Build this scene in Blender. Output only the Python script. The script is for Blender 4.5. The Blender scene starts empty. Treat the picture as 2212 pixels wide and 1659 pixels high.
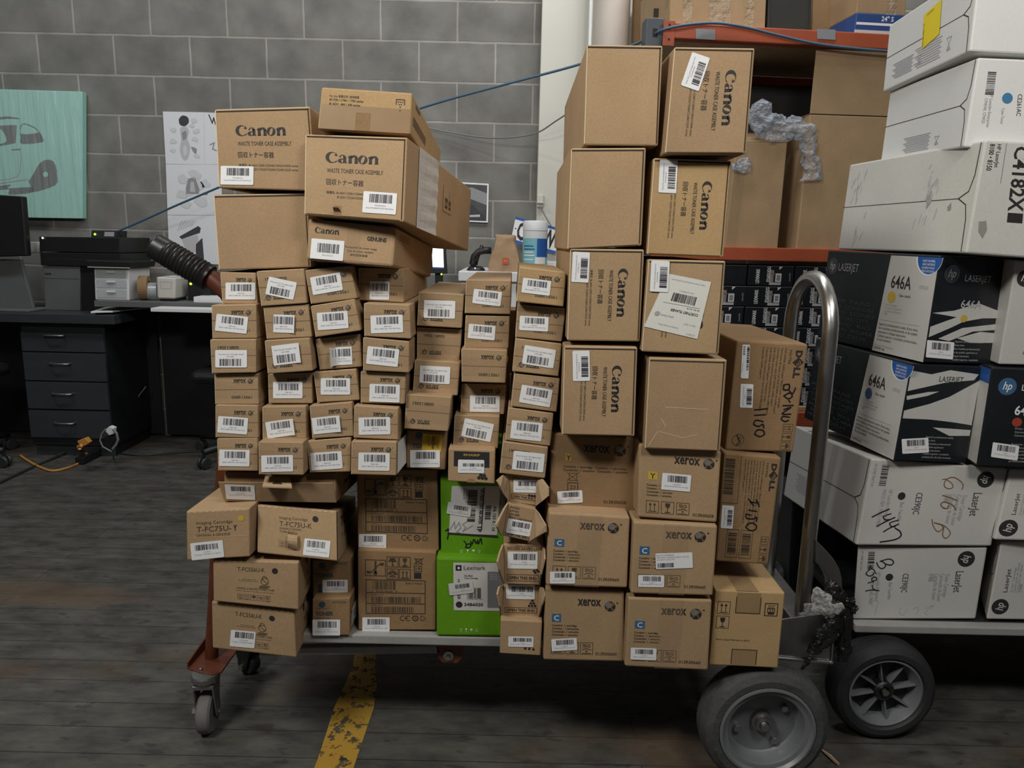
import bpy, bmesh, math, random
from mathutils import Vector, Matrix, noise
random.seed(7)
PI = math.pi
C = bpy.context.scene.collection
SC = bpy.context.scene
# ---------------------------------------------------------------- camera
PW, PH, FPX = 2212.0, 1659.0, 1600.0      # photograph size, focal length in pixels
CAMZ, TILT, ROLL = 1.15, math.radians(10.8), 0.022
_F = Vector((0, math.cos(TILT), -math.sin(TILT)))
_U0 = Vector((0, math.sin(TILT), math.cos(TILT)))
_R0 = Vector((1, 0, 0))
_R = _R0 * math.cos(ROLL) + _U0 * math.sin(ROLL)
_U = _U0 * math.cos(ROLL) - _R0 * math.sin(ROLL)
CAMP = Vector((0, 0, CAMZ))
cam_d = bpy.data.cameras.new('camera')
cam_d.sensor_width = 36.0
cam_d.lens = 36.0 * FPX / PW
cam_d.clip_start = 0.05
cam = bpy.data.objects.new('camera', cam_d)
C.objects.link(cam)
cam.matrix_world = Matrix(((_R.x, _U.x, -_F.x, 0), (_R.y, _U.y, -_F.y, 0), (_R.z, _U.z, -_F.z, CAMZ), (0, 0, 0, 1)))
SC.camera = cam
# ---------------------------------------------------------------- world, light, exposure
w = bpy.data.worlds.new('world'); SC.world = w; w.use_nodes = True
w.node_tree.nodes['Background'].inputs[0].default_value = (0.95, 0.97, 1.0, 1)
w.node_tree.nodes['Background'].inputs[1].default_value = 0.034
def lamp(name, loc, target, sx, sy, watt, col):
    d = bpy.data.lights.new(name, 'AREA'); d.shape = 'RECTANGLE'; d.size = sx; d.size_y = sy
    d.energy = watt; d.color = col
    o = bpy.data.objects.new(name, d); C.objects.link(o); o.location = loc
    o.rotation_euler = (Vector(target) - Vector(loc)).to_track_quat('-Z', 'Y').to_euler()
    return o
lamp('ceiling_lamp_front', (-1.15, 0.20, 2.42), (0.0, 1.5, 0.9), 0.6, 0.3, 33, (1.0, 0.965, 0.90))
lamp('ceiling_lamp_near', (0.70, 0.10, 2.45), (0.3, 1.5, 0.9), 0.6, 0.3, 17.5, (1.0, 0.965, 0.90))
lamp('ceiling_lamp_wall', (0.7, 2.75, 3.7), (0.0, 4.3, 1.5), 2.6, 0.2, 56, (0.97, 0.99, 1.0))
lamp('ceiling_lamp_side', (1.9, 0.15, 3.2), (1.9, 1.9, 1.6), 0.4, 0.4, 8, (0.96, 0.98, 1.0))
lamp('ceiling_lamp_desk', (-2.4, 2.3, 3.7), (-2.0, 3.9, 0.9), 1.2, 0.2, 28, (0.97, 0.99, 1.0))
SC.view_settings.view_transform = 'Standard'
SC.view_settings.look = 'None'
SC.view_settings.gamma = 1
SC.view_settings.use_curve_mapping = False
SC.view_settings.exposure = 0.0
# ---------------------------------------------------------------- pixels of the photograph to points of the room
def ray(px, py):
    return _F + _R * ((px - PW / 2) / FPX) - _U * ((py - PH / 2) / FPX)
def at(px, py, Y):
    r = ray(px, py); return CAMP + r * (Y / r.y)
def at_z(px, py, z):
    r = ray(px, py); return CAMP + r * ((z - CAMZ) / r.z)
def on_plane(px, py, p0, n):
    r = ray(px, py); return CAMP + r * ((p0 - CAMP).dot(n) / r.dot(n))
ZOOM = {'A': (400, 150, 3.352), 'B': (430, 560, 5.027), 'C': (780, 560, 4.809), 'D': (430, 800, 5.027), 'E': (780, 820, 4.809),
        'F': (380, 1010, 5.027), 'G': (380, 1280, 5.027), 'H': (740, 1010, 4.809), 'I': (740, 1170, 4.809), 'J': (1160, 880, 3.95),
        'K': (1160, 1150, 3.95), 'L': (1190, 60, 4.424), 'M': (1190, 330, 4.424), 'N': (1190, 640, 4.424), 'O': (1520, 680, 5.53),
        'P': (1520, 950, 5.53), 'Q': (1480, 1220, 3.779), 'R': (1780, 0, 5.12), 'S': (1780, 280, 5.12), 'T': (1740, 520, 4.686),
        'U': (1740, 740, 4.686), 'V': (1740, 960, 4.686), 'X': (1740, 1100, 4.686), 'a': (0, 180, 4.608), 'b': (0, 460, 4.608),
        'c': (0, 660, 4.608), 'd': (900, 380, 6.144), 'e': (1150, 0, 6.32), 'f': (1400, 0, 3.95), 'g': (1540, 500, 7.9),
        'h': (660, 1360, 3.814), 'w': (1660, 1150, 5.53), 'p': (0, 0, 1)}
def z(fr, *v):
    ox, oy, s = ZOOM[fr]
    return [(ox + v[i] / s, oy + v[i + 1] / s) for i in range(0, len(v), 2)]
# ---------------------------------------------------------------- materials
def nt(name):
    m = bpy.data.materials.new(name); m.use_nodes = True
    return m, m.node_tree, m.node_tree.nodes, m.node_tree.links, m.node_tree.nodes['Principled BSDF']
MAT = {}
def mat(name, col, rough=0.6, metal=0.0, var=0.0, scale=6.0, fine=0.0, fscale=200.0, bump=0.0, bscale=60.0, emit=0.0, alpha=1.0, rnd=0.0, spec=0.5, stretch=(1, 1, 1), trans=0.0):
    m, t, n, l, p = nt(name)
    p.inputs['Roughness'].default_value = rough; p.inputs['Metallic'].default_value = metal
    p.inputs['Specular IOR Level'].default_value = spec
    p.inputs['Base Color'].default_value = (*col, 1)
    tc = n.new('ShaderNodeTexCoord'); mp = n.new('ShaderNodeMapping'); l.new(tc.outputs['Object'], mp.inputs[0])
    mp.inputs['Scale'].default_value = stretch
    fac = None
    def addnoise(sc, amt, fac):
        nz = n.new('ShaderNodeTexNoise'); nz.inputs['Scale'].default_value = sc; nz.inputs['Detail'].default_value = 4
        l.new(mp.outputs[0], nz.inputs['Vector'])
        mr = n.new('ShaderNodeMapRange'); mr.inputs['From Min'].default_value = .3; mr.inputs['From Max'].default_value = .7
        mr.inputs['To Min'].default_value = 1 - amt; mr.inputs['To Max'].default_value = 1 + amt
        l.new(nz.outputs['Fac'], mr.inputs[0])
        if fac is None: return mr.outputs[0]
        mu = n.new('ShaderNodeMath'); mu.operation = 'MULTIPLY'; l.new(fac, mu.inputs[0]); l.new(mr.outputs[0], mu.inputs[1])
        return mu.outputs[0]
    if var: fac = addnoise(scale, var, fac)
    if fine: fac = addnoise(fscale, fine, fac)
    if rnd:
        oi = n.new('ShaderNodeObjectInfo'); mr = n.new('ShaderNodeMapRange'); mr.inputs['To Min'].default_value = 1 - rnd; mr.inputs['To Max'].default_value = 1 + rnd
        l.new(oi.outputs['Random'], mr.inputs[0])
        if fac is None: fac = mr.outputs[0]
        else:
            mu = n.new('ShaderNodeMath'); mu.operation = 'MULTIPLY'; l.new(fac, mu.inputs[0]); l.new(mr.outputs[0], mu.inputs[1]); fac = mu.outputs[0]
    if fac is not None:
        vm = n.new('ShaderNodeVectorMath'); vm.operation = 'SCALE'; vm.inputs[0].default_value = col
        l.new(fac, vm.inputs['Scale']); l.new(vm.outputs[0], p.inputs['Base Color'])
    if bump:
        nz = n.new('ShaderNodeTexNoise'); nz.inputs['Scale'].default_value = bscale; nz.inputs['Detail'].default_value = 3
        l.new(mp.outputs[0], nz.inputs['Vector'])
        b = n.new('ShaderNodeBump'); b.inputs['Strength'].default_value = bump; b.inputs['Distance'].default_value = 0.01
        l.new(nz.outputs['Fac'], b.inputs['Height']); l.new(b.outputs[0], p.inputs['Normal'])
    if emit:
        p.inputs['Emission Color'].default_value = (*col, 1); p.inputs['Emission Strength'].default_value = emit
    if trans: p.inputs['Transmission Weight'].default_value = trans
    p.inputs['Alpha'].default_value = alpha
    MAT[name] = m
    return m
mat('kraft', (.380, .258, .146), .82, var=.07, scale=9, fine=.07, fscale=260, bump=.05, bscale=35, rnd=.07, spec=.25)
mat('kraft_gold', (.43, .288, .142), .80, var=.07, scale=9, fine=.07, fscale=260, bump=.05, bscale=35, spec=.25)
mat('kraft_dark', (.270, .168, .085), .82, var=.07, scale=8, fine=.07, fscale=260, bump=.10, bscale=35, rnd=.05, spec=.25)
mat('kraft_pale', (.42, .295, .180), .85, var=.06, scale=12, fine=.07, fscale=260, bump=.15, bscale=40, spec=.2)
mat('kraft_inner', (.36, .235, .125), .88, var=.06, scale=12, fine=.06, fscale=260, spec=.2)
mat('ink', (.022, .021, .022), .65)
mat('ink_brown', (.055, .040, .027), .7)
mat('ink_faint', (.13, .088, .05), .75)
mat('ink_gold', (.40, .25, .06), .7)
mat('seam', (.10, .062, .032), .9)
mat('gap', (.03, .02, .012), .9)
mat('edge_pale', (.62, .48, .31), .85)
mat('tape_print', (.300, .20, .105), .35, var=.05, scale=20)
mat('paper', (.78, .79, .80), .55, fine=.02, fscale=300)
mat('paper_cream', (.70, .69, .64), .6, fine=.02)
mat('label_ink', (.035, .035, .045), .5)
mat('label_grey', (.36, .36, .39), .6)
mat('white_tape', (.62, .60, .57), .35, bump=.4, bscale=26, stretch=(2.5, 1, .5))
mat('green', (.115, .30, .010), .5, var=.05, scale=14, fine=.05, spec=.3)
mat('label_green_white', (.56, .56, .55), .5)
mat('panel_grey', (.17, .18, .19), .5)
mat('yellow', (.85, .68, .02), .5)
mat('yellow_dull', (.60, .38, .03), .55)
mat('yellow_dot', (.55, .38, .05), .6)
mat('cyan_dot', (.05, .20, .38), .5)
mat('blue_dot', (.04, .08, .18), .5)
mat('blue', (.02, .10, .36), .5)
mat('blue_badge', (.045, .13, .25), .5)
mat('red_dot', (.36, .05, .03), .5)
mat('konica_blue', (.03, .055, .08), .6)
mat('white_card', (.74, .745, .73), .5, var=.03, scale=5, fine=.02, bump=.05, bscale=12)
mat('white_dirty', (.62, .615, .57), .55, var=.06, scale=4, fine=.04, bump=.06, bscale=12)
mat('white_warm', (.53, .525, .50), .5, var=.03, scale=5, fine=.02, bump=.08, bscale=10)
mat('scuff', (.30, .28, .25), .8)
mat('black_card', (.014, .016, .020), .32, var=.2, scale=9)
mat('black_text', (.06, .065, .075), .4)
mat('silver_ink', (.45, .45, .45), .35)
mat('ball_grey', (.16, .17, .19), .4)
mat('marker', (.012, .012, .016), .4)
mat('marker_brown', (.22, .09, .025), .5)
mat('steel', (.55, .54, .52), .32, 1.0, var=.10, scale=14, bump=.04, bscale=40)
mat('steel_dull', (.36, .36, .36), .45, 1.0, var=.12, scale=16)
mat('zinc', (.32, .32, .31), .42, .9, var=.2, scale=25)
mat('deck_grey', (.30, .30, .29), .5, var=.06, scale=20, fine=.04)
mat('rim_grey', (.17, .178, .19), .42, .2, var=.08, scale=16)
mat('rubber', (.055, .056, .057), .75, var=.28, scale=11, fine=.14, fscale=80, bump=.25, bscale=45)
mat('rubber_black', (.020, .021, .023), .6, var=.2, scale=9)
mat('rubber_caster', (.13, .125, .118), .7, var=.15, scale=20)
mat('red_paint', (.125, .034, .016), .42, var=.18, scale=16, fine=.06)
mat('orange_paint', (.40, .085, .034), .45, var=.10, scale=7, fine=.05, fscale=90)
mat('upright_blue', (.085, .098, .108), .45, .4, var=.1)
mat('grip', (.014, .014, .015), .38, bump=.05)
mat('plastic_black', (.010, .010, .011), .45)
mat('plastic_dark', (.028, .030, .033), .45)
mat('bin_dark', (.035, .034, .03), .4, var=.15, scale=5)
mat('desk_dark', (.034, .040, .045), .42, var=.08, scale=4, fine=.05, stretch=(1, 1, 6))
mat('desk_side', (.010, .012, .013), .5)
mat('grey_plastic', (.11, .115, .115), .55, var=.05)
mat('beige_plastic', (.56, .54, .49), .5)
mat('white_plastic', (.72, .73, .73), .45)
mat('clear_plastic', (.48, .52, .54), .22, alpha=.55)
mat('screen', (.85, 1.0, .95), .3, emit=1.5)
mat('led_green', (.45, 1.0, .05), .3, emit=2.0)
mat('led_white', (1, 1, 1), .3, emit=2.0)
mat('wood_pale', (.45, .33, .20), .7, var=.1, scale=30)
mat('mint', (.33, .63, .545), .5, var=.03)
mat('art_dark', (.075, .07, .068), .6)
mat('smudge', (.50, .50, .51), .8)
mat('smudge_pale', (.61, .62, .635), .8)
mat('smudge_mid', (.28, .28, .29), .8)
mat('smudge_dark', (.05, .05, .055), .8)
mat('sketch_paper', (.72, .735, .755), .7, fine=.02)
mat('cable_blue', (.06, .12, .19), .5)
mat('cable_dark', (.02, .02, .022), .5)
mat('cable_grey', (.20, .20, .19), .5)
mat('cable_orange', (.55, .25, .05), .5)
mat('paint_white', (.60, .585, .52), .6, var=.03, scale=3, fine=.02, bump=.05, bscale=30)
mat('pipe_beige', (.50, .44, .38), .55, var=.10, scale=5)
mat('conduit', (.70, .70, .68), .35, .6)
mat('bag_paper', (.36, .235, .135), .85, var=.06, scale=20, bump=.4, bscale=22)
mat('red_logo', (.50, .055, .03), .6)
mat('wipes_blue', (.20, .50, .56), .4)
mat('bolt', (.50, .50, .49), .35, 1.0)
mat('carton_blue', (.025, .065, .22), .5)
mat('photo_dark', (.05, .052, .058), .4, var=.5, scale=9)
mat('pallet_dark', (.035, .028, .022), .8)
# walls and floor: block and plank patterns
def wall_mat():
    m, t, n, l, p = nt('concrete_block')
    tc = n.new('ShaderNodeTexCoord'); sx = n.new('ShaderNodeSeparateXYZ'); cx = n.new('ShaderNodeCombineXYZ')
    l.new(tc.outputs['Object'], sx.inputs[0]); l.new(sx.outputs['X'], cx.inputs['X']); l.new(sx.outputs['Z'], cx.inputs['Y'])
    nz0 = n.new('ShaderNodeTexNoise'); nz0.inputs['Scale'].default_value = 9; nz0.inputs['Detail'].default_value = 3; l.new(cx.outputs[0], nz0.inputs['Vector'])
    wob = n.new('ShaderNodeVectorMath'); wob.operation = 'MULTIPLY_ADD'; wob.inputs[1].default_value = (.006, .006, 0)
    l.new(nz0.outputs['Color'], wob.inputs[0]); l.new(cx.outputs[0], wob.inputs[2])
    b = n.new('ShaderNodeTexBrick'); l.new(wob.outputs[0], b.inputs['Vector'])
    b.inputs['Scale'].default_value = 1; b.inputs['Brick Width'].default_value = .4064; b.inputs['Row Height'].default_value = .2032
    b.inputs['Mortar Size'].default_value = .0065; b.inputs['Mortar Smooth'].default_value = .35
    b.inputs['Color1'].default_value = (.165, .162, .148, 1); b.inputs['Color2'].default_value = (.192, .188, .172, 1); b.inputs['Mortar'].default_value = (.30, .285, .26, 1)
    nz = n.new('ShaderNodeTexNoise'); nz.inputs['Scale'].default_value = 5; nz.inputs['Detail'].default_value = 6; l.new(cx.outputs[0], nz.inputs['Vector'])
    mr = n.new('ShaderNodeMapRange'); mr.inputs['From Min'].default_value = .3; mr.inputs['From Max'].default_value = .72; mr.inputs['To Min'].default_value = .80; mr.inputs['To Max'].default_value = 1.36
    l.new(nz.outputs['Fac'], mr.inputs[0])
    vm = n.new('ShaderNodeVectorMath'); vm.operation = 'SCALE'; l.new(b.outputs['Color'], vm.inputs[0]); l.new(mr.outputs[0], vm.inputs['Scale']); l.new(vm.outputs[0], p.inputs['Base Color'])
    nf = n.new('ShaderNodeTexNoise'); nf.inputs['Scale'].default_value = 120; l.new(cx.outputs[0], nf.inputs['Vector'])
    ad = n.new('ShaderNodeMath'); ad.operation = 'MULTIPLY_ADD'; l.new(nf.outputs['Fac'], ad.inputs[0]); ad.inputs[1].default_value = -.25; 
    l.new(b.outputs['Fac'], ad.inputs[2])
    bp = n.new('ShaderNodeBump'); bp.inputs['Strength'].default_value = .5; bp.inputs['Distance'].default_value = .006; bp.invert = True
    l.new(ad.outputs[0], bp.inputs['Height']); l.new(bp.outputs[0], p.inputs['Normal'])
    p.inputs['Roughness'].default_value = .8; p.inputs['Specular IOR Level'].default_value = .3
    MAT['block'] = m
wall_mat()
def floor_mat():
    m, t, n, l, p = nt('worn_planks')
    tc = n.new('ShaderNodeTexCoord'); b = n.new('ShaderNodeTexBrick'); l.new(tc.outputs['Object'], b.inputs['Vector'])
    b.inputs['Scale'].default_value = 1; b.inputs['Brick Width'].default_value = 1.9; b.inputs['Row Height'].default_value = .0925; b.offset = .37
    b.inputs['Mortar Size'].default_value = .0016; b.inputs['Mortar Smooth'].default_value = .3
    b.inputs['Color1'].default_value = (.060, .058, .051, 1); b.inputs['Color2'].default_value = (.071, .069, .061, 1); b.inputs['Mortar'].default_value = (.022, .022, .021, 1)
    mp = n.new('ShaderNodeMapping'); mp.inputs['Scale'].default_value = (1, 2.4, 1); l.new(tc.outputs['Object'], mp.inputs[0])
    nz = n.new('ShaderNodeTexNoise'); nz.inputs['Scale'].default_value = 7; nz.inputs['Detail'].default_value = 7; nz.inputs['Roughness'].default_value = .65; l.new(mp.outputs[0], nz.inputs['Vector'])
    mr = n.new('ShaderNodeMapRange'); mr.inputs['From Min'].default_value = .3; mr.inputs['From Max'].default_value = .72; mr.inputs['To Min'].default_value = .50; mr.inputs['To Max'].default_value = 1.65
    l.new(nz.outputs['Fac'], mr.inputs[0])
    vm = n.new('ShaderNodeVectorMath'); vm.operation = 'SCALE'; l.new(b.outputs['Color'], vm.inputs[0]); l.new(mr.outputs[0], vm.inputs['Scale'])
    # pale scratches and brown worn wood
    n2 = n.new('ShaderNodeTexNoise'); n2.inputs['Scale'].default_value = 16; n2.inputs['Detail'].default_value = 9; n2.inputs['Roughness'].default_value = .8; l.new(mp.outputs[0], n2.inputs['Vector'])
    r2 = n.new('ShaderNodeMapRange'); r2.inputs['From Min'].default_value = .665; r2.inputs['From Max'].default_value = .72; l.new(n2.outputs['Fac'], r2.inputs[0])
    mx = n.new('ShaderNodeMix'); mx.data_type = 'RGBA'; mx.inputs[7].default_value = (.23, .23, .22, 1); l.new(r2.outputs[0], mx.inputs[0]); l.new(vm.outputs[0], mx.inputs[6])
    n4 = n.new('ShaderNodeTexNoise'); n4.inputs['Scale'].default_value = 13; n4.inputs['Detail'].default_value = 3; l.new(mp.outputs[0], n4.inputs['Vector'])
    r4 = n.new('ShaderNodeMapRange'); r4.inputs['From Min'].default_value = .62; r4.inputs['From Max'].default_value = .66; r4.inputs['To Max'].default_value = .6; l.new(n4.outputs['Fac'], r4.inputs[0])
    m4 = n.new('ShaderNodeMix'); m4.data_type = 'RGBA'; m4.inputs[7].default_value = (.030, .026, .021, 1); l.new(r4.outputs[0], m4.inputs[0]); l.new(mx.outputs[2], m4.inputs[6])
    n3 = n.new('ShaderNodeTexNoise'); n3.inputs['Scale'].default_value = 1.3; n3.inputs['Detail'].default_value = 5; l.new(mp.outputs[0], n3.inputs['Vector'])
    r3 = n.new('ShaderNodeMapRange'); r3.inputs['From Min'].default_value = .56; r3.inputs['From Max'].default_value = .66; r3.inputs['To Max'].default_value = .6; l.new(n3.outputs['Fac'], r3.inputs[0])
    m2 = n.new('ShaderNodeMix'); m2.data_type = 'RGBA'; m2.inputs[7].default_value = (.115, .072, .042, 1); l.new(r3.outputs[0], m2.inputs[0]); l.new(m4.outputs[2], m2.inputs[6])
    l.new(m2.outputs[2], p.inputs['Base Color'])
    bp = n.new('ShaderNodeBump'); bp.inputs['Strength'].default_value = .35; bp.inputs['Distance'].default_value = .006; bp.invert = True
    l.new(b.outputs['Fac'], bp.inputs['Height'])
    bp2 = n.new('ShaderNodeBump'); bp2.inputs['Strength'].default_value = .25; bp2.inputs['Distance'].default_value = .006
    l.new(n2.outputs['Fac'], bp2.inputs['Height']); l.new(bp.outputs[0], bp2.inputs['Normal']); l.new(bp2.outputs[0], p.inputs['Normal'])
    p.inputs['Roughness'].default_value = .62; p.inputs['Specular IOR Level'].default_value = .35
    MAT['floor'] = m
floor_mat()
def worn_line_mat():
    m, t, n, l, p = nt('worn_yellow_paint')
    tc = n.new('ShaderNodeTexCoord'); nz = n.new('ShaderNodeTexNoise'); nz.inputs['Scale'].default_value = 26; nz.inputs['Detail'].default_value = 8; nz.inputs['Roughness'].default_value = .7
    l.new(tc.outputs['Object'], nz.inputs['Vector'])
    r = n.new('ShaderNodeMapRange'); r.inputs['From Min'].default_value = .425; r.inputs['From Max'].default_value = .47; l.new(nz.outputs['Fac'], r.inputs[0])
    l.new(r.outputs[0], p.inputs['Alpha']); p.inputs['Base Color'].default_value = (.43, .25, .032, 1); p.inputs['Roughness'].default_value = .7
    MAT['worn_line'] = m
worn_line_mat()
def film(name, col, fac, rough, bump, bscale, stretch=(1, 1, 1), fres=.35):
    m, t, n, l, p = nt(name)
    p.inputs['Base Color'].default_value = (*col, 1); p.inputs['Roughness'].default_value = rough; p.inputs['Specular IOR Level'].default_value = 1.0
    tc = n.new('ShaderNodeTexCoord'); mp = n.new('ShaderNodeMapping'); l.new(tc.outputs['Object'], mp.inputs[0]); mp.inputs['Scale'].default_value = stretch
    nz = n.new('ShaderNodeTexNoise'); nz.inputs['Scale'].default_value = bscale; nz.inputs['Detail'].default_value = 4; l.new(mp.outputs[0], nz.inputs['Vector'])
    b = n.new('ShaderNodeBump'); b.inputs['Strength'].default_value = bump; b.inputs['Distance'].default_value = .02; l.new(nz.outputs['Fac'], b.inputs['Height']); l.new(b.outputs[0], p.inputs['Normal'])
    tr = n.new('ShaderNodeBsdfTransparent'); mx = n.new('ShaderNodeMixShader'); lw = n.new('ShaderNodeLayerWeight'); lw.inputs[0].default_value = .35; l.new(b.outputs[0], lw.inputs['Normal'])
    ma = n.new('ShaderNodeMath'); ma.operation = 'MULTIPLY_ADD'; ma.use_clamp = True; l.new(lw.outputs['Facing'], ma.inputs[0]); ma.inputs[1].default_value = fres; ma.inputs[2].default_value = fac
    l.new(ma.outputs[0], mx.inputs[0]); l.new(tr.outputs[0], mx.inputs[1]); l.new(p.outputs[0], mx.inputs[2])
    out = n['Material Output']; l.new(mx.outputs[0], out.inputs['Surface']); MAT[name] = m
film('clear_tape', (.50, .37, .23), .14, .14, .55, 22, (1, 1, .35), .1)
film('shiny_tape', (.60, .48, .32), .45, .17, 1.0, 24, (1, 1, 1), .1)
film('bubble', (.66, .72, .80), .22, .10, .9, 75, fres=.45)
film('film_clear', (.85, .85, .83), .12, .10, 1.0, 48, fres=.85)
film('film_black', (.012, .012, .013), .80, .16, 1.0, 40, fres=.2)
film('wall_wrap', (.8, .95, .9), .22, .22, 1.0, 11, (2.6, 1, .25), .05)
# ---------------------------------------------------------------- text outlines
_glyph = {}
def _raw(s, bold, shear):
    k = (s, bold, shear)
    if k not in _glyph:
        c = bpy.data.curves.new('t', 'FONT'); c.body = s; c.size = 1; c.resolution_u = 2; c.offset = bold; c.shear = shear
        o = bpy.data.objects.new('t', c); m = bpy.data.meshes.new_from_object(o)
        vs = [(v.co.x, v.co.y) for v in m.vertices]; fs = [tuple(q.vertices) for q in m.polygons]
        bpy.data.objects.remove(o); bpy.data.meshes.remove(m); bpy.data.curves.remove(c)
        _glyph[k] = (vs, fs)
    return _glyph[k]
CAP = 0.69
# ---------------------------------------------------------------- a flat patch with (u right, v down) coordinates
class M3:
    def __init__(s, c, base=0.0, bend=None):
        s.c = [Vector(q) for q in c]; s.n = (s.c[3] - s.c[0]).cross(s.c[1] - s.c[0]).normalized(); s.base = base; s.bend = bend
        s.w = ((s.c[1] - s.c[0]).length + (s.c[2] - s.c[3]).length) / 2; s.h = ((s.c[3] - s.c[0]).length + (s.c[2] - s.c[1]).length) / 2
    def __call__(s, u, v, off=0.0):
        a = s.c[0].lerp(s.c[1], u); b = s.c[3].lerp(s.c[2], u)
        if s.bend: off += s.bend(u, v)
        return a.lerp(b, v) + s.n * (s.base + off)
    def inv(s, px, py):
        P = on_plane(px, py, s.c[0], s.n); u = v = .5
        for _ in range(8):
            q = s(u, v) - s.n * s.base; e = P - q; du = (s.c[1] - s.c[0]).lerp(s.c[2] - s.c[3], v); dv = (s.c[3] - s.c[0]).lerp(s.c[2] - s.c[1], u)
            a, b, d = du.dot(du), du.dot(dv), dv.dot(dv); g, h = e.dot(du), e.dot(dv); det = a * d - b * b; u += (g * d - h * b) / det; v += (h * a - g * b) / det
        return (u, v)
    def sub(s, u0, v0, u1, v1, rot=0):
        q = [s(u0, v0), s(u1, v0), s(u1, v1), s(u0, v1)]
        k = rot // 90 % 4            # rot 90: reads downwards; 180: upside down; 270: reads upwards
        return M3(q[k:] + q[:k]) if k else M3(q)
# ---------------------------------------------------------------- mesh builder
class MB:
    def __init__(s): s.v = []; s.f = []; s.mi = []; s.mats = []
    def m(s, name):
        if name not in s.mats: s.mats.append(name)
        return s.mats.index(name)
    def add(s, vs, fs, mt):
        o = len(s.v); s.v += [Vector(q) for q in vs]; k = s.m(mt)
        for f in fs: s.f.append(tuple(o + i for i in f)); s.mi.append(k)
        return s
    def quad(s, a, b, c, d, mt): return s.add([a, b, c, d], [(0, 1, 2, 3)], mt)
    def hexa(s, c, mt, bev=0.0, groove=0.0, segs=2):
        """c: front TL TR BR BL, back TL TR BR BL"""
        bm = bmesh.new(); vs = [bm.verts.new(q) for q in c]
        for f in ((0, 1, 2, 3), (5, 4, 7, 6), (4, 0, 3, 7), (1, 5, 6, 2), (4, 5, 1, 0), (3, 2, 6, 7)): bm.faces.new([vs[i] for i in f])
        bmesh.ops.recalc_face_normals(bm, faces=bm.faces[:])
        front = Vector(c[3] - c[0]).cross(c[1] - c[0]).normalized()
        if bev: bmesh.ops.bevel(bm, geom=bm.edges[:], offset=bev, segments=segs, profile=.5, affect='EDGES')
        if groove:
            f = max(bm.faces, key=lambda q: q.normal.dot(front) * q.calc_area())
            bmesh.ops.inset_individual(bm, faces=[f], thickness=groove, depth=0)
            bmesh.ops.inset_individual(bm, faces=[f], thickness=.0008, depth=-.004)
            bmesh.ops.inset_individual(bm, faces=[f], thickness=.0016, depth=0)
            bmesh.ops.inset_individual(bm, faces=[f], thickness=.0008, depth=.004)
        s.bm(bm, mt); return s
    def bm(s, bm, mt):
        bm.verts.ensure_lookup_table()
        for i, v in enumerate(bm.verts): v.index = i
        s.add([v.co.copy() for v in bm.verts], [tuple(v.index for v in f.verts) for f in bm.faces], mt); bm.free()
    def box(s, x0, x1, y0, y1, z0, z1, mt, bev=0.0):
        V = Vector
        return s.hexa([V((x0, y0, z1)), V((x1, y0, z1)), V((x1, y0, z0)), V((x0, y0, z0)), V((x0, y1, z1)), V((x1, y1, z1)), V((x1, y1, z0)), V((x0, y1, z0))], mt, bev)
    def tube(s, pts, r, mt, n=12, caps=True):
        pts = [Vector(p) for p in pts]; rs = r if isinstance(r, (list, tuple)) else [r] * len(pts)
        o = len(s.v); k = s.m(mt); prev = None
        for i, p in enumerate(pts):
            t = (pts[min(i + 1, len(pts) - 1)] - pts[max(i - 1, 0)]).normalized()
            if prev is None:
                a = t.cross(Vector((0, 0, 1)) if abs(t.z) < .9 else Vector((1, 0, 0))).normalized()
            else:
                a = (prev - t * prev.dot(t)).normalized()
            prev = a; b = t.cross(a)
            for j in range(n):
                q = 2 * PI * j / n; s.v.append(p + (a * math.cos(q) + b * math.sin(q)) * rs[i])
        for i in range(len(pts) - 1):
            for j in range(n):
                s.f.append((o + i * n + j, o + i * n + (j + 1) % n, o + (i + 1) * n + (j + 1) % n, o + (i + 1) * n + j)); s.mi.append(k)
        if caps:
            s.f.append(tuple(o + j for j in range(n))[::-1]); s.mi.append(k)
            s.f.append(tuple(o + (len(pts) - 1) * n + j for j in range(n))); s.mi.append(k)
        return s
    def lathe(s, prof, c, ax, mt, n=40, closed=False):
        """prof: (radius, distance along axis)"""
        c = Vector(c); ax = Vector(ax).normalized(); a = ax.cross(Vector((0, 0, 1)) if abs(ax.z) < .9 else Vector((1, 0, 0))).normalized(); b = ax.cross(a)
        o = len(s.v); k = s.m(mt); P = len(prof)
        for r, h in prof:
            for j in range(n):
                q = 2 * PI * j / n; s.v.append(c + ax * h + (a * math.cos(q) + b * math.sin(q)) * r)
        for i in range(P if closed else P - 1):
            i2 = (i + 1) % P
            for j in range(n):
                s.f.append((o + i * n + j, o + i * n + (j + 1) % n, o + i2 * n + (j + 1) % n, o + i2 * n + j)); s.mi.append(k)
        return s
    def prism(s, poly, d, mt, bev=0.0):
        """poly: 3-D outline, d: thickness vector"""
        n = len(poly); d = Vector(d); p = [Vector(q) for q in poly]
        vs = p + [q + d for q in p]
        fs = [tuple(range(n)), tuple(range(2 * n - 1, n - 1, -1))] + [(i, i + n, (i + 1) % n + n, (i + 1) % n) for i in range(n)]
        bm = bmesh.new(); bv = [bm.verts.new(q) for q in vs]
        for f in fs: bm.faces.new([bv[i] for i in f])
        bmesh.ops.recalc_face_normals(bm, faces=bm.faces[:])
        if bev: bmesh.ops.bevel(bm, geom=bm.edges[:], offset=bev, segments=2, profile=.5, affect='EDGES')
        s.bm(bm, mt); return s
    # ---- flat printing on a patch
    def rect(s, M, u0, v0, u1, v1, mt, off=.0004): return s.quad(M(u0, v1, off), M(u1, v1, off), M(u1, v0, off), M(u0, v0, off), mt)
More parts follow.
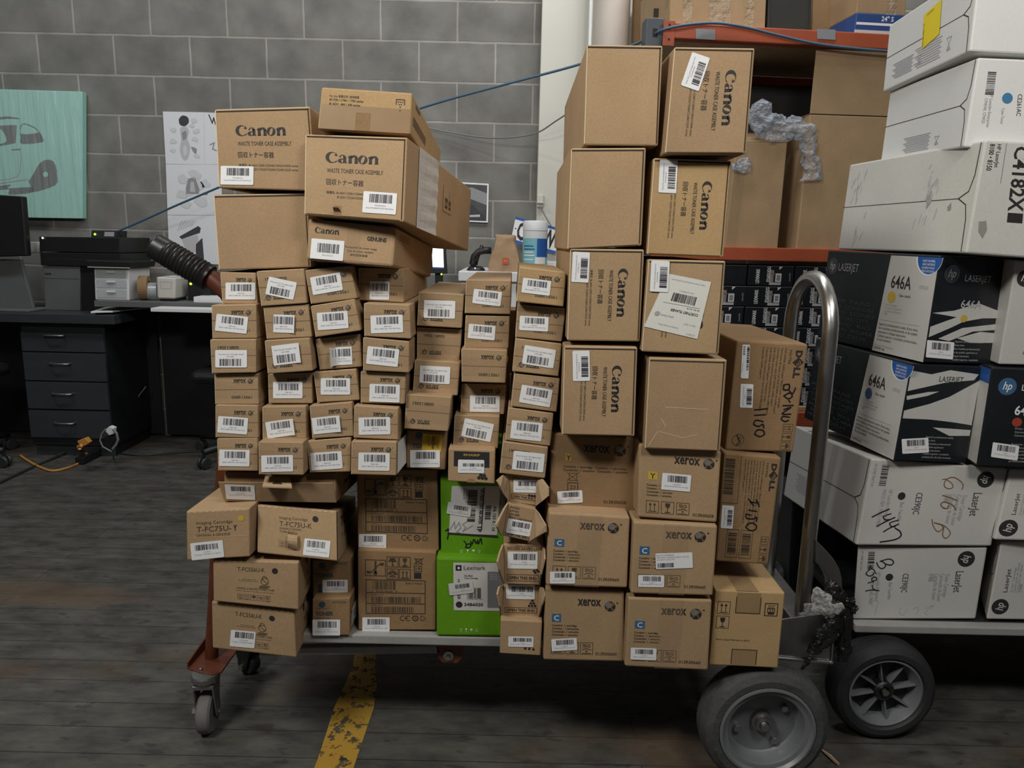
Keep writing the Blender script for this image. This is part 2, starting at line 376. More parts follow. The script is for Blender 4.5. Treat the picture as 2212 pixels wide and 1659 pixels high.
    def poly(s, M, pts, mt, off=.0004): return s.add([M(u, v, off) for u, v in pts], [tuple(range(len(pts)))], mt)
    def line(s, M, pts, wd, mt, off=.0005, close=False):
        pts = list(pts) + ([pts[0]] if close else [])
        for i, ((u0, v0), (u1, v1)) in enumerate(zip(pts, pts[1:])):
            if i: off += .000012
            dx, dy = (u1 - u0) * M.w, (v1 - v0) * M.h; L = math.hypot(dx, dy) or 1
            ex, ey = dx / L * wd * .5, dy / L * wd * .5
            nu, nv = -dy / L * wd / 2 / M.w, dx / L * wd / 2 / M.h; eu, ev = ex / M.w, ey / M.h
            s.add([M(u0 - eu + nu, v0 - ev + nv, off), M(u1 + eu + nu, v1 + ev + nv, off), M(u1 + eu - nu, v1 + ev - nv, off), M(u0 - eu - nu, v0 - ev - nv, off)], [(0, 1, 2, 3)], mt)
        return s
    def frame(s, M, u0, v0, u1, v1, wd, mt, off=.0005): return s.line(M, [(u0, v0), (u1, v0), (u1, v1), (u0, v1)], wd, mt, off, True)
    def disc(s, M, u, v, r, mt, off=.0005, n=22, r2=None, a0=0, a1=2 * PI):
        full = abs(a1 - a0 - 2 * PI) < 1e-6
        if r2 is None:
            return s.add([M(u + r * math.cos(a0 + (a1 - a0) * j / n) / M.w, v + r * math.sin(a0 + (a1 - a0) * j / n) / M.h, off) for j in range(n if full else n + 1)], [tuple(range(n if full else n + 1))], mt)
        vs = []
        for j in range(n + 1):
            q = a0 + (a1 - a0) * j / n
            for rr in (r, r2): vs.append(M(u + rr * math.cos(q) / M.w, v + rr * math.sin(q) / M.h, off))
        return s.add(vs, [(2 * j, 2 * j + 1, 2 * j + 3, 2 * j + 2) for j in range(n)], mt)
    def bars(s, M, u0, v0, u1, v1, mt='label_ink', seed=1, n=24, off=.0005):
        rg = random.Random(seed); ws = [rg.choice((1, 1, 2, 3)) for _ in range(2 * n + 1)]; T = sum(ws); x = u0
        for i, q in enumerate(ws):
            d = (u1 - u0) * q / T
            if i % 2 == 0: s.rect(M, x, v0, x + d, v1, mt, off)
            x += d
        return s
    def text(s, M, t, u0, v0, hv, u1=None, mt='ink', off=.0005, bold=0.0, shear=0.0, al='l', squeeze=1.0):
        """cap height hv (of the patch height), baseline at v0; u1 stretches the line to end there"""
        vs, fs = _raw(t, bold, shear)
        if not vs: return s
        x0 = min(q[0] for q in vs); x1 = max(q[0] for q in vs); cap = hv * M.h
        wm = (x1 - x0) / CAP * cap * squeeze / M.w if u1 is None else (u1 - u0)
        st = u0 - (wm / 2 if al == 'c' else wm if al == 'r' else 0)
        k = wm / ((x1 - x0) or 1)
        return s.add([M(st + (x - x0) * k, v0 - y / CAP * hv, off) for x, y in vs], fs, mt)
    def build(s, name, parent=None, o=None, smooth=False, auto=None):
        org = Vector(o) if o is not None else (parent.location.copy() if parent else Vector((0, 0, 0)))
        me = bpy.data.meshes.new(name)
        me.from_pydata([tuple(v - org) for v in s.v], [], s.f)
        for q in s.mats: me.materials.append(MAT[q])
        me.polygons.foreach_set('material_index', s.mi)
        if smooth:
            me.polygons.foreach_set('use_smooth', [True] * len(s.f))
            if auto: me.set_sharp_from_angle(angle=math.radians(auto))
        me.update()
        ob = bpy.data.objects.new(name, me); C.objects.link(ob)
        if parent:
            ob.parent = parent
            ob.location = org - _wl(parent)
        else: ob.location = org
        return ob
def _wl(o):
    p = o.location.copy(); q = o.parent
    while q: p += q.location; q = q.parent
    return p
def sub_build(mb, name, parent, **k):
    """a sub-part: child of a part"""
    return mb.build(name, parent, o=_wl(parent), **k)
def tag(o, label, cat, group=None):
    o['label'] = label; o['category'] = cat
    if group: o['group'] = group
    return o
def thing(name, label, cat, loc, group=None):
    o = bpy.data.objects.new(name, None); C.objects.link(o); o.location = loc; o.empty_display_size = .02
    return tag(o, label, cat, group)
def struct(o): o['kind'] = 'structure'; return o
# ================================================================ the room
YW = 4.2
wall_o = at(250, 247, YW)             # a mortar crossing of the photographed wall
mb = MB(); mb.box(-4.6, 4.2, YW, YW + .2, -.02, 4.4, 'block')
wall = struct(mb.build('wall_back', o=(wall_o.x + .02, YW, wall_o.z)))
mb = MB(); mb.box(-4.6, 4.2, -1.2, YW, -.06, 0, 'floor')
pl = on_floor = at_z(300, 1519, 0)
struct(mb.build('floor', o=(.31, pl.y, 0)))
# painted concrete pier, conduit and pipe on the wall
a, b = at(1166, 200, YW - .10), at(1362, 200, YW - .10)
mb = MB(); mb.box(a.x, b.x, YW - .10, YW, 0, 4.3, 'paint_white', .004)
mb.add([Vector((a.x + .24, YW - .1005, 1.55)), Vector((a.x + .243, YW - .1005, 1.55)), Vector((a.x + .243, YW - .1005, 2.0)), Vector((a.x + .24, YW - .1005, 2.0))], [(0, 1, 2, 3)], 'cable_grey')
struct(mb.build('column', o=(a.x, YW, 0)))
p = at(1320, 50, YW - .20)
mb = MB(); mb.tube([(p.x, p.y, .1), (p.x, p.y, 4.2)], .092, 'pipe_beige', 28)
t = thing('wall_pipe', 'thick beige vertical pipe beside the white painted column', 'pipe', (p.x, p.y, .1)); mb.build('pipe_shaft', t, smooth=True, auto=40)
mb = MB(); [mb.lathe([(.092, -.03), (.095, -.03), (.095, .03), (.092, .03)], (p.x, p.y, q), (0, 0, 1), 'pipe_beige', 28) for q in (.6, 3.4)]
mb.build('pipe_collar', t)
p = at(1276, 50, YW - .20)
mb = MB(); mb.tube([(p.x, p.y, .1), (p.x, p.y, 4.2)], .016, 'conduit', 14)
t = thing('conduit', 'thin bright metal conduit running up the white column', 'pipe', (p.x, p.y, .1)); mb.build('conduit_tube', t, smooth=True, auto=40)
mb = MB()
for q in (.9, 3.2): mb.box(p.x - .020, p.x + .017, p.y - .018, YW - .1, q, q + .02, 'conduit')
mb.build('conduit_strap', t)
# yellow stripe painted across the boards
mb = MB()
cl = [(792, 1385, 44), (786, 1440, 48), (779, 1480, 70), (764, 1530, 86), (748, 1580, 84), (728, 1640, 84), (706, 1700, 86)]
for (x0, y0, w0), (x1, y1, w1) in zip(cl, cl[1:]):
    q = [at_z(x, y, .0012) for x, y in ((x0 - w0 / 2, y0), (x0 + w0 / 2, y0), (x1 + w1 / 2, y1), (x1 - w1 / 2, y1))]
    mb.quad(q[3], q[2], q[1], q[0], 'worn_line')
o = mb.build('painted_line', o=at_z(764, 1530, 0)); struct(o)
# ================================================================ cartons
class Box: pass
def corners(px, Y, L, back=None, lean=None, skew=None):
    A = at(*px[0], Y); n = Vector((0, -1, 0)); d = Vector((0, 1, 0))
    if lean: d = Vector(lean).normalized(); n = -d
    if skew: d = Vector(skew).normalized()
    if back:
        i = {'TL': 0, 'TR': 1, 'BR': 2, 'BL': 3}[back[0]]
        A = at(*px[i], Y)
        r = ray(back[1], back[2]).normalized(); oc = CAMP - A
        bq = r.dot(oc); disc = bq * bq - (oc.dot(oc) - L * L)
        d = (CAMP + r * (-bq + math.sqrt(max(disc, 0))) - A).normalized(); n = -d
    f = [on_plane(x, y, A, n) for x, y in px]
    return f, [q + d * L for q in f]
def carton(name, label, cat, px, Y, L=.42, mt='kraft', back=None, group=None, bev=.003, groove=0, lean=None, deck=None, ext=1.0, skew=None):
    if deck is not None:
        Y = at_z(*max(px[2:], key=lambda q: q[1] - ROLL * q[0]), deck).y
    f, k = corners(px, Y, L, back, lean, skew); k = [a.lerp(b, ext) for a, b in zip(f, k)]
    B = Box(); B.f, B.k, B.Y, B.px = f, k, Y, px
    B.front = M3(f); B.left = M3([k[0], f[0], f[3], k[3]]); B.right = M3([f[1], k[1], k[2], f[2]]); B.top = M3([k[0], k[1], f[1], f[0]])
    base = (f[2] + f[3] + k[2] + k[3]) / 4
    B.root = thing(name, label, cat, base, group)
    B.mb = MB(); B.mb.hexa(f + k, mt, bev, 0)
    if groove: flap_gap(B, groove)
    B.ms = mt
    return B
def flap_gap(B, g):
    rg = random.Random(int(B.px[0][0] * 7 + B.px[0][1])); M = B.front; mb = B.mb; a, b = g / M.w * .8, g / M.h * .8
    mb.line(M, [(.02, b + rg.uniform(-.003, .003)), (1 - a, b)], .0024, 'gap', .0003); mb.line(M, [(1 - a, b), (1 - a * rg.uniform(.7, 1.1), .97)], .0020, 'gap', .0003)
    mb.line(M, [(.02, b * .35), (.98, b * .35)], .0016, 'edge_pale', .0003); mb.line(M, [(.006, .02), (.006 + rg.uniform(0, .006), .98)], .0020, 'edge_pale', .0003)
    if rg.random() < .6: mb.line(M, [(.03, 1 - b * .6), (.95, 1 - b * .5)], .0014, 'seam', .0003)
def done(B, name='carton_body'): B.body = B.mb.build(name, B.root); return B
def patch(B, fr, cx, cy, w_, h_, ang=0, off=.0008, M=None, bend=None):
    ca, sa = math.cos(math.radians(ang)), math.sin(math.radians(ang)); M = M or B.front
    pts = []
    for sx, sy in ((-1, -1), (1, -1), (1, 1), (-1, 1)):
        dx, dy = sx * w_ / 2, sy * h_ / 2
        q = z(fr, cx + dx * ca - dy * sa, cy + dx * sa + dy * ca)[0]
        pts.append(on_plane(*q, M.c[0], M.n))
    return M3(pts, base=off, bend=bend)
def paper(mb, M, mt='paper', r=.0022):
    if M.bend:
        nx, ny = 10, 4
        vs = [M(i / nx, j / ny) for j in range(ny + 1) for i in range(nx + 1)]
        mb.add(vs, [(j * (nx + 1) + i, (j + 1) * (nx + 1) + i, (j + 1) * (nx + 1) + i + 1, j * (nx + 1) + i + 1) for j in range(ny) for i in range(nx)], mt)
        return
    ru, rv = r / M.w, r / M.h; pts = []
    for cu, cv, a0 in ((ru, rv, PI), (1 - ru, rv, 1.5 * PI), (1 - ru, 1 - rv, 0), (ru, 1 - rv, .5 * PI)):
        for j in range(4):
            q = a0 + j * PI / 6; pts.append((cu + ru * math.cos(q), cv + rv * math.sin(q)))
    mb.poly(M, pts, mt, 0)
def sticker(root, M, seed=1, l1='008R13061', l2='XEROX 008R13061 7535 7556 Waste', mt='paper', rot=0, bars=(.19, .10, .86, .50), name='barcode_label', n=22):
    mb = MB(); paper(mb, M, mt)
    P = M
    if rot:
        P = M.sub(0, 0, 1, 1, rot); P.base = 0
        if M.bend:
            P = M3([M.c[2], M.c[3], M.c[0], M.c[1]], M.base, (lambda u, v: M.bend(1 - u, 1 - v)))
    mb.bars(P, *bars, seed=seed, n=n, off=.0004)
    bx = (bars[0] + bars[2]) / 2
    mb.text(P, l1, bx, bars[3] + .16, .065, mt='label_grey', al='c', off=.0004)
    if l2: mb.text(P, l2, .10, bars[3] + .29, .07, u1=.92, mt='label_grey', off=.0004)
    return mb.build(name, root)
def curve(P, n=6):
    if len(P) < 3: return P
    out = []
    for i in range(len(P) - 1):
        a, b, c, d = P[max(i - 1, 0)], P[i], P[i + 1], P[min(i + 2, len(P) - 1)]
        for j in range(n):
            k = j / n; out.append(tuple(.5 * (2 * b[q] + (c[q] - a[q]) * k + (2 * a[q] - 5 * b[q] + 4 * c[q] - d[q]) * k * k + (3 * b[q] - a[q] - 3 * c[q] + d[q]) * k ** 3) for q in (0, 1)))
    return out + [P[-1]]
# ---- printed marks
def ball(mb, M, u, v, r, mt='ink', line='tape_print'):
    mb.disc(M, u, v, r, mt, .0004, 26)
    S = lambda a, k: (u + r * k * math.cos(a) / M.w, v + r * k * math.sin(a) / M.h)
    mb.disc(M, u - .25 * r / M.w, v - .25 * r / M.h, r * .62, 'ball_grey', .0006, 18)
    for q in (-.22, 0, .22): mb.line(M, [S(2.3 + q * .4, .95), (u + q * r * .5 / M.w, v + q * r * .3 / M.h), S(-.75 + q, .98)], r * .10, line, .0008)
    mb.line(M, [S(-2.0, .95), (u + .1 * r / M.w, v), S(.9, .98)], r * .13, line, .0008)
def xerox_word(mb, M, u0, u1, v, hx, bu, bv, br, mt='ink'):
    mb.text(M, 'xerox', u0, v, hx / .65, u1, mt, bold=.022)
    ball(mb, M, bu, bv, br * M.w, mt)
    mb.disc(M, bu + br * 1.35, bv - br * .75 * M.w / M.h, br * M.w * .16, mt, n=8)
def icon(mb, M, kind, mt='ink_brown', fr=True, wd=None):
    t = wd or M.w * .035; L = lambda *p, k=1.0: mb.line(M, p, t * k, mt)
    if fr: mb.frame(M, 0, 0, 1, 1, t, mt)
    if kind == 'up':
        for u in (.33, .67):
            L((u, .78), (u, .25), k=1.4); mb.poly(M, [(u - .12, .36), (u, .14), (u + .12, .36)][::-1], mt)
        L((.2, .87), (.8, .87), k=1.5)
    elif kind == 'glass':
        mb.poly(M, [(.30, .12), (.32, .40), (.46, .54), (.54, .54), (.68, .40), (.70, .12)], mt); L((.5, .5), (.5, .84), k=1.6); L((.32, .88), (.68, .88), k=2)
    elif kind == 'umbrella':
        mb.disc(M, .5, .5, .36 * M.w, mt, a0=PI, a1=2 * PI, n=12); L((.5, .5), (.5, .86), (.58, .86), k=1.6)
        for q in (.3, .5, .7): L((q + .04, .10), (q - .02, .2))
    elif kind == 'sun':
        for j in range(12):
            q = PI + PI * j / 11; L((.5 + .16 * math.cos(q), .55 + .16 * math.sin(q)), (.5 + .42 * math.cos(q), .55 + .42 * math.sin(q)))
        L((.25, .80), (.5, .62), (.75, .80), k=1.8); mb.disc(M, .5, .82, .07 * M.w, mt, n=10)
    elif kind == 'roof':
        L((.15, .62), (.5, .50), (.85, .62), k=1.5); mb.disc(M, .68, .28, .14 * M.w, mt, r2=.09 * M.w, n=14)
        for q in (.2, .28, .36, .44): L((q, .12), (q + .04, .40))
        mb.disc(M, .5, .74, .10 * M.w, mt, r2=.06 * M.w, n=12); L((.15, .92), (.85, .92))
    elif kind == 'hand':
        L((.2, .3), (.35, .7), (.5, .8), (.65, .7), (.8, .3), k=1.8); mb.disc(M, .5, .38, .14 * M.w, mt, n=12)
    elif kind == 'stack':
        mb.frame(M, .25, .25, .75, .75, t, mt); L((.3, .85), (.7, .85), k=1.6); L((.35, .35), (.65, .35)); L((.35, .5), (.65, .5))
    elif kind == 'bin':
        mb.frame(M, .1, .1, .9, .9, t, mt); L((-.15, .02), (1.1, 1.05)); L((1.15, -.05), (-.15, .95))
    elif kind == 'hourglass':
        L((.2, .1), (.8, .1), (.3, .9), (.8, .9), (.2, .1), k=1.3); mb.disc(M, .5, .82, .12 * M.w, mt, r2=.06 * M.w, n=10)
    elif kind == 'thermo':
        L((.5, .12), (.5, .78), k=2.6); mb.disc(M, .5, .84, .10 * M.w, mt, n=14); L((.28, .80), (.42, .62), (.66, .30), (.85, .28), k=1.2)
        for q in (.20, .26, .32): L((.74, q), (.9, q))
        for q in (.72, .78, .84): L((.08, q), (.24, q))
def greek(mb, M, lines, u0, u1, v0, dv, hv, mt='ink_brown'):
    for i, s in enumerate(lines):
        k = len(s) / max(len(q) for q in lines); mb.text(M, s, u0, v0 + dv * i, hv, u0 + (u1 - u0) * k, mt)
def canon(mb, M, u0, u1, v, hv, mt='ink'):
    """the heavy pointed serif word, drawn letter by letter (x to the right, y up, capital height 1)"""
    W = 5.28; T = lambda x, y: (u0 + (u1 - u0) * x / W, v - hv * y)
    def P(x, *pts): mb.poly(M, [T(x + a, b) for a, b in pts], mt)
    def band(x, o, i, a0, a1, n=18, tilt=0):
        (ox, oy, orx, ory), (ix, iy, irx, iry) = o, i; vs = []
        for j in range(n + 1):
            q = math.radians(a0 + (a1 - a0) * j / n)
            vs.append(M(*T(x + ox + orx * math.cos(q), oy + ory * math.sin(q)), .0004)); vs.append(M(*T(x + ix + irx * math.cos(q) + tilt * math.sin(q), iy + iry * math.sin(q)), .0004))
        mb.add(vs, [(2 * j, 2 * j + 2, 2 * j + 3, 2 * j + 1) for j in range(n)], mt)
    band(0, (.62, .50, .62, .54), (.76, .50, .40, .46), 48, 318)                      # C
    P(0, (.98, .80), (1.06, .96), (1.22, .70), (1.10, .64), (.86, .72))
    P(0, (1.02, .08), (1.20, .26), (1.12, .08), (.95, 0))
    x = 1.22
    P(x, (.56, .02), (.56, .62), (.86, .55), (.86, .12), (.98, .05), (.84, -.01)); band(x, (.50, .50, .36, .30), (.44, .50, .14, .24), 0, 170, 10)   # a
    band(x, (.40, .20, .37, .22), (.50, .20, .14, .16), 40, 320)
    for x in (2.22, 4.24):                                                            # n
        P(x, (.12, 0), (.12, .56), (.42, .60), (.42, 0)); P(x, (0, .60), (.36, .80), (.44, .66), (.42, .50), (.12, .50))
        P(x, (.72, 0), (.72, .50), (1.02, .54), (1.02, 0)); band(x, (.66, .48, .36, .32), (.58, .46, .14, .18), 0, 150, 10); P(x, (.40, .45), (.42, .62), (.60, .74), (.58, .60))
        P(x, (.06, 0), (.12, .06), (.42, .06), (.48, 0)); P(x, (.66, 0), (.72, .06), (1.02, .06), (1.08, 0))
    band(3.26, (.48, .39, .47, .42), (.48, .39, .17, .35), 0, 360, 26, .10)           # o
def canon_print(mb, M, full=True):
    canon(mb, M, .205, .727, .335, .125)
    mb.text(M, 'WASTE TONER CASE ASSEMBLY', .222, .458, .052, .778, 'ink', bold=-.004)
    mb.text(M, '回収トナー容器', .22, .602, .055, .588, 'ink')
    if full:
        mb.text(M, '機種名: iR-ADV C5051/C5045/C5035/C5030 series', .222, .715, .026, .83, 'ink_brown'); mb.text(M, 'iR-ADV C5255/C5250/C5240/C5235 series', .33, .765, .026, .83, 'ink_brown')
# ================================================================ narrow columns of small cartons
def small_print(B, flip):
    M = B.front.sub(0, 0, 1, 1, 180) if flip else B.front; mb = B.mb
    xerox_word(mb, M, .43, .72, .285, .112, .82, .235, .060, 'ink')
    mb.text(M, '008R13061', .38, .80, .088, .84, 'ink', bold=.01)
    rg = random.Random(hash((B.px[0][0], 3)) % 999)
    vq = .49 + rg.uniform(-.03, .03)
    mb.line(B.front, [(.01, vq), (.99, vq + rg.uniform(-.015, .015))], .0011, 'seam', .0003)
    mb.line(B.front, [(.012, .02), (.012, .98)], .0012, 'edge_pale', .0003); mb.line(B.front, [(.02, .018), (.97, .018)], .001, 'edge_pale', .0003)
WORD = ['topmost', 'second', 'third', 'fourth', 'fifth', 'bottom']
COLN = ['leftmost', 'second', 'third', 'fourth', 'fifth', 'sixth', 'rightmost']
CY = [1.45, 1.45, 1.45, 1.455, 1.51, 1.505, 1.45]
SM = [  # column, row, frame, corners TL TR BR BL, label (frame, cx, cy, w, h, angle, bend), upside down, depth shift, look
 (1, 1, 'B', (230, 140, 612, 148, 640, 488, 255, 485), ('B', 452, 345, 325, 185, 0, 0), 0, .02, 'plain label'),
 (1, 2, 'B', (135, 498, 620, 490, 630, 860, 145, 862), ('B', 355, 700, 345, 185, 6, 0), 0, 0, 'slanted label'),
 (1, 3, 'B', (120, 870, 620, 868, 622, 1232, 140, 1242), ('B', 350, 1080, 345, 190, 0, 0), 1, -.005, 'upside-down label'),
 (1, 4, 'B', (165, 1247, 640, 1244, 650, 1578, 175, 1578), None, 0, .005, 'no label'),
 (1, 5, 'D', (178, 374, 640, 380, 645, 738, 180, 730), ('D', 367, 595, 325, 180, 4, 0), 0, 0, 'slanted label'),
 (1, 6, 'D', (196, 738, 636, 735, 640, 1095, 210, 1090), ('D', 385, 950, 330, 180, 1, 0), 0, 0, 'plain label'),
 (2, 1, 'B', (625, 130, 1140, 102, 1170, 478, 675, 512), ('B', 893, 315, 310, 195, 12, 0), 1, -.005, 'upside-down tilted label'),
 (2, 2, 'B', (697, 518, 1185, 488, 1225, 845, 735, 868), ('B', 925, 700, 230, 195, 2, 1), 0, 0, 'narrow curled label'),
 (2, 3, 'B', (712, 882, 1200, 855, 1235, 1212, 745, 1245), ('B', 950, 1030, 300, 215, -7, 1), 1, -.008, 'upside-down curled label'),
 (2, 4, 'B', (747, 1247, 1225, 1232, 1230, 1568, 757, 1566), ('B', 965, 1420, 320, 180, 0, 0), 0, .015, 'dim plain label'),
 (2, 5, 'D', (686, 394, 1160, 390, 1165, 745, 690, 745), ('D', 885, 630, 305, 180, -8, 1), 0, 0, 'tilted curled label'),
 (2, 6, 'D', (645, 775, 1130, 782, 1135, 1138, 650, 1132), ('D', 850, 1010, 345, 180, -1, 0), 0, -.03, 'gold tape above its label'),
 (3, 1, 'B', (1148, 120, 1640, 72, 1720, 425, 1215, 488), ('B', 1385, 265, 330, 195, -10, 0), 0, 0, 'strongly tilted label'),
 (3, 2, 'B', (1212, 508, 1690, 432, 1755, 775, 1265, 848), ('B', 1452, 665, 335, 190, -4, 0), 0, -.004, 'bright label'),
 (3, 3, 'B', (1262, 868, 1748, 812, 1768, 1168, 1312, 1204), ('B', 1555, 1050, 215, 195, -3, 2), 0, .015, 'peeling rolled label'),
 (3, 4, 'B', (1242, 1226, 1705, 1192, 1742, 1530, 1285, 1558), ('B', 1482, 1380, 320, 180, 0, 0), 0, .01, 'dim level label'),
 (3, 5, 'D', (1200, 384, 1660, 345, 1680, 715, 1230, 743), ('D', 1385, 590, 305, 180, -6, 1), 0, 0, 'curling label'),
 (3, 6, 'D', (1172, 768, 1650, 728, 1645, 1102, 1205, 1112), ('D', 1385, 980, 340, 190, -4, 0), 0, 0, 'tilted label'),
 (4, 1, 'C', (-29, 90, 440, 100, 445, 452, -23, 425), ('C', 192, 325, 205, 190, 1, 0), 0, .03, 'narrow square label'),
 (4, 2, 'C', (28, 455, 505, 475, 520, 828, 32, 800), ('C', 268, 672, 335, 185, -2, 0), 0, -.005, 'crinkled tape and label'),
 (4, 3, 'C', (20, 810, 500, 855, 500, 1180, 20, 1158), ('C', 225, 1010, 330, 185, 6, 0), 0, -.005, 'bright slanted label'),
 (4, 4, 'C', (-5, 1165, 465, 1190, 452, 1505, -5, 1492), ('C', 245, 1390, 315, 185, 2, 0), 0, .005, 'level label'),
 (4, 5, 'E', (-72, 268, 385, 300, 385, 628, -78, 606), ('E', 140, 480, 330, 180, -1, 0), 0, -.01, 'plain level label'),
 (4, 6, 'E', (-100, 640, 370, 648, 365, 998, -105, 985), ('E', 135, 851, 325, 186, 1, 0), 0, -.02, 'white sheet on its side'),
 (5, 1, 'C', (600, 338, 1070, 367, 1045, 718, 580, 690), ('C', 815, 520, 325, 185, 2, 0), 1, 0, 'upside-down label'),
 (5, 2, 'C', (582, 706, 1050, 730, 1020, 1058, 580, 1035), None, 1, .015, 'no label, upside-down print'),
 (5, 3, 'C', (560, 1042, 1030, 1072, 1000, 1418, 535, 1394), ('C', 767, 1200, 315, 180, 3, 0), 1, -.01, 'upside-down label'),
 (5, 4, 'E', (468, 150, 940, 183, 902, 540, 450, 510), None, 1, -.04, 'bare upside-down print'),
 (6, 1, 'C', (1090, 212, 1560, 217, 1550, 573, 1075, 563), ('C', 1310, 398, 295, 150, 7, 0), 0, 0, 'small slanted label'),
 (6, 2, 'C', (1085, 580, 1545, 590, 1530, 928, 1070, 918), ('C', 1253, 755, 280, 150, 5, 0), 0, .005, 'small slanted label'),
 (6, 3, 'C', (1040, 930, 1520, 945, 1500, 1288, 1045, 1275), None, 0, -.02, 'no label'),
 (6, 4, 'C', (1047, 1292, 1510, 1302, 1485, 1613, 1030, 1598), ('C', 1285, 1500, 310, 170, 1, 0), 0, .015, 'dim level label'),
 (6, 5, 'E', (970, 367, 1440, 380, 1420, 718, 955, 698), ('E', 1210, 523, 310, 190, 12, 0), 1, -.005, 'upside-down tilted label'),
 (7, 1, 'C', (1645, 85, 2128, 135, 2103, 493, 1612, 440), ('C', 1820, 285, 295, 155, 7, 0), 0, -.02, 'golden board and small label'),
 (7, 2, 'C', (1625, 470, 2125, 510, 2085, 858, 1600, 810), ('C', 1795, 668, 300, 150, 3, 0), 0, 0, 'small label'),
 (7, 3, 'C', (1605, 822, 2085, 880, 2050, 1218, 1570, 1165), ('C', 1848, 1012, 330, 195, 9, 0), 1, -.005, 'upside-down tilted label'),
 (7, 4, 'C', (1590, 1182, 2065, 1235, 2030, 1588, 1555, 1528), ('C', 1815, 1420, 325, 185, 10, 0), 0, 0, 'tilted label'),
 (7, 5, 'E', (1530, 290, 2000, 352, 1965, 693, 1495, 628), ('E', 1718, 530, 325, 190, 6, 0), 0, 0, 'slanted label'),
 (7, 6, 'E', (1472, 642, 1945, 705, 1910, 1028, 1437, 973), ('E', 1738, 850, 325, 195, 6, 0), 1, -.005, 'upside-down label'),
]
def bend1(u, v): return .020 * max(0, u - .62) ** 2 + .006 * max(0, .25 - u) * (1 - v)
for (cI, rI, fr, q, lab, flip, dy, look) in SM:
    n_in = {5: 4, 6: 5}.get(cI, 6)
    pos = WORD[rI - 1] if rI < 6 else 'sixth'
    B = carton('toner_carton', f'small brown carton with {look}, {pos} from top in {COLN[cI-1]} narrow column', 'box', z(fr, *q), CY[cI - 1] + dy, .40,
               'kraft_gold' if (cI, rI) == (7, 1) else 'kraft', group='small cartons stacked in narrow columns', bev=.0022)
    small_print(B, flip)
    done(B)
    # clear tape over the flap seam
    mb = MB(); M = B.front; mb.quad(M(.0, .80, .0006), M(1, .80, .0006), M(1, .24, .0006), M(0, .24, .0006), 'clear_tape')
    mb.quad(M(1, .80, .0006), B.right(.12, .80, .0006), B.right(.12, .24, .0006), M(1, .24, .0006), 'clear_tape'); mb.build('packing_tape', B.root)
    if lab:
        f2, cx, cy, w_, h_, an, kind = lab
        bd = bend1 if kind == 1 else (lambda u, v: .018 * max(0, .30 - u) ** 2 * 11) if kind == 2 else None
        M = patch(B, f2, cx, cy, w_, h_, an, .0012, bend=bd)
        o = sticker(B.root, M, 5, rot=180 if flip else 0, bars=(.03, .10, .92, .52) if w_ < 240 else (.19, .10, .86, .50))
        if kind == 2:
            mb = MB(); e = [M(0, v, .004) for v in (0, 1)]; dn = M.n * .010; rt = (M.c[1] - M.c[0]).normalized() * .009
            pts = [(M.c[0] + M.n * (.006 + .0045 * math.sin(t)) - rt * (.35 * math.cos(t)), M.c[3] + M.n * (.006 + .0045 * math.sin(t)) - rt * (.35 * math.cos(t))) for t in [k * PI / 5 - .4 for k in range(8)]]
            vs = [p for ab in pts for p in ab]; mb.add(vs, [(2 * k, 2 * k + 1, 2 * k + 3, 2 * k + 2) for k in range(7)], 'paper'); sub_build(mb, 'rolled_edge', o)
    if (cI, rI) == (4, 6):
        mb = MB(); R = B.right; mb.quad(R(.02, .98, .001), R(.26, .92, .012), R(.30, .05, .012), R(.02, .05, .001), 'paper'); mb.build('side_sheet', B.root)
# ---------------------------------------------------------------- other boxes in those columns
B = carton('toner_carton', 'brown carton with a yellow sticker over a blue dot, foot of the fifth narrow column', 'box', z('E', 475, 522, 895, 547, 875, 940, 470, 918), 1.51, .40, 'kraft_dark')
M = B.front; mb = B.mb
mb.disc(M, .30, .13, .0075, 'konica_blue', n=20); mb.text(M, 'TONER', .15, .45, .10, .62, 'konica_blue', bold=.03); mb.text(M, 'A8JR230', .55, .12, .05, .88, 'konica_blue'); mb.text(M, 'KONICA MINOLTA', .14, .26, .03, .5, 'ink_faint')
done(B)
M = patch(B, 'E', 738, 655, 205, 180, 4, .0010); mb = MB(); paper(mb, M, 'yellow_dull', .0004); P = M.sub(0, 0, 1, 1, 90)
mb.text(P, '828-5549', .12, .52, .13, .85, 'ink_brown', bold=.02); greek(mb, P, ['TO: OFFICE STREET', 'ORDER NO. 828'], .1, .8, .24, .12, .06); greek(mb, P, ['RECYCLING WEST', 'CARTON OF'], .1, .7, .68, .12, .06)
mb.build('yellow_sticker', B.root)
sticker(B.root, patch(B, 'E', 665, 820, 310, 180, 0, .0014), 8, 'A7XU130', 'Konica Minolta TN Toner Cartridge')
B = carton('toner_carton', 'brown carton with a black panel and six black dots, foot of the sixth narrow column', 'box', z('E', 907, 716, 1393, 732, 1388, 1083, 902, 1053), 1.47, .40, 'kraft', bev=.0022)
M = B.front; mb = B.mb
mb.rect(M, .12, .07, .88, .53, 'ink', .0003); mb.text(M, 'SHARP', .32, .20, .062, .68, 'ink_gold', bold=.04, off=.0007)
for (i, j) in ((.70, .76), (.775, .765), (.66, .845), (.735, .85), (.81, .855)): mb.disc(M, i, j, .0036, 'ink', n=16)
mb.disc(M, .50, 1.0, .0085, 'kraft_dark', n=18, a0=PI, a1=2 * PI)
done(B); sticker(B.root, patch(B, 'E', 1143, 900, 272, 138, 1, .0014), 9, 'DX2STBND', 'SHARP MX-500NTBA MPN67TL', bars=(.19, .26, .97, .50))
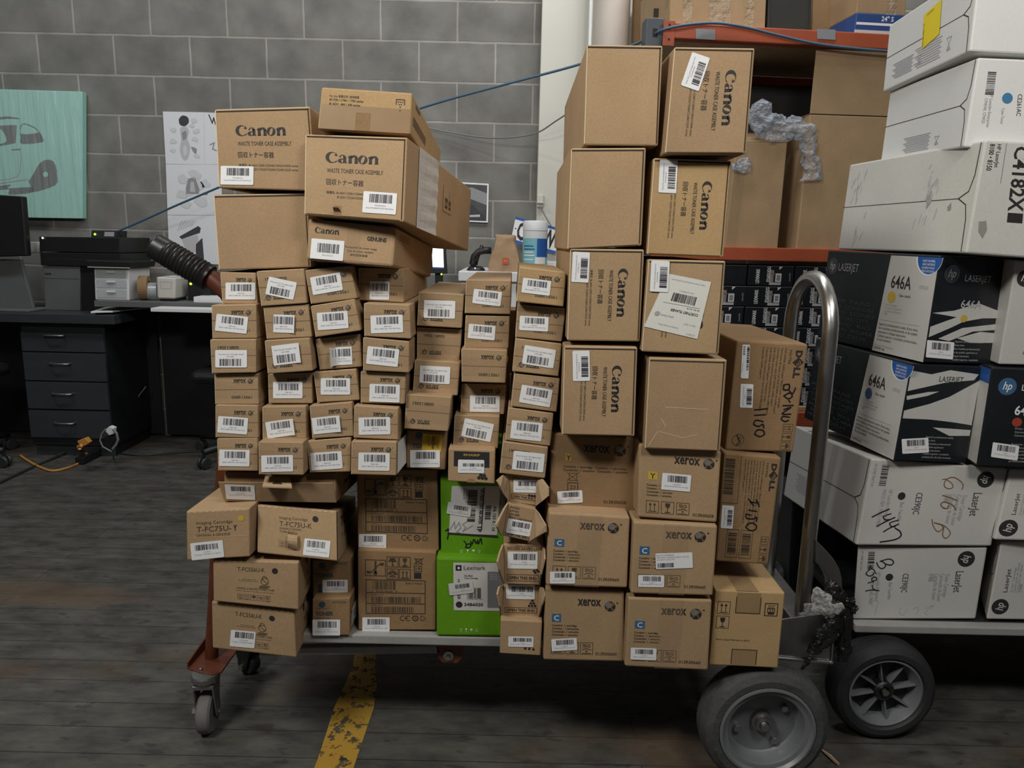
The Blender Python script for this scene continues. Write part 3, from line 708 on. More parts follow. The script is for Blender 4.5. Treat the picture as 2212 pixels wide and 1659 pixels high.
# torn cartons under the rightmost column
def torn(label, px, Y, flaps, lab, lines, dots=None, oy=.86, deck=None, top_slot=False):
    B = carton('torn_carton', label, 'box', px, Y, .36, 'kraft', group='torn cartons below the last narrow column', bev=.002, deck=deck)
    M = B.front; mb = B.mb; Y = B.Y
    greek(mb, M, lines, .10, .10 + .055 * max(len(q) for q in lines), .12, .10, .06, 'ink')
    if oy:
        mb.frame(M, .08, oy - .085, .93, oy + .075, .0010, 'ink_brown'); mb.text(M, 'OPEN THIS END', .12, oy + .035, .075, .88, 'ink', bold=.02)
    for (i, j) in dots or (): mb.disc(M, i, j, .0028, 'ink', n=12)
    if top_slot: mb.rect(M, .3, .0, .74, .05, 'kraft_dark', .0003)
    done(B)
    for edge, pts in flaps:
        a, b = (B.f[0], B.f[3]) if edge == 'l' else (B.f[1], B.f[2])
        poly = [a] + [at(x, y, Y + dy) for x, y, dy in pts] + [b]
        mb = MB(); n_ = (b - a).cross(poly[1] - a).normalized()
        mb.prism(poly, n_ * .0035, 'kraft_pale'); mb.build('torn_flap', B.root)
    if lab: sticker(B.root, patch(B, *lab, off=.0012), 12, '841849', 'RICOH MP C4503 Toner', bars=(.2, .12, .92, .48))
    return B
def zf(fr, *v): return [(*z(fr, v[i], v[i + 1])[0], v[i + 2]) for i in range(0, len(v), 3)]
torn('torn brown carton with crumpled side flaps, highest of the torn stack', z('E', 1545, 985, 1835, 1020, 1822, 1312, 1540, 1272), 1.46,
     [('l', zf('E', 1480, 992, -.01, 1412, 1052, -.035, 1450, 1110, -.04, 1485, 1190, -.03)), ('r', zf('E', 1890, 1030, -.01, 1955, 1120, -.03, 1955, 1205, -.035, 1890, 1260, -.03))],
     ('E', 1708, 1105, 250, 135, 1), ['RICOH CARTRIDGE', 'COLOR TONER'], [(.72, .66), (.82, .66), (.92, .66)], .76)
torn('torn leaning carton with wide open flaps and tilted label, second of the torn stack', z('H', 1722, 372, 2010, 432, 1950, 772, 1662, 708), 1.445,
     [('l', zf('H', 1690, 420, -.015, 1600, 590, -.04, 1608, 618, -.04, 1640, 680, -.02)), ('r', zf('H', 2050, 480, -.02, 2120, 600, -.04, 2122, 668, -.04, 2030, 720, -.03))],
     ('E', 1640, 1535, 250, 150, 10), ['RICOH.', 'SAVIN.', 'LANIER.', 'PRINT CARTRIDGE', 'MAGENTA'], None, .90)
torn('torn carton with a slotted top edge and folded flaps, third of the torn stack', z('H', 1672, 800, 2092, 812, 2052, 1222, 1682, 1210), 1.45,
     [('l', zf('H', 1640, 880, -.02, 1614, 980, -.035, 1630, 1060, -.03)), ('r', zf('H', 2108, 850, -.02, 2110, 950, -.035, 2070, 1110, -.03))],
     ('H', 1870, 960, 312, 178, 1), ['RICOH SAVIN LANIER'], [(.80, .64), (.87, .61), (.84, .68), (.92, .65)], .83, top_slot=True)
torn('torn carton with half covered label and six printed dots, fourth of the torn stack', z('H', 1672, 1224, 2055, 1228, 2042, 1565, 1652, 1552), 1.465,
     [('l', zf('H', 1632, 1240, -.02, 1612, 1320, -.035, 1640, 1440, -.03)), ('r', zf('H', 2090, 1250, -.02, 2118, 1330, -.035, 2085, 1420, -.03))],
     ('H', 1848, 1290, 300, 150, 1), ['RICOH'], [(.80, .46), (.76, .54), (.84, .54), (.72, .62), (.80, .62), (.88, .62)], .77)
B = torn('squat brown carton with printed dashes and a scalloped top, lowest of the torn stack', z('I', 1642, 812, 2075, 832, 2055, 1185, 1632, 1160), 1.45, [], ('I', 1852, 1037, 262, 108, 1), [' '], [(.62, .81), (.72, .815), (.82, .82)], None, deck=.287)
# ================================================================ left pile, upper and lower boxes
def lbl(B, fr, cx, cy, w_, h_, an=0, seed=3, l1='FM4-8400-010', l2='Canon FM4-8400-010 (WT-202) Waste', rot=0, **k):
    return sticker(B.root, patch(B, fr, cx, cy, w_, h_, an, .0012), seed, l1, l2, rot=rot, **k)
B = carton('canister_carton', 'brown carton with bold black logo, standing highest at the far left of the load', 'box', z('A', 215, 288, 905, 268, 950, 880, 240, 858), 1.46, .46, groove=.006)
canon_print(B.mb, B.front); done(B); lbl(B, 'A', 377, 768, 238, 135, 1)
B = carton('canister_carton', 'blank brown carton under the left logo carton, above the narrow columns', 'box', z('A', 205, 905, 885, 893, 912, 1432, 240, 1455), 1.47, .46, groove=.006)
done(B)
B = carton('canister_carton', 'flat wide brown carton with small print lying on top of the tilted logo carton', 'box', z('A', 988, 127, 1645, 170, 1630, 470, 958, 430), 1.42, .50, 'kraft_gold', back=('TR', 952, 323))
M = B.front; mb = B.mb
mb.rect(M, .02, .40, .985, .985, 'tape_print', .0002); mb.rect(M, .40, .55, .56, .985, 'kraft_dark', .0004)
mb.text(M, 'For Use 機種名称: 適用機種', .10, .22, .05, .42, 'ink_brown'); mb.text(M, 'iR1730 / 1740 / 1750 series', .10, .31, .055, .47, 'ink_brown', bold=.01); mb.text(M, 'iR ADV  400 / 500 series', .10, .41, .055, .44, 'ink_brown', bold=.01)
P = M.sub(.83, .18, .92, .42); mb.line(P, [(0, .5), (0, 0), (1, 0), (1, .5)], .0014, 'ink'); [mb.disc(P, i, j, .0012, 'ink', n=8) for i, j in ((.25, .25), (.5, .25), (.75, .25), (.38, .5), (.62, .5), (.5, .75), (.5, 1.1))]
P = B.right; [mb.line(P, [(.05, .50 + .06 * i), (.42, .50 + .06 * i)], .0022, 'ink_faint') for i in range(4)]; mb.rect(P, .10, .10, .22, .20, 'ink_faint')
done(B)
B = carton('canister_carton', 'large tilted brown logo carton with white tape around its right side', 'box', z('A', 872, 468, 1610, 492, 1585, 1105, 862, 1052), 1.40, .50, 'kraft', back=('TR', 1018, 409), groove=.006)
canon_print(B.mb, B.front)
M = B.front; B.mb.rect(M, .30, .86, .375, .985, 'kraft_dark', .0004); B.mb.quad(M(.30, .93, .0006), M(.375, .93, .0006), M(.365, .89, .010), M(.31, .89, .010), 'kraft')
done(B); lbl(B, 'A', 1410, 967, 244, 155, 4)
mb = MB(); R = B.right; N = 10
for i in range(N): mb.quad(R(.14, (i + 1) / N, .0015), R(.40, (i + 1) / N, .0015 + .002 * (i % 2)), R(.40, i / N, .0015 + .002 * ((i + 1) % 2)), R(.14, i / N, .0015), 'white_tape')
mb.build('white_tape', B.root)
mb = MB(); P = M3([R(.50, .24, .001), R(.64, .24, .001), R(.64, .60, .001), R(.50, .60, .001)]); paper(mb, P, 'kraft_pale', .001); P2 = P.sub(.1, .1, .9, .9, 90)
mb.bars(P2, .45, .05, .95, .35, 'ink_brown', 6, 10); mb.bars(P2, .45, .5, .95, .9, 'ink_brown', 9, 10); mb.text(P2, 'C1-2530', .02, .3, .12, .35, 'ink_faint'); mb.build('side_sticker', B.root)
B = carton('canister_carton', 'crumpled taped brown carton squeezed beneath the tilted logo carton', 'box', z('A', 890, 1078, 1530, 1142, 1506, 1430, 876, 1376), 1.425, .42, 'kraft', back=('TR', 936, 533), bev=.005)
M = B.front; mb = B.mb
canon(mb, M, .085, .36, .33, .14); mb.text(M, 'GENUINE', .68, .40, .10, .90, 'ink', bold=.03)
mb.text(M, 'Receptacle de toner usage', .44, .62, .045, .80, 'ink_brown'); mb.text(M, 'Caja de toner residual', .46, .71, .045, .76, 'ink_brown'); mb.text(M, '废粉回收容器', .50, .81, .045, .70, 'ink_brown')
P = B.right; [mb.line(P, [(.08, .15 + .06 * i), (.3, .15 + .06 * i)], .0018, 'ink_faint') for i in range(3)]
done(B); lbl(B, 'A', 1030, 1305, 240, 145, 5, 4, 'FM3-5945-010', None, bars=(.2, .2, .85, .66))
mb = MB(); mb.quad(M(.46, 1, .0008), M(.62, 1, .0008), M(.60, 0, .0008), M(.44, 0, .0008), 'clear_tape'); mb.build('packing_tape', B.root)
# open flat box under the left columns
B = carton('open_carton', 'long low brown carton with its front flap down, under the three left narrow columns', 'box', z('F', 520, 45, 1735, 60, 1742, 384, 518, 366), 1.47, .30, 'kraft_dark', skew=(.10, 1, 0), ext=1.5)
M = B.front; P = B.right; B.mb.text(P, 'SHARP', .12, .30, .13, .62, 'ink', bold=.03); B.mb.text(P, 'MX-500NT', .12, .62, .12, .8, 'ink', bold=.03)
done(B)
mb = MB(); f = [at(*q, 1.462) for q in z('F', 490, 130, 1722, 142, 1742, 382, 522, 364)]; f[0] += Vector((0, -.016, 0)); f[1] += Vector((0, -.016, 0))
mb.prism(f, Vector((0, .003, 0)), 'kraft', .0008)
fl = mb.build('front_flap', B.root)
FM = M3(f); P = M3([on_plane(*q, f[0], FM.n) for q in z('F', 530, 178, 855, 188, 865, 348, 550, 338)], .0014)
sticker(B.root, P, 15, 'MX-500NT', 'Sharp MX500NT Black Toner', bars=(.2, .10, .85, .42))
mb = MB(); f2 = [at(*q, 1.46) for q in z('F', 970, 92, 1240, 98)] + [at(*q, 1.425) for q in z('F', 1262, 212, 935, 200)]
mb.prism(f2, Vector((0, 0, -.004)), 'kraft_pale', .001); TM = M3(f2); mb.disc(TM, .5, .78, .0095, 'gap', off=.0006, n=18, a0=PI, a1=2 * PI)
mb.quad(f2[3], f2[2], f2[2] + Vector((-.003, .012, -.006)), f2[3] + Vector((.003, .012, -.006)), 'kraft_dark')
mb.build('tuck_tab', B.root)
def dashes(mb, M, v=.012, n=12, u0=.02, u1=.98):
    for i in range(n):
        a = u0 + (u1 - u0) * i / n; mb.rect(M, a, v, a + (u1 - u0) / n * .5, v + .018, 'edge_pale', .0004)
B = carton('drum_carton', 'brown carton with a printed yellow dot, jutting out furthest left above the caster', 'box', z('F', 110, 475, 800, 442, 802, 970, 118, 1010), 1.425, .42, 'kraft', lean=(.05, 1, 0))
M = B.front; mb = B.mb; dashes(mb, M, .02, 10)
mb.text(M, 'Imaging Cartridge', .165, .275, .062, .73, 'ink_faint'); mb.text(M, 'T-FC75U-', .165, .43, .105, .71, 'ink_brown'); mb.text(M, 'Y', .745, .435, .11, .80, 'ink', bold=.03); mb.text(M, 'ORIGINAL & GENUINE', .16, .525, .052, .69, 'ink_faint')
mb.disc(M, .865, .19, .0066, 'yellow_dot', n=22); mb.line(M, [(.12, .535), (.98, .555)], .001, 'edge_pale')
done(B); lbl(B, 'F', 342, 895, 355, 185, -6, 21, 'T-FC75UY', 'Toshiba T-FC75U-Y Yellow', bars=(.14, .14, .84, .46))
B = carton('drum_carton', 'wide brown carton with a black dot and torn loose strip, beside the yellow dotted one', 'box', z('F', 884, 402, 1762, 472, 1770, 1018, 882, 925), 1.47, .40, 'kraft', back=('TR', 768, 1071))
M = B.front; mb = B.mb; dashes(mb, M, .02, 12, .05)
mb.text(M, 'Imaging Cartridge', .27, .255, .06, .615, 'ink_faint'); mb.text(M, 'T-FC75U-K', .272, .40, .10, .67, 'ink_brown'); mb.text(M, 'ORIGINAL & GENUINE', .27, .465, .042, .54, 'ink_faint'); mb.text(M, 'TOSHIBA TONER', .272, .53, .04, .45, 'ink_faint')
mb.disc(M, .715, .20, .0062, 'ink', n=22)
for i, k in enumerate(('stack', 'up')): icon(mb, M.sub(.265 + .085 * i, .70, .338 + .085 * i, .82), k, 'ink_faint')
P = B.right; mb.text(P, 'TOSHIBA', .10, .36, .20, .95, 'ink', bold=.03); mb.text(P, 'T-FC75U', .12, .62, .12, .75, 'ink_faint')
mb.line(M, [(.985, .02), (.985, .99)], .003, 'gap', .0003)
done(B); lbl(B, 'F', 1530, 872, 285, 182, 6, 22, 'T-FC75UK', 'Toshiba T-FC75U-K (T-FC75UK) Black', bars=(.12, .10, .80, .48))
mb = MB(); vs = []
for i in range(7):
    v = .48 + .36 * i / 6; o_ = .004 + .012 * math.sin(PI * i / 6) + (.010 if i == 0 else 0); vs += [M(.385, v, o_), M(.50, v + .01, o_ * .7)]
mb.add(vs, [(2 * i, 2 * i + 2, 2 * i + 3, 2 * i + 1) for i in range(6)], 'kraft_pale'); mb.build('torn_strip', B.root)
def lower(label, px, Y, top, deck=None):
    B = carton('drum_carton', label, 'box', px, Y, .40, 'kraft', deck=deck, lean=(-.03, 1, 0)); M = B.front; mb = B.mb
    dashes(mb, M, .015, 13)
    mb.text(M, 'T-FC556U-K', .285, .235, .088, .605, 'ink_brown'); mb.disc(M, .725, .20, .0062, 'ink', n=22)
    mb.disc(M, .605, .44, .0082, 'ink_brown', r2=.0070, n=24); mb.line(M, [(.575, .39), (.635, .49)], .0014, 'ink_brown'); mb.line(M, [(.578, .40), (.578, .35), (.60, .32), (.63, .35), (.63, .39)], .001, 'ink_brown')
    mb.poly(M, [(.56, .53), (.67, .535), (.64, .60), (.53, .595)], 'ink_faint')
    mb.text(M, 'Never attempt to open', .345, .425, .022, .50, 'ink_brown'); mb.text(M, 'Ne jamais essayer ouvrir', .295, .46, .022, .53, 'ink_brown')
    mb.text(M, 'ORIGINAL & GENUINE TOSHIBA TONER', .275, .645, .042, .72, 'ink_faint'); mb.text(M, 'Patent: http://www.toshibatec.co.jp/en/patent', .275, .695, .026, .71, 'ink_faint')
    for i, k in enumerate(('stack', 'up', 'umbrella', 'hand', 'roof')): icon(mb, M.sub(.283 + .080 * i, .755, .350 + .080 * i, .88), k, 'ink_brown')
    P = B.right; mb.text(P, 'TOSHIBA', .12, .32, .16, .95, 'ink', bold=.03); mb.text(P, 'T-FC556U', .15, .60, .12, .85, 'ink_faint'); mb.text(P, 'ORIGINAL & GENUINE', .12, .80, .08, .9, 'ink_faint')
    return done(B)
lower('unlabelled brown carton with a crossed bottle symbol, second up at the left foot', z('F', 400, 1000, 1330, 1030, 1330, 1548, 406, 1452), 1.43, 1)
B = lower('lowest left brown carton, crossed bottle symbol half under a white label', z('G', 386, 100, 1286, 208, 1308, 708, 396, 604), 1.44, 0)
lbl(B, 'G', 727, 502, 270, 180, 5, 24, 'T-FC556UK', 'Toshiba T-FC556U-K Black', bars=(.18, .08, .92, .44))
def konica(label, px, Y, lab, deck=None, blue=False):
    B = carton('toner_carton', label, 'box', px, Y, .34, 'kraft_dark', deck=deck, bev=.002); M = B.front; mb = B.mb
    mb.disc(M, .26, .15, .0072, 'konica_blue', n=20); mb.text(M, 'KONICA MINOLTA', .10, .27, .03, .46, 'ink_faint'); mb.text(M, 'A3VX230', .52, .12, .05, .90, 'konica_blue'); mb.text(M, 'TONER', .08, .45, .10, .56, 'konica_blue', bold=.03)
    mb.frame(M, .10, .52, .45, .60, .0008, 'ink_faint'); 
    if blue: mb.rect(M, .14, .64, .27, .88, 'konica_blue')
    else: pass
    done(B); lbl(B, *lab, 27, 'A3VX230', 'Konica Minolta TN-619 Toner'); return B
konica('dark brown carton with a blue dot, upper of the blue dotted pair near the deck', z('F', 1482, 1005, 1890, 1000, 1900, 1420, 1488, 1415), 1.535, ('F', 1730, 1285, 275, 140, 0), None, True)
B = konica('dark brown carton with crumpled clear tape on its side, lower of blue dotted pair', z('G', 1482, 72, 1890, 62, 1886, 463, 1482, 463), 1.53, ('G', 1635, 377, 300, 172, 0), .287)
mb = MB(); R = B.right; mb.quad(R(.02, .80, .002), R(.40, .70, .010), R(.42, .12, .012), R(.0, .28, .004), 'film_clear'); mb.build('loose_tape', B.root)
def tall(label, px, Y, lab, deck=None):
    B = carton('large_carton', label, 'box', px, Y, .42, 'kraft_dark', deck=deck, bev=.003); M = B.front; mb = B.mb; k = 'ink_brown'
    icon(mb, M.sub(.10, .12, .355, .315), 'thermo', k, wd=.0016)
    for i, (a, b_) in enumerate((('umbrella', 'glass'), ('sun', 'up'))):
        for j, kk in enumerate((a, b_)): icon(mb, M.sub(.375 + .157 * j, .075 + .15 * i, .515 + .157 * j, .20 + .15 * i), kk, k, wd=.0014)
    icon(mb, M.sub(.735, .085, .825, .16), 'bin', k, fr=False, wd=.0016); mb.frame(M, .72, .18, .815, .25, .0016, k); mb.text(M, '19', .738, .235, .038, .80, k, bold=.02); mb.rect(M, .72, .265, .812, .34, 'ink')
    mb.frame(M, .105, .365, .862, .785, .0018, k); mb.line(M, [(.105, .525), (.862, .525)], .0018, k); mb.line(M, [(.105, .66), (.862, .66)], .0018, k)
    mb.bars(M, .19, .375, .48, .485, 'ink_brown', 31, 22); mb.text(M, '0   95205 86628   4', .175, .515, .020, .50, k); mb.text(M, 'Made in Vietnam', .61, .412, .024, .83, k)
    mb.text(M, 'CF0W0011-X0X', .165, .558, .014, .33, k); mb.bars(M, .175, .575, .80, .648, 'ink_brown', 32, 34); mb.text(M, 'C0W0011-XX', .165, .69, .014, .3, k); mb.bars(M, .175, .70, .71, .775, 'ink_brown', 33, 30)
    for cu in (.575, .645): mb.disc(M, cu, .845, .0064, 'ink', r2=.0050, a0=.8, a1=2 * PI - .8, n=16)
    mb.line(M, [(.603, .845), (.640, .845)], .0014, 'ink')
    mb.disc(M, .735, .845, .0070, 'ink', r2=.0050, n=20); mb.poly(M, [(.722, .838), (.748, .838), (.735, .858)], 'ink'); mb.disc(M, .83, .845, .0070, 'ink_faint', r2=.0056, n=3); mb.disc(M, .83, .845, .0066, 'ink_faint', r2=.0054, n=20)
    done(B); lbl(B, *lab, 34, '106R02605', 'Xerox 106R02605 Phaser 7100'); return B
tall('tall brown carton of symbols and barcodes, upper of the two behind the narrow columns', z('H', 145, 20, 985, 22, 1000, 868, 158, 832), 1.545, ('H', 312, 768, 285, 155, 1))
tall('tall brown carton of symbols and barcodes, lower one resting on the grey deck', z('H', 155, 850, 972, 878, 968, 1690, 162, 1690), 1.54, ('I', 348, 858, 284, 148, 0), .287)
# green boxes
B = carton('green_carton', 'bright green carton with a shipping label and black marker scrawl, upper of two green ones', 'box', z('H', 1015, 92, 1700, 128, 1685, 925, 1022, 902), 1.535, .42, 'green')
M = B.front; mb = B.mb; K = lambda *p: mb.line(M, curve(list(p)), .0026, 'marker', .0006)
W_ = lambda *v: [M.inv(*q) for q in z('H', *v)]
K(*W_(1090, 640, 1105, 650, 1090, 740)); K(*W_(1070, 655, 1150, 640)); K(*W_(1262, 762, 1285, 795, 1278, 830)); K(*W_(1285, 800, 1320, 790, 1330, 815, 1300, 832, 1282, 820)); K(*W_(1332, 765, 1345, 795, 1365, 745, 1385, 785, 1402, 755)); K(*W_(1402, 760, 1412, 790, 1435, 735, 1446, 790))
for i, s in enumerate(((1235, 'g'), (1300, 'u'), (1360, 'r'), (1420, 'b'))): icon(mb, M.sub(*W_(s[0] - 22, 845)[0], *W_(s[0] + 22, 888)[0]), ('up', 'glass', 'umbrella', 'stack')[i], 'paper', fr=False)
done(B)
M = M3([on_plane(*q, B.f[0], B.front.n) for q in z('H', 1135, 190, 1640, 190, 1605, 700, 1105, 680)], .001); mb = MB(); paper(mb, M, 'label_green_white', .0008)
P = M.sub(0, 0, 1, 1, 90); mb.text(P, 'UPS NEXT DAY AIR SAVER', .06, .40, .075, .78, 'ink', bold=.02); mb.text(P, '1P', .84, .42, .085, .95, 'ink', bold=.03); mb.line(P, [(.03, .33), (.9, .33)], .002, 'ink')
mb.text(P, 'PA 153 0 - 10', .42, .115, .06, .92, 'ink', bold=.015); mb.bars(P, .40, .16, .68, .28, 'ink', 41, 16); mb.bars(P, .08, .46, .40, .66, 'ink', 42, 18); mb.bars(P, .46, .48, .74, .64, 'ink', 43, 16)
greek(mb, P, ['TRACKING #: 1Z 7', 'BILLING: P/P'], .05, .35, .70, .05, .03, 'ink'); mb.line(M, [(-.01, 1.0), (1, 1.03)], .004, 'ink')
mb.line(M, [(.02, .92), (.10, .75), (.12, .9), (.2, .76), (.24, .88), (.14, .98), (.22, .97)], .0022, 'smudge_mid'); mb.line(M, [(.36, .74), (.27, .80), (.34, .86), (.28, .95), (.48, .82)], .0022, 'smudge_mid')
mb.build('shipping_label', B.root)
sticker(B.root, patch(B, 'H', 1212, 432, 250, 125, 9, .0022), 44, '24B6020', 'Lexmark 24B6020 Black', mt='label_green_white', bars=(.28, .18, .85, .52))
mb = MB(); P = M3([on_plane(*q, B.f[0], B.front.n) for q in z('H', 1640, 215, 1690, 215, 1690, 470, 1628, 470)], .0007); paper(mb, P, 'panel_grey', .0005); mb.build('grey_panel', B.root)
B = carton('green_carton', 'bright green carton with white panel and black disc, lower one on grey deck', 'box', z('H', 972, 928, 1700, 955, 1690, 1760, 975, 1755), 1.52, .42, 'green', deck=.287, bev=.006)
mb = B.mb; M = B.front
for i in range(4): icon(mb, M.sub(.33 + .075 * i, .885, .385 + .075 * i, .94), ('up', 'glass', 'umbrella', 'stack')[i], 'paper', fr=False)
done(B)
M = M3([on_plane(*q, B.f[0], B.front.n) for q in z('H', 1150, 985, 1700, 990, 1695, 1490, 1155, 1480)], .001); mb = MB(); paper(mb, M, 'label_green_white', .0008)
mb.rect(M, .045, .05, .155, .165, 'ink', .0004); mb.poly(M, [(.09, .08), (.13, .10), (.11, .14), (.08, .12)], 'paper', .0007)
mb.text(M, 'Lexmark', .20, .145, .085, .61, 'ink_brown'); mb.text(M, 'One Black', .205, .285, .035, .37, 'ink_brown', bold=.01); mb.text(M, 'Toner Cartridge', .205, .335, .035, .465, 'ink_brown', bold=.01)
mb.rect(M, .65, .18, 1.0, .93, 'panel_grey', .0004); greek(mb, M, ['XM7155', 'XM7163', 'XM7170'], .69, .83, .25, .05, .03, 'smudge')
mb.bars(M, .26, .52, .52, .74, 'ink_brown', 46, 12); mb.text(M, '7 34646 40112 9', .25, .765, .02, .55, 'ink_brown'); mb.text(M, '2', .075, .40, .06, .125, 'ink'); P = M.sub(.06, .66, .14, .76, 90); mb.text(P, '20', .0, .8, .7, .95, 'ink', bold=.02)
mb.disc(M, .105, .875, .0074, 'ink', n=26); mb.text(M, '24B6020', .20, .90, .06, .565, 'ink', bold=.025)
mb.build('white_panel', B.root)
sticker(B.root, patch(B, 'I', 1232, 478, 255, 125, -7, .0024), 47, '24B6020', 'Lexmark 24B6020 Black', mt='label_green_white', bars=(.28, .16, .85, .50))
# ================================================================ right-hand pile of larger cartons
def big(label, fr_px, Y, L=.46, mt='kraft', groove=.006, deck=None, cat='box', name='canister_carton', back=None, group=None):
    return carton(name, label, cat, fr_px, Y, L, mt, groove=groove, deck=deck, back=back, group=group)
def seam_edges(B, top=.02, right=.02):
    M = B.front
    B.mb.line(M, [(.01, .012), (.99, .012)], .0016, 'edge_pale', .0004)
B = big('large blank brown carton standing highest on the right-hand pile, by the white column', z('L', 345, 160, 1072, 170, 1025, 1130, 315, 1122), 1.40, .60); done(B)
M = B.left; mb = MB(); mb.rect(M, .02, .86, .16, .985, 'gap', .0006); mb.build('cut_handle', B.root)
B = big('brown carton with sideways logo and slanted label, on top of the right-hand pile', z('L', 1182, 182, 1952, 194, 1868, 1205, 1085, 1205), 1.375)
canon_print(B.mb, B.front.sub(0, 0, 1, 1, 90)); done(B); lbl(B, 'L', 1380, 420, 335, 180, 109, 51)
B = big('blank brown carton under the highest blank carton of the right-hand pile', z('p', 1234, 320, 1396, 319, 1386, 531, 1225, 540), 1.40); done(B)
B = big('golden brown carton with sideways logo and straight label, second down in the logo pile', z('p', 1412.6, 341, 1580, 347, 1563, 556, 1397, 550.4), 1.40, mt='kraft_gold')
canon_print(B.mb, B.front.sub(.03, .02, .97, .98, 90)); done(B); lbl(B, 'M', 1119, 228, 312, 172, 93, 52)
B = big('brown carton with sideways logo and label, by the rightmost narrow column, upper of two', z('p', 1231.8, 537, 1392, 539, 1382, 738, 1225, 736), 1.40)
canon_print(B.mb, B.front.sub(0, 0, 1, 1, 90)); done(B); lbl(B, 'M', 284, 1093, 290, 164, 93, 53)
B = big('brown carton half hidden by a large crooked white address paper', z('p', 1401, 560, 1568, 564, 1552.8, 766.6, 1386, 759.8), 1.39)
canon_print(B.mb, B.front.sub(0, 0, 1, 1, 90)); done(B)
M = M3([on_plane(*q, B.f[0], B.front.n) for q in z('M', 1120, 1155, 1530, 1235, 1398, 1780, 888, 1660)], .0012); mb = MB(); paper(mb, M, 'paper_cream', .0006)
P = M.sub(0, 0, 1, 1, 180); mb.text(P, 'CORTNEY FLANER', .10, .42, .045, .66, 'ink', bold=.012); mb.bars(P, .22, .55, .72, .70, 'ink', 61, 26); mb.line(P, [(.1, .52), (.85, .50)], .0008, 'label_grey'); mb.text(P, 'UPN: 9274890214', .3, .76, .022, .62, 'label_grey')
mb.text(P, 'ES-198, L-22-198', .10, .49, .025, .35, 'ink'); mb.text(P, 'pitney bowes', .55, .29, .04, .80, 'label_grey'); mb.disc(P, .87, .28, .0048, 'label_grey', n=16); mb.text(P, 'May 15, 2019', .10, .22, .028, .32, 'label_grey'); mb.text(P, 'SendSuite Tracking Online', .40, .12, .028, .78, 'label_grey'); mb.text(P, 'http://www.sendsuite/tracking.com', .12, .93, .026, .88, 'label_grey'); mb.text(P, '5/15/2019', .06, .06, .028, .22, 'label_grey')
mb.build('address_paper', B.root)
sticker(B.root, patch(B, 'M', 1038, 1180, 297, 176, 93, .0024), 54, 'FM4-8400-010', 'Canon FM4-8400-010 (WT-202) Waste')
B = big('brown carton with sideways logo and label, by the rightmost narrow column, lower of two', z('p', 1219, 747, 1377.5, 750, 1371, 943, 1213.7, 940), 1.395)
canon_print(B.mb, B.front.sub(0, 0, 1, 1, 90)); done(B); lbl(B, 'N', 290, 664, 290, 164, 89, 55)
B = big('blank creased brown carton in the middle of the right-hand pile, under the address paper', z('p', 1402.5, 772, 1571, 777, 1556, 976, 1392, 970), 1.39, groove=.007)
M = B.front; [B.mb.line(M, p, .0012, 'edge_pale', .0004) for p in ([(.05, .96), (.16, .80)], [(.2, .66), (.26, .74)], [(.25, .53), (.8, .54)], [(.18, .80), (.50, .86), (.68, .82)])]; done(B)
def drum(label, px, Y, letter, box_mt, let_mt, num, lay, mt='kraft', deck=None, L=.44):
    B = carton('drum_carton', label, 'box', px, Y, L, mt, deck=deck, bev=.004); M = B.front; mb = B.mb
    xerox_word(mb, M, *lay[0])
    mb.rect(M, *lay[1], box_mt, .0004); a, b_, c_, d_ = lay[1]; mb.text(M, letter, (a + c_) / 2, d_ - (d_ - b_) * .17, (d_ - b_) * .64, mt=let_mt, al='c', off=.0008, bold=.01)
    u, v, dv = lay[2]
    if len(lay[3]) == 4:
        for i, s in enumerate(('Contains: 1 cartridge', 'Contenu : 1 cartouche', 'Contenido: 1 cartucho', 'Conteúdo: 1 cartucho')): mb.text(M, s, u, v + dv * i, .028, mt='ink_brown', bold=.012, squeeze=.93)
        for k, uu in zip(('up', 'glass', 'roof'), lay[3][:3]): icon(mb, M.sub(uu, lay[3][3], uu + .155, lay[3][3] + .165), k, 'ink_brown')
    else:
        mb.text(M, 'Contains: 1 cartridge · Contenu : 1 cartouche', u, v, .028, .88, 'ink_brown', bold=.012); mb.text(M, 'Contenido: 1 cartucho · Conteúdo: 1 cartucho', u, v + dv, .028, .89, 'ink_brown', bold=.012)
        icon(mb, M.sub(.21, .485, .32, .60), 'bin', 'ink', fr=False); mb.frame(M, .205, .62, .32, .73, .0016, 'ink_brown'); mb.text(M, '23', .23, .70, .048, .295, 'ink_brown')
    uu, vv = lay[4]; mb.text(M, num, uu, vv, .042, uu + .262, 'ink_brown', bold=.01)
    return done(B)
def tape_v(B, u0, u1):
    mb = MB(); M = B.front; mb.quad(M(u0 - .01, 1, .0006), M(u1 - .01, 1, .0006), M(u1 + .01, 0, .0006), M(u0 + .01, 0, .0006), 'clear_tape'); mb.build('packing_tape', B.root)
L3 = dict(seed=56, l1='013R00658', l2='XEROX 013R00658 Drum Cartridge')
B = drum('shade-tinted brown carton with letter Y and crossed bin symbol, above the blue C cartons', z('p', 1190, 935, 1377.7, 946, 1374, 1110, 1186.6, 1104), 1.46, 'Y', 'ink_gold', 'ink', '013R00658', ((.38, .68, .215, .085, .80, .175, .068), (.17, .25, .245, .345), (.15, .425, .045), (), (.62, .875)), 'kraft_dark')  # shade of the recess is put into the darker board colour
lbl(B, 'J', 281, 763, 215, 105, -3, **L3)
B = drum('brown carton with a bright yellow Y patch, above the blue C cartons', z('J', 872, 312, 1575, 378, 1535, 985, 857, 938), 1.405, 'Y', 'yellow_dot', 'ink', '013R00658', ((.43, .745, .215, .085, .855, .185, .068), (.115, .355, .235, .465), (.105, .55, .046), (.105, .295, .485, .755), (.69, .93)))
lbl(B, 'J', 1187, 638, 248, 142, 5, **L3)
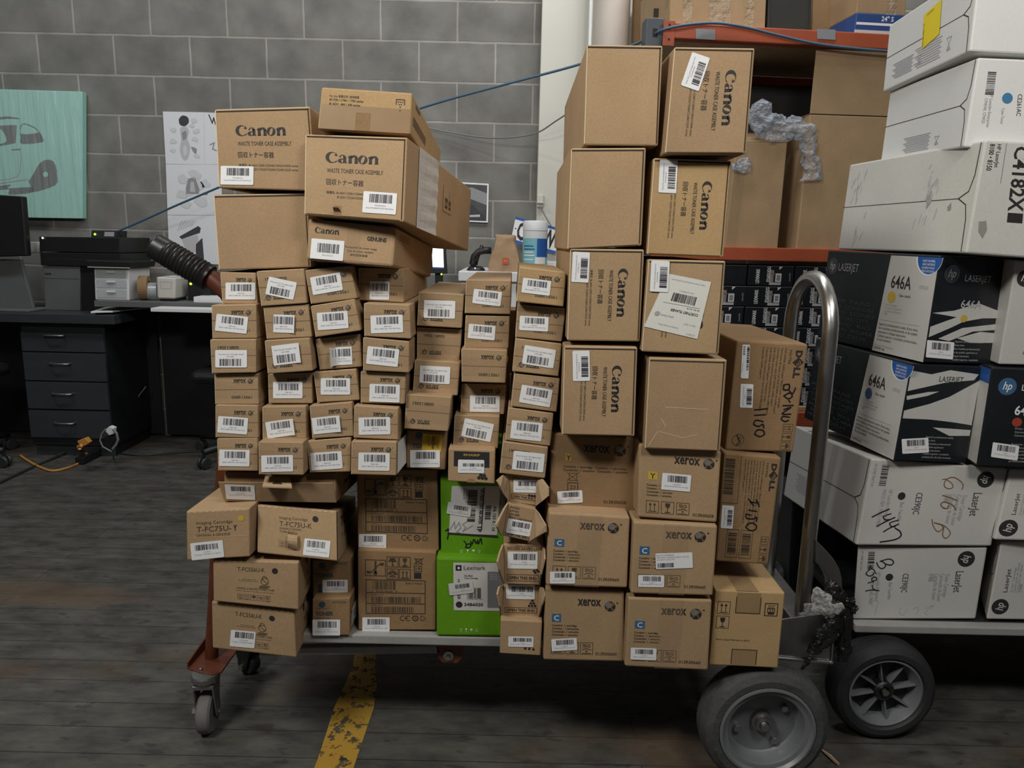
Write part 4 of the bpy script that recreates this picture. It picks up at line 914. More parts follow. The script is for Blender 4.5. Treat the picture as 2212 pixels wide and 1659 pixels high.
B = drum('brown carton with a blue C patch, upper left of the four blue C cartons', z('p', 1185.3, 1107, 1361, 1117, 1355, 1270.5, 1179, 1264.8), 1.41, 'C', 'blue_badge', 'paper', '013R00660', ((.39, .695, .20, .085, .80, .165, .068), (.085, .35, .205, .455), (.075, .525, .042), (.08, .265, .445, .72), (.635, .905)))
tape_v(B, .36, .66); lbl(B, 'J', 217, 1450, 215, 102, 0, 57, '013R00660', 'XEROX 013R00660 Cyan Drum Cart')
B = drum('brown carton with blue C patch and two white labels, upper right of four', z('p', 1369, 1127, 1550.5, 1136, 1540, 1287.6, 1362, 1282.5), 1.395, 'C', 'blue_badge', 'paper', '013R00660', ((.385, .70, .20, .085, .80, .165, .068), (.085, .33, .205, .445), (.08, .505, .045), (.08, .26, .435, .72), (.64, .895)))
tape_v(B, .35, .66); lbl(B, 'J', 973, 1480, 222, 103, 1, 58, '013R00660', 'XEROX 013R00660 Cyan Drum Cart')
M = patch(B, 'J', 1169, 1306, 316, 134, -2, .0014); mb = MB(); paper(mb, M); mb.bars(M, .05, .62, .48, .90, seed=60, n=22); mb.text(M, 'Item No: CLR0000660', .03, .16, .09, .5, 'label_grey'); mb.text(M, 'DRUM UNIT CARTRIDGE XEROX 7120 7125', .03, .30, .08, .9, 'label_grey'); mb.text(M, '12/10/2019 2:35:47 PM', .03, .44, .08, .5, 'label_grey'); mb.build('item_label', B.root)
B = drum('brown carton with a blue C patch, lower left of the four blue C cartons', z('p', 1179, 1270.5, 1348.6, 1278, 1348, 1429.7, 1173.5, 1426), 1.40, 'C', 'blue_badge', 'paper', '013R00660', ((.41, .705, .215, .085, .82, .215, .068), (.09, .345, .205, .455), (.095, .515, .044), (.095, .275, .455, .735), (.645, .91)), deck=.287)
lbl(B, 'K', 232, 955, 217, 103, -3, 59, '013R00660', 'XEROX 013R00660 Cyan Drum Cart')
B = drum('brown carton with blue C patch, lower right of the four, nearest the big tyre', z('p', 1357, 1291, 1538.5, 1296.5, 1529.6, 1448.7, 1349.5, 1439.9), 1.40, 'C', 'blue_badge', 'paper', '013R00660', ((.40, .70, .22, .085, .815, .20, .068), (.095, .325, .215, .435), (.09, .505, .044), (.085, .275, .45, .735), (.64, .91)), deck=.287)
tape_v(B, .36, .66); lbl(B, 'K', 908, 1035, 220, 102, 2, 60, '013R00660', 'XEROX 013R00660 Cyan Drum Cart')
# two cartons with handwriting and the plain one under them
def dell(label, px, Y, hand, second, back=None):
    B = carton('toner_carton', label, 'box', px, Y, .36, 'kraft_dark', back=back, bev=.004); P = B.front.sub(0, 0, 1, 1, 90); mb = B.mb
    u0, v1 = .06, .155
    mb.text(P, 'D', u0, v1, .085, u0 + .065, 'ink', bold=.05)
    E_ = [(u0 + .105, v1 - .125), (u0 + .155, v1 - .045), (u0 + .11, v1 + .035), (u0 + .06, v1 - .045)]; mb.poly(P, E_, 'ink')
    for i in range(3): mb.line(P, [(u0 + .092 + .016 * i, v1 - .062 + .016 * i), (u0 + .118 + .012 * i, v1 - .082 + .02 * i)], .0016, 'kraft_dark', .0008)
    mb.text(P, 'L', u0 + .155, v1, .085, u0 + .20, 'ink', bold=.05); mb.text(P, 'L', u0 + .205, v1, .085, u0 + .25, 'ink', bold=.05)
    mb.text(P, 'NX756', u0, v1 + .095, .038, u0 + .125, 'ink_brown')
    T = ['Dell 2330dn 6,000-pages* Black Toner Cartridge', 'Cartouche de toner noir Dell 2330dn de 6,000 pages*', 'Cartucho tóner noir Dell 2330dn, 6,000 pages*', 'Dell 2330dn Schwarz-Tonerkartusche für 6,000 Seiten*', 'Dell 2330dn 6,000 paginas* Cartuccia toner', 'Cassette met zwarte toner voor Dell (6,000 pages)', '(capacité: 6,000 pages*)']
    for i, s in enumerate(T): mb.text(P, s, .045, .315 + .052 * i, .026, .045 + .0118 * len(s), 'ink_brown')
    for j, k in enumerate(('up', 'glass', 'umbrella')): icon(mb, P.sub(.735 + .085 * j, .06, .805 + .085 * j, .20), k, 'ink_brown')
    for stroke in hand: mb.line(P, curve(stroke), .0026, 'marker', .0007)
    if second:
        mb.bars(P.sub(.05, .80, .37, .97), 0, 0, 1, 1, 'ink_brown', 71, 30); mb.line(P, [(.02, .70), (.45, .70), (.45, .99)], .0008, 'ink_brown')
        for a in (.62, .36): mb.frame(P, .69, a, .95, a + .22, .0008, 'ink_brown'); mb.bars(P, .72, a + .03, .92, a + .19, 'ink_brown', 72 + int(a * 10), 20)
    else:
        mb.disc(P, .90, .83, .0125, 'ink_brown', r2=.0115, n=24); mb.line(P, [(.86, .85), (.92, .80), (.94, .84)], .003, 'ink_brown'); mb.disc(P, .89, .81, .004, 'ink_brown', r2=.003, n=10)
    return done(B)
h150 = [[(.615, .64), (.60, .46)], [(.665, .63), (.655, .48)], [(.72, .50), (.71, .60), (.745, .63), (.765, .56), (.745, .50), (.775, .48)], [(.84, .60), (.86, .52), (.835, .46), (.80, .49), (.80, .57), (.84, .60)]]
h90 = [[(.375, .27), (.37, .20), (.41, .19), (.42, .26), (.375, .27)], [(.42, .19), (.45, .13), (.40, .10)], [(.475, .25), (.50, .18), (.475, .13), (.445, .17), (.475, .25)], [(.515, .17), (.53, .15)], [(.565, .24), (.56, .10)], [(.60, .22), (.58, .13), (.64, .24), (.64, .12)], [(.67, .13), (.665, .22), (.69, .24), (.71, .19), (.70, .14)]]
B = dell('brown carton with handwritten 90-125 along its edge, behind the silver loop handle', z('O', 398, 306, 1252, 352, 1070, 1645, 258, 1618), 1.47, h150 + h90, False)
sticker(B.root, patch(B, 'O', 512, 968, 285, 152, 92, .001), 75, 'CT330NX', 'Dell NX756 Toner Black')
M = patch(B, 'O', 497, 558, 405, 92, 93, .001); mb = MB(); paper(mb, M); mb.bars(M, .05, .05, .75, .35, seed=76, n=26); mb.text(M, '60 36 86 88', .05, .85, .26, .3, 'label_ink'); mb.text(M, 'Made in China', .55, .9, .14, .8, 'label_grey'); mb.build('long_label', B.root)
hI = [[(.40, .50), (.455, .40)], [(.43, .32), (.40, .36), (.455, .30)], [(.425, .47), (.425, .34)], [(.50, .48), (.505, .34)], [(.545, .44), (.54, .52), (.575, .50), (.575, .38), (.56, .33), (.595, .32)], [(.66, .50), (.685, .42), (.675, .33), (.64, .31), (.615, .38), (.625, .47), (.66, .50)]]
B = dell('brown carton with big handwritten I150, second from the bottom beside the loop handle', z('P', 250, 150, 932, 214, 770, 1498, 150, 1452), 1.45, hI, True)
sticker(B.root, patch(B, 'P', 282, 920, 275, 142, 94, .001), 77, 'CT330NX', 'Dell NX756 Toner Black')
B = carton('toner_carton', 'plain golden carton with printed arrow symbols, lowest at the right end over the tyre', 'box', z('K', 1526, 492, 2118, 516, 2056, 1160, 1470, 1132), 1.40, .40, 'kraft_gold', deck=.287, bev=.003)
M = B.front; mb = B.mb
icon(mb, M.sub(.045, .145, .225, .305), 'up', 'ink'); icon(mb, M.sub(.045, .335, .225, .495), 'glass', 'ink'); S_ = M.sub(.73, .145, .91, .305); mb.frame(S_, 0, 0, 1, 1, .0016, 'ink'); icon(mb, S_.sub(.25, .12, .75, .4), 'bin', 'ink', fr=False); mb.frame(S_, .22, .42, .78, .72, .0012, 'ink'); mb.text(S_, '23', .32, .66, .18, .68, 'ink'); mb.rect(S_, .25, .74, .75, .90, 'ink')
mb.line(M, [(.31, .08), (.31, .285), (.66, .285), (.66, .08)], .0018, 'ink_brown'); mb.line(M, [(.31, .96), (.31, .77), (.67, .77), (.67, .96)], .0018, 'ink_brown'); mb.rect(M, .312, .775, .668, .985, 'tape_print', .0002); mb.rect(M, .312, .02, .658, .28, 'tape_print', .0002)
mb.text(M, 'Made in Japan/Fabriqué au Japon', .06, .655, .022, .55, 'ink_brown')
T = B.top; mb.rect(T, .30, .0, .62, 1.0, 'tape_print', .0003); mb.text(T, 'Manufactured by Fuji Xerox Co.', .78, .3, .04, .98, 'ink_faint'); icon(mb, T.sub(.05, .05, .2, .4), 'glass', 'ink_faint'); done(B)
# ================================================================ the stack on the second truck
d2 = at(1975, 1338, 1.66).z
def hp_logo(mb, M, u, v, r, disc='ink', let='white_card'):
    mb.disc(M, u, v, r, disc, .0004, 30)
    mb.text(M, 'hp', u - .50 * r / M.w, v + .36 * r / M.h, .90 * r / M.h, u + .52 * r / M.w, let, .0009, bold=.012, shear=.28)
def white(label, px, Y, L, back, mt='white_card', lid=True, group=None):
    B = carton('white_carton', label, 'box', px, Y, L, mt, back=back if isinstance(back[0], str) else None, skew=None if isinstance(back[0], str) else back, bev=.004, group=group)
    if lid:
        M = B.left; B.mb.line(M, [(.0, .50), (.90, .50)], .0016, 'gap', .0004); B.mb.line(M, [(.90, .50), (.955, .44), (.975, .30), (.98, .02)], .0024, 'gap', .0004); B.mb.line(M, [(.90, .50), (.95, .56), (.965, .70), (.97, .98)], .0024, 'gap', .0004)
    return B
def care(mb, M, u0, v0, u1, v1, k='label_grey'):
    for i in range(9): mb.line(M, [(u0 + .02 * (i % 3), v0 + (v1 - v0) * i / 9), (u1 - .015 * (i % 2), v0 + (v1 - v0) * i / 9)], .0022, k)
    icon(mb, M.sub(u1 + .04, v0 + .05, u1 + .12, v1 - .05), 'hourglass', k, fr=False)
B = white('white carton with a yellow sticker hanging on its side, highest of the white stack', z('p', 2117, -76, 2310, -66, 2310, 122, 2094.5, 111), 1.60, .42, ('BL', 1907, 199))
care(B.mb, B.left, .12, .66, .38, .90); care(B.mb, B.left, .40, .62, .70, .92); done(B)
M = M3([on_plane(*q, B.left.c[0], B.left.n) for q in z('R', 1112, 165, 1310, -10, 1282, 375, 1085, 550)], .0015); mb = MB(); paper(mb, M, 'yellow', .001); mb.text(M, 'CUSTOMS 24', .2, .12, .05, .6, 'ink_brown'); P = M.sub(.0, .2, .12, .98, 270); mb.text(P, 'RECEIVED 24', .05, .8, .5, .9, 'ink_brown'); mb.build('yellow_sticker', B.root)
B = white('white carton with a blue disc on its end, second from top of the white stack', z('p', 2113, 124, 2310, 132, 2310, 330, 2082, 318), 1.60, .42, ('BL', 1902, 350))
care(B.mb, B.left, .30, .74, .62, .96); P = B.front.sub(0, 0, 1, 1, 90); mb = B.mb; mb.disc(P, .43, .635, .0105, 'cyan_dot', n=26); mb.text(P, 'CE261AC', .38, .53, .045, .62, 'label_ink'); mb.text(P, 'HP LaserJet Enterprise', .38, .815, .032, .76, 'label_grey'); mb.text(P, 'CM4540, CP4025', .44, .865, .032, .72, 'label_grey'); mb.text(P, 'Cyan Toner', .54, .68, .03, .72, 'label_grey'); mb.bars(P, .15, .78, .40, .87, 'ink', 81, 18); done(B)
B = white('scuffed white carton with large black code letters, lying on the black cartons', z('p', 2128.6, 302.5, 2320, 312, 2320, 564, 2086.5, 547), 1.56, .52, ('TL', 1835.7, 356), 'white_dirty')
P = B.front.sub(0, 0, 1, 1, 90); mb = B.mb; mb.text(P, 'C4182X', .04, .66, .145, .60, 'ink', bold=.02); mb.rect(P, .615, .51, .70, .66, 'ink'); mb.line(P, [(.02, .76), (.36, .77)], .0016, 'smudge_mid'); mb.text(P, 'HP LaserJet', .03, .86, .045, .23, 'ink'); mb.text(P, '8100 • 8150', .03, .94, .055, .26, 'ink', bold=.01)
rg = random.Random(3); M = B.left
for cu, cv, n_ in ((.12, .30, 16), (.16, .75, 8), (.72, .35, 18), (.70, .58, 8)):
    for _ in range(n_):
        a, b_ = cu + rg.gauss(0, .03), cv + rg.gauss(0, .09); mb.line(M, [(a, b_), (a - .01, b_ + rg.uniform(.02, .10))], rg.uniform(.0015, .004), 'smudge', .0005)
mb.poly(M, [(.69, .46), (.72, .40), (.725, .52), (.70, .58)], 'scuff'); mb.poly(M, [(.84, .57), (.86, .53), (.865, .60), (.845, .61)], 'scuff'); mb.poly(P, [(.70, .86), (.78, .84), (.86, .87), (.80, .92), (.71, .93)], 'scuff'); done(B)
def hpblack(label, px, Y, back, dot, front, L=.40):
    B = carton('black_carton', label, 'box', px, Y, L, 'black_card', back=back, bev=.003); mb = B.mb; M = B.left
    hp_logo(mb, M, .075, .17, .022, 'black_text', 'silver_ink'); mb.text(M, 'LASERJET', .14, .215, .085, .34, 'silver_ink', bold=-.006)
    rg = random.Random(8)
    for i, s in enumerate(('MIAMI  PARIS', 'PARIS  LONDON', 'TOKYO  SYDNEY', 'NEW YORK CITY', 'MADRID  RIO', 'BERLIN  ROMA', 'MILANO  DELHI')): mb.text(M, s, .04 + .03 * (i % 2), .56 + .062 * i, .040, .50 + .03 * (i % 3), 'ink_gold' if i in (3, 4) and False else 'black_text', bold=.01)
    mb.poly(M, [(.62, .02), (1.0, .02), (1.0, 1), (.57, 1)], 'white_warm', .0003)
    mb.text(M, '646A', .655, .34, .125, .82, 'ink', .0008, bold=.01); mb.disc(M, .675, .43, .0135, dot, .0008, 24); mb.text(M, 'Yellow  Amarillo', .735, .42, .03, .83, 'ink_brown', .0008); mb.text(M, 'CF032A', .885, .32, .035, .955, 'label_grey', .0008)
    mb.disc(M, .93, .02, .040, 'paper', .0006, a0=0, a1=PI, n=20); mb.disc(M, .935, .02, .037, 'blue', .0009, a0=0, a1=PI, n=20)
    for i, s in enumerate(('INSIST NUMBER,', 'SAME CARTRIDGE', 'NUMÉRO FACILE', 'MÊME CARTOUCHE')): mb.text(M, s, .885, .065 + .032 * i, .020, .98, 'paper', .0012)
    greek(mb, M, ['Print cartridge', "Cartouche d'impression", 'Cartucho de impresion', '打印硒鼓'], .63, .78, .52, .032, .022, 'label_grey'); mb.line(M, [(.60, .67), (.93, .67)], .001, 'label_grey', .0008)
    for i, s in enumerate(('Superior professional results. Every time.', 'Des résultats professionnels et de qualité', 'supérieure à chaque impression.', 'Calidad superior, resultados profesionales.', 'En todo momento.')): mb.text(M, s, .60, .725 + .04 * i, .026, .60 + .0078 * len(s), 'ink_brown', .0008)
    mb.text(M, 'HP LaserJet Enterprise', .58, .945, .022, .75, 'label_grey', .0008); mb.text(M, 'CM4540 mfp', .58, .975, .022, .68, 'ink_brown', .0008)
    front(mb, B.front); return done(B)
def streaks(mb, M, polys):
    for p in polys: mb.poly(M, p, 'white_warm', .0005)
def fr1(mb, M):
    hp_logo(mb, M, .20, .16, .0195, 'black_text', 'silver_ink'); mb.text(M, 'LASERJET', .38, .22, .06, .73, 'silver_ink', bold=-.006); mb.text(M, '646A', .38, .47, .075, .66, 'silver_ink', bold=.01)
    streaks(mb, M, [[(.02, .53), (.30, .50), (.62, .42), (.98, .50), (.98, .55), (.7, .56), (.45, .60), (.3, .66), (.02, .76), (.02, .66), (.35, .56)], [(.15, .77), (.45, .66), (.98, .60), (.98, .66), (.6, .69), (.3, .79)], [(.40, .76), (.7, .69), (.98, .70), (.98, .79), (.6, .80)]])
    mb.disc(M, .45, .57, .0085, 'yellow_dot', .0009, n=18); greek(mb, M, ['Superior professional results.', 'Every time.', 'Des résultats professionnels', 'et de qualité supérieure à', 'chaque impression.', 'Calidad superior, resultados'], .38, .76, .80, .035, .02, 'silver_ink')
def fr2(mb, M):
    streaks(mb, M, [[(.02, .07), (.3, .10), (.55, .05), (.95, .08), (.9, .14), (.5, .18), (.02, .28)], [(.02, .33), (.3, .28), (.45, .27), (.3, .32), (.03, .37)], [(.02, .48), (.35, .40), (.6, .32), (.98, .14), (.98, .60), (.75, .58), (.4, .56), (.02, .56)], [(.45, .64), (.98, .65), (.98, .71), (.7, .72)]])
    mb.text(M, 'LASERJET', .42, .17, .055, .75, 'ink', .0009); greek(mb, M, ['Superior professional results.', 'Every time.', 'Des résultats professionnels', 'de qualité supérieure', 'chaque impression.', 'Calidad superior, resultados', 'profesionales. En todo momento.'], .38, .78, .75, .035, .02, 'silver_ink')
B = hpblack('black carton with white panel and yellow disc, directly under the scuffed white carton', z('p', 2030, 552, 2191, 562.7, 2152, 786.8, 1994, 782.5), 1.63, ('TL', 1789, 541), 'yellow_dot', fr1)
sticker(B.root, patch(B, 'T', 1358, 1103, 275, 175, 5, .0012), 83, 'CF032A', 'HP CF032A Yellow Toner Cartridge')
B = hpblack('black carton with torn white streaks and a blue disc on its white panel', z('p', 1968, 785, 2125, 792, 2086, 1001, 1930, 994), 1.635, ('TL', 1763, 731), 'blue_dot', fr2)
sticker(B.root, patch(B, 'U', 1108, 1043, 270, 150, -3, .0012), 84, 'CF031A', 'HP CF031A Cyan Toner Cartridge')
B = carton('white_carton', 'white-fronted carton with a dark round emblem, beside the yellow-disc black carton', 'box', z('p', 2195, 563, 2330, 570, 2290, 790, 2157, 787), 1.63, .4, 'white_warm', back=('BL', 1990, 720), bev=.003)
hp_logo(B.mb, B.front, .20, .16, .018); B.mb.text(B.front, 'CF320 only', .36, .9, .04, .8, 'ink'); done(B)
B = carton('black_carton', 'black carton with bright round emblem and red disc at the photo edge', 'box', z('p', 2142, 794, 2310, 801, 2280, 1013, 2109, 1006), 1.625, .4, 'black_card', back=('BL', 1955, 905), bev=.003)
mb = B.mb; M = B.front; hp_logo(mb, M, .24, .18, .0195, 'blue_badge', 'paper'); mb.text(M, 'LASERJET', .43, .215, .06, .85, 'paper'); mb.text(M, '646A', .38, .46, .09, .72, 'paper', bold=.02); mb.disc(M, .43, .535, .0105, 'red_dot', n=22); greek(mb, M, ['Print Cartridge', "Cartouche d'impression", 'Cartucho de impresion'], .42, .85, .61, .035, .02, 'silver_ink'); greek(mb, M, ['Superior professional results.', 'Every time.', 'Des résultats professionnels', 'et de qualité supérieure', 'Calidad superior', 'profesionales. En todo'], .40, .9, .77, .035, .02, 'silver_ink')
L_ = B.left; mb.rect(L_, .55, .02, 1, .98, 'white_warm', .0004); mb.rect(L_, .86, .02, 1, .16, 'blue', .0008); done(B)
sticker(B.root, patch(B, 'U', 2018, 1100, 270, 150, 8, .0012), 85, 'CF033A', 'HP CF033A Magenta Toner')
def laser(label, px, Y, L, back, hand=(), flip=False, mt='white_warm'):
    B = white(label, px, Y, L, back, mt); mb = B.mb; P = B.front.sub(0, 0, 1, 1, 270 if flip else 90)
    hp_logo(mb, P, .16, .15, .0200, 'ink', 'white_warm') if not flip else hp_logo(mb, P, .17, .16, .0200, 'ink', 'white_warm')
    mb.text(P, 'LaserJet', .33 if not flip else .36, .215 if not flip else .22, .062, .62 if not flip else .66, 'label_ink')
    for i, s in enumerate(('Toner Cartridge', 'Cartouche de toner', 'Cartucho de tóner', '打印硒鼓')): mb.text(P, s, .36, .295 + .042 * i, .034, .36 + .0215 * len(s) if i < 3 else .47, 'label_grey')
    mb.text(P, 'CE390JC', .36, .63, .046, .62, 'label_ink'); mb.disc(P, .41, .735, .0090, 'ink', n=24); mb.text(P, 'Black  Toner/Noir', .48, .735, .028, .72, 'label_grey'); mb.text(P, 'HP LaserJet Enterprise', .34, .835, .030, .72, 'label_grey'); mb.text(P, 'M4555 MFP, M602, M603', .34, .88, .030, .78, 'label_grey')
    if not flip: mb.bars(P, .06, .865, .30, .915, 'ink', 86, 16); mb.text(P, 'HP CE390JC Black Toner', .05, .97, .018, .32, 'label_grey')
    for pts, wd, k in hand: mb.line(B.front, curve([B.front.inv(*q) for q in pts]), wd * .8, k, .0008)
    return B
V_ = lambda *v: z('V', *v)
h1447 = [(V_(676, 732, 760, 690, 842, 655), .0036, 'marker'), (V_(862, 700, 800, 722, 785, 735, 805, 760, 850, 758), .0030, 'marker'), (V_(722, 826, 800, 785, 900, 738), .0034, 'marker'), (V_(938, 765, 870, 785, 850, 800, 868, 828, 905, 830), .0030, 'marker'), (V_(790, 882, 850, 845, 940, 805), .0034, 'marker'), (V_(908, 848, 955, 880, 962, 925, 900, 962, 755, 986), .0036, 'marker'),
         (V_(1385, 355, 1420, 352, 1480, 395, 1485, 435, 1440, 445, 1402, 415, 1420, 355, 1490, 330, 1560, 365, 1592, 410, 1580, 452), .0020, 'marker_brown'), (V_(1388, 515, 1440, 530, 1532, 566), .0026, 'marker_brown'), (V_(1520, 662, 1490, 615, 1410, 582, 1370, 598, 1385, 635, 1430, 645, 1445, 615), .0028, 'marker_brown'), (V_(1278, 757, 1290, 820, 1335, 880, 1385, 850, 1375, 815, 1300, 790), .0022, 'marker_brown'), (V_(1300, 790, 1400, 820, 1462, 885, 1440, 935, 1405, 945, 1385, 905, 1400, 830), .0022, 'marker_brown')]
B = laser('white carton with handwritten 1447 and brown numbers, third row up from the deck', z('p', 1883, 991, 2179, 1011, 2142, 1180, 1849, 1177.7), 1.645, .44, ('BL', 1692, 1070), h1447); care(B.mb, B.left, .15, .60, .42, .84); done(B)
B = laser('white carton with emblem reading sideways, at the photo edge beside the handwritten 1447', z('p', 2184, 1012, 2330, 1018, 2300, 1170, 2148, 1166), 1.64, .44, ('BL', 1985, 1080), (), True); done(B)
X_ = lambda *v: z('X', *v)
h594 = [(X_(720, 540, 735, 575, 765, 598, 800, 585, 805, 550, 762, 520), .0030, 'marker'), (X_(755, 525, 830, 503, 875, 512, 888, 540, 860, 562, 805, 552), .0030, 'marker'), (X_(652, 540, 692, 537), .0030, 'marker'), (X_(640, 600, 655, 575, 665, 590), .0026, 'marker'), (X_(668, 598, 690, 612, 712, 650), .0026, 'marker'), (X_(668, 600, 640, 615, 612, 650, 640, 672, 675, 665, 690, 640), .0028, 'marker'), (X_(632, 745, 680, 728, 715, 712, 712, 690, 690, 684, 668, 705, 685, 735), .0028, 'marker'), (X_(675, 770, 682, 800, 720, 822), .0026, 'marker'), (X_(608, 826, 670, 815, 742, 822), .0028, 'marker'), (X_(675, 975, 672, 925, 735, 930, 712, 1000, 700, 1062), .0012, 'smudge'), (X_(960, 985, 950, 1045, 990, 1065, 1015, 1010), .0011, 'smudge'), (X_(1085, 1005, 1140, 990, 1130, 1040, 1110, 1065), .0011, 'smudge'), (X_(1215, 1000, 1300, 965, 1240, 1010, 1205, 1040, 1235, 1065), .0011, 'smudge')]
B = laser('white carton with handwritten B 594, lowest on the second truck behind the black film', z('p', 1853, 1182, 2133, 1182, 2107, 1337.5, 1842, 1338), 1.66, .42, (.52, 1, 0), h594); done(B)
B = laser('white carton with emblem reading sideways, lowest at the photo edge on the second truck', z('p', 2162, 1171, 2310, 1173, 2285, 1340, 2130.5, 1338), 1.655, .42, (.50, 1, 0), (), True); done(B)
# ================================================================ loaded hand truck
V = Vector
def ring_pts(c, r, n, ax=1): return [(c[0] + r * math.cos(2 * PI * i / n), c[1], c[2] + r * math.sin(2 * PI * i / n)) for i in range(n)]
t = thing('hand_truck', 'long grey hand truck laid flat as a platform, carrying the brown cartons', 'hand truck', (0, 1.75, 0))
DZ = .285; xl = at_z(500, 1400, DZ).x; xr = at(1690, 1440, 1.45).x
mb = MB(); mb.box(xl, xr, 1.535, 2.05, DZ - .004, DZ, 'deck_grey', .001); mb.build('deck_plate', t)
for i, (y0, y1) in enumerate(((1.512, 1.536), (2.05, 2.075))):
    mb = MB(); mb.box(xl, xr, y0, y1, DZ - .021, DZ + .001, 'deck_grey', .003); mb.build('side_rail', t)
mb = MB()
a, b = at(560, 1418, 1.545), at(952, 1412, 1.545); mb.prism([a, b, b + V((0, 0, .020)), a + V((0, 0, .020))], V((0, .02, 0)), 'deck_grey', .003); mb.build('lower_brace', t)
for x in (-.3, .1, .42):
    mb = MB(); mb.box(x, x + .03, 1.54, 2.05, DZ - .028, DZ - .0045, 'steel_dull', .002); mb.build('cross_bar', t)
mb = MB(); mb.prism([at(x, y, 1.545) for x, y in ((940, 1390), (1003, 1394), (997, 1424), (986, 1433), (957, 1432), (946, 1421))], V((0, .012, 0)), 'red_paint', .001); br = mb.build('pivot_bracket', t)
p = at(969, 1416, 1.545); mb = MB(); mb.lathe([(.0001, .012), (.005, .012), (.0055, .010), (.0055, .004), (.010, .004), (.0105, 0)], p, (0, -1, 0), 'bolt', 6); mb.lathe([(.0065, .0045), (.012, .0035), (.012, 0)], p, (0, -1, 0), 'bolt', 20); sub_build(mb, 'bolt', br)
# red post, handle and black grip
mb = MB(); pp = [at(x, y, 1.63) for x, y in ((455, 1452), (459, 1380), (464, 1300), (470, 1180), (480, 1050), (488, 950), (498, 830), (510, 740))]; mb.tube(pp, .0155, 'red_paint', 16); mb.build('red_post', t, smooth=True, auto=40)
hp_ = [at(x, y, 1.63) for x, y in ((510, 745), (516, 700), (510, 660), (492, 630), (462, 606), (430, 586), (410, 572))]
mb = MB(); mb.tube(hp_, .021, 'red_paint', 16); mb.build('handle_bar', t, smooth=True, auto=40)
g0, g1 = at(452, 600, 1.63), at(327, 527, 1.63); mb = MB(); pts, rs = [], []
for i in range(61):
    s_ = i / 60; pts.append(g0.lerp(g1, s_)); r = .0285
    if .06 < s_ < .74: r += .0016 * math.cos(s_ * 2 * PI * 17)
    if s_ > .93: r *= math.sqrt(max(.08, 1 - ((s_ - .93) / .07) ** 2))
    rs.append(r)
mb.tube(pts, rs, 'grip', 20); mb.build('grip', t, smooth=True, auto=60)
# red foot plate and casters
pz = .148; fp = [at_z(x, y, pz) for x, y in ((404, 1446), (430, 1455), (458, 1461), (479, 1455), (492, 1436), (512, 1408), (450, 1392))]
mb = MB(); mb.prism(fp, V((0, 0, .005)), 'red_paint', .001)
q0, q1 = fp[0], fp[6]; mb.prism([q0, q1, q1 + V((0, 0, .030)), q0 + V((0, 0, .018))], (q1 - q0).cross(V((0, 0, 1))).normalized() * .004, 'red_paint', .001); mb.build('foot_plate', t)
mb = MB(); q = at_z(434, 1447, pz + .005); mb.lathe([(.0001, .005), (.004, .004), (.005, 0)], q, (0, 0, 1), 'bolt', 10); mb.build('rivet', t)
def caster(c, R, yaw, dark=False):
    ax = V((math.cos(yaw), math.sin(yaw), 0)); fw = V((-ax.y, ax.x, 0)); k = 'plastic_black' if dark else 'zinc'
    mb = MB(); w_ = .016
    for s_ in (-1, 1):
        o_ = c + ax * s_ * (w_ + .004); mb.prism([o_ + fw * -.010 + V((0, 0, -.008)), o_ + fw * .010 + V((0, 0, -.008)), o_ + fw * .026 + V((0, 0, R + .020)), o_ - fw * .026 + V((0, 0, R + .020))], ax * s_ * .004, k, .001)
    top = c + V((0, 0, R + .020)); mb.prism([top + ax * a_ + fw * b_ for a_, b_ in ((-.024, -.026), (.024, -.026), (.024, .026), (-.024, .026))], V((0, 0, .010)), k, .002)
    mb.lathe([(.0001, .030), (.030, .030), (.032, .026), (.032, .016), (.027, .013), (.027, .008), (.0001, .008)], top, (0, 0, 1), k, 24)
    ca = mb.build('caster_fork', t)
    mb = MB(); mb.lathe([(.012, -w_), (R - .006, -w_), (R - .001, -w_ + .005), (R, 0), (R - .001, w_ - .005), (R - .006, w_), (.012, w_)], c, ax, 'rubber_black' if dark else 'rubber_caster', 32, True); sub_build(mb, 'caster_wheel', ca, smooth=True, auto=35)
    mb = MB(); mb.tube([c - ax * .030, c + ax * .030], .006, k, 8); mb.lathe([(.0001, .034), (.008, .034), (.008, .024)], c, -ax, 'bolt', 6); sub_build(mb, 'axle', ca)
c = at_z(449, 1536, .050); caster(c, .050, .10)
c2 = at_z(538, 1430, .030); caster(V((c2.x, c2.y, .030)), .030, 1.2, True)
# big wheel
def wheel_tyre(P, R, sc, parent, mt, rim):
    mb = MB(); k = sc
    mb.lathe([(.096 * k, .028), (.104 * k, .040), (.118 * k, .041), (.130 * k, .034), (.1355 * k, .022), (.137 * k, .010), (.137 * k, -.010), (.1355 * k, -.022), (.130 * k, -.034), (.118 * k, -.041), (.104 * k, -.04), (.096 * k, -.028)], P, (0, -1, 0), mt, 64, True)
    for i in range(-2, 3):
        y = i * .0085
        mb.lathe([(.1372 * k - abs(i) * .0006, y - .0022), (.1392 * k - abs(i) * .001, y - .0018), (.1392 * k - abs(i) * .001, y + .0018), (.1372 * k - abs(i) * .0006, y + .0022)], P, (0, -1, 0), mt, 64)
    return mb.build('tyre', parent, smooth=True, auto=32)
P = at_z(1645, 1556, .139)
ty = wheel_tyre(P, .137, 1, t, 'rubber', None)
mb = MB(); mb.lathe([(.098, .024), (.1025, .036), (.1020, .042), (.097, .043), (.092, .036), (.086, .035), (.083, .034), (.0805, .028), (.078, .004), (.074, -.002), (.034, -.005), (.0001, -.005)], P, (0, -1, 0), 'rim_grey', 56); rm = mb.build('wheel_rim', t, smooth=True, auto=30)
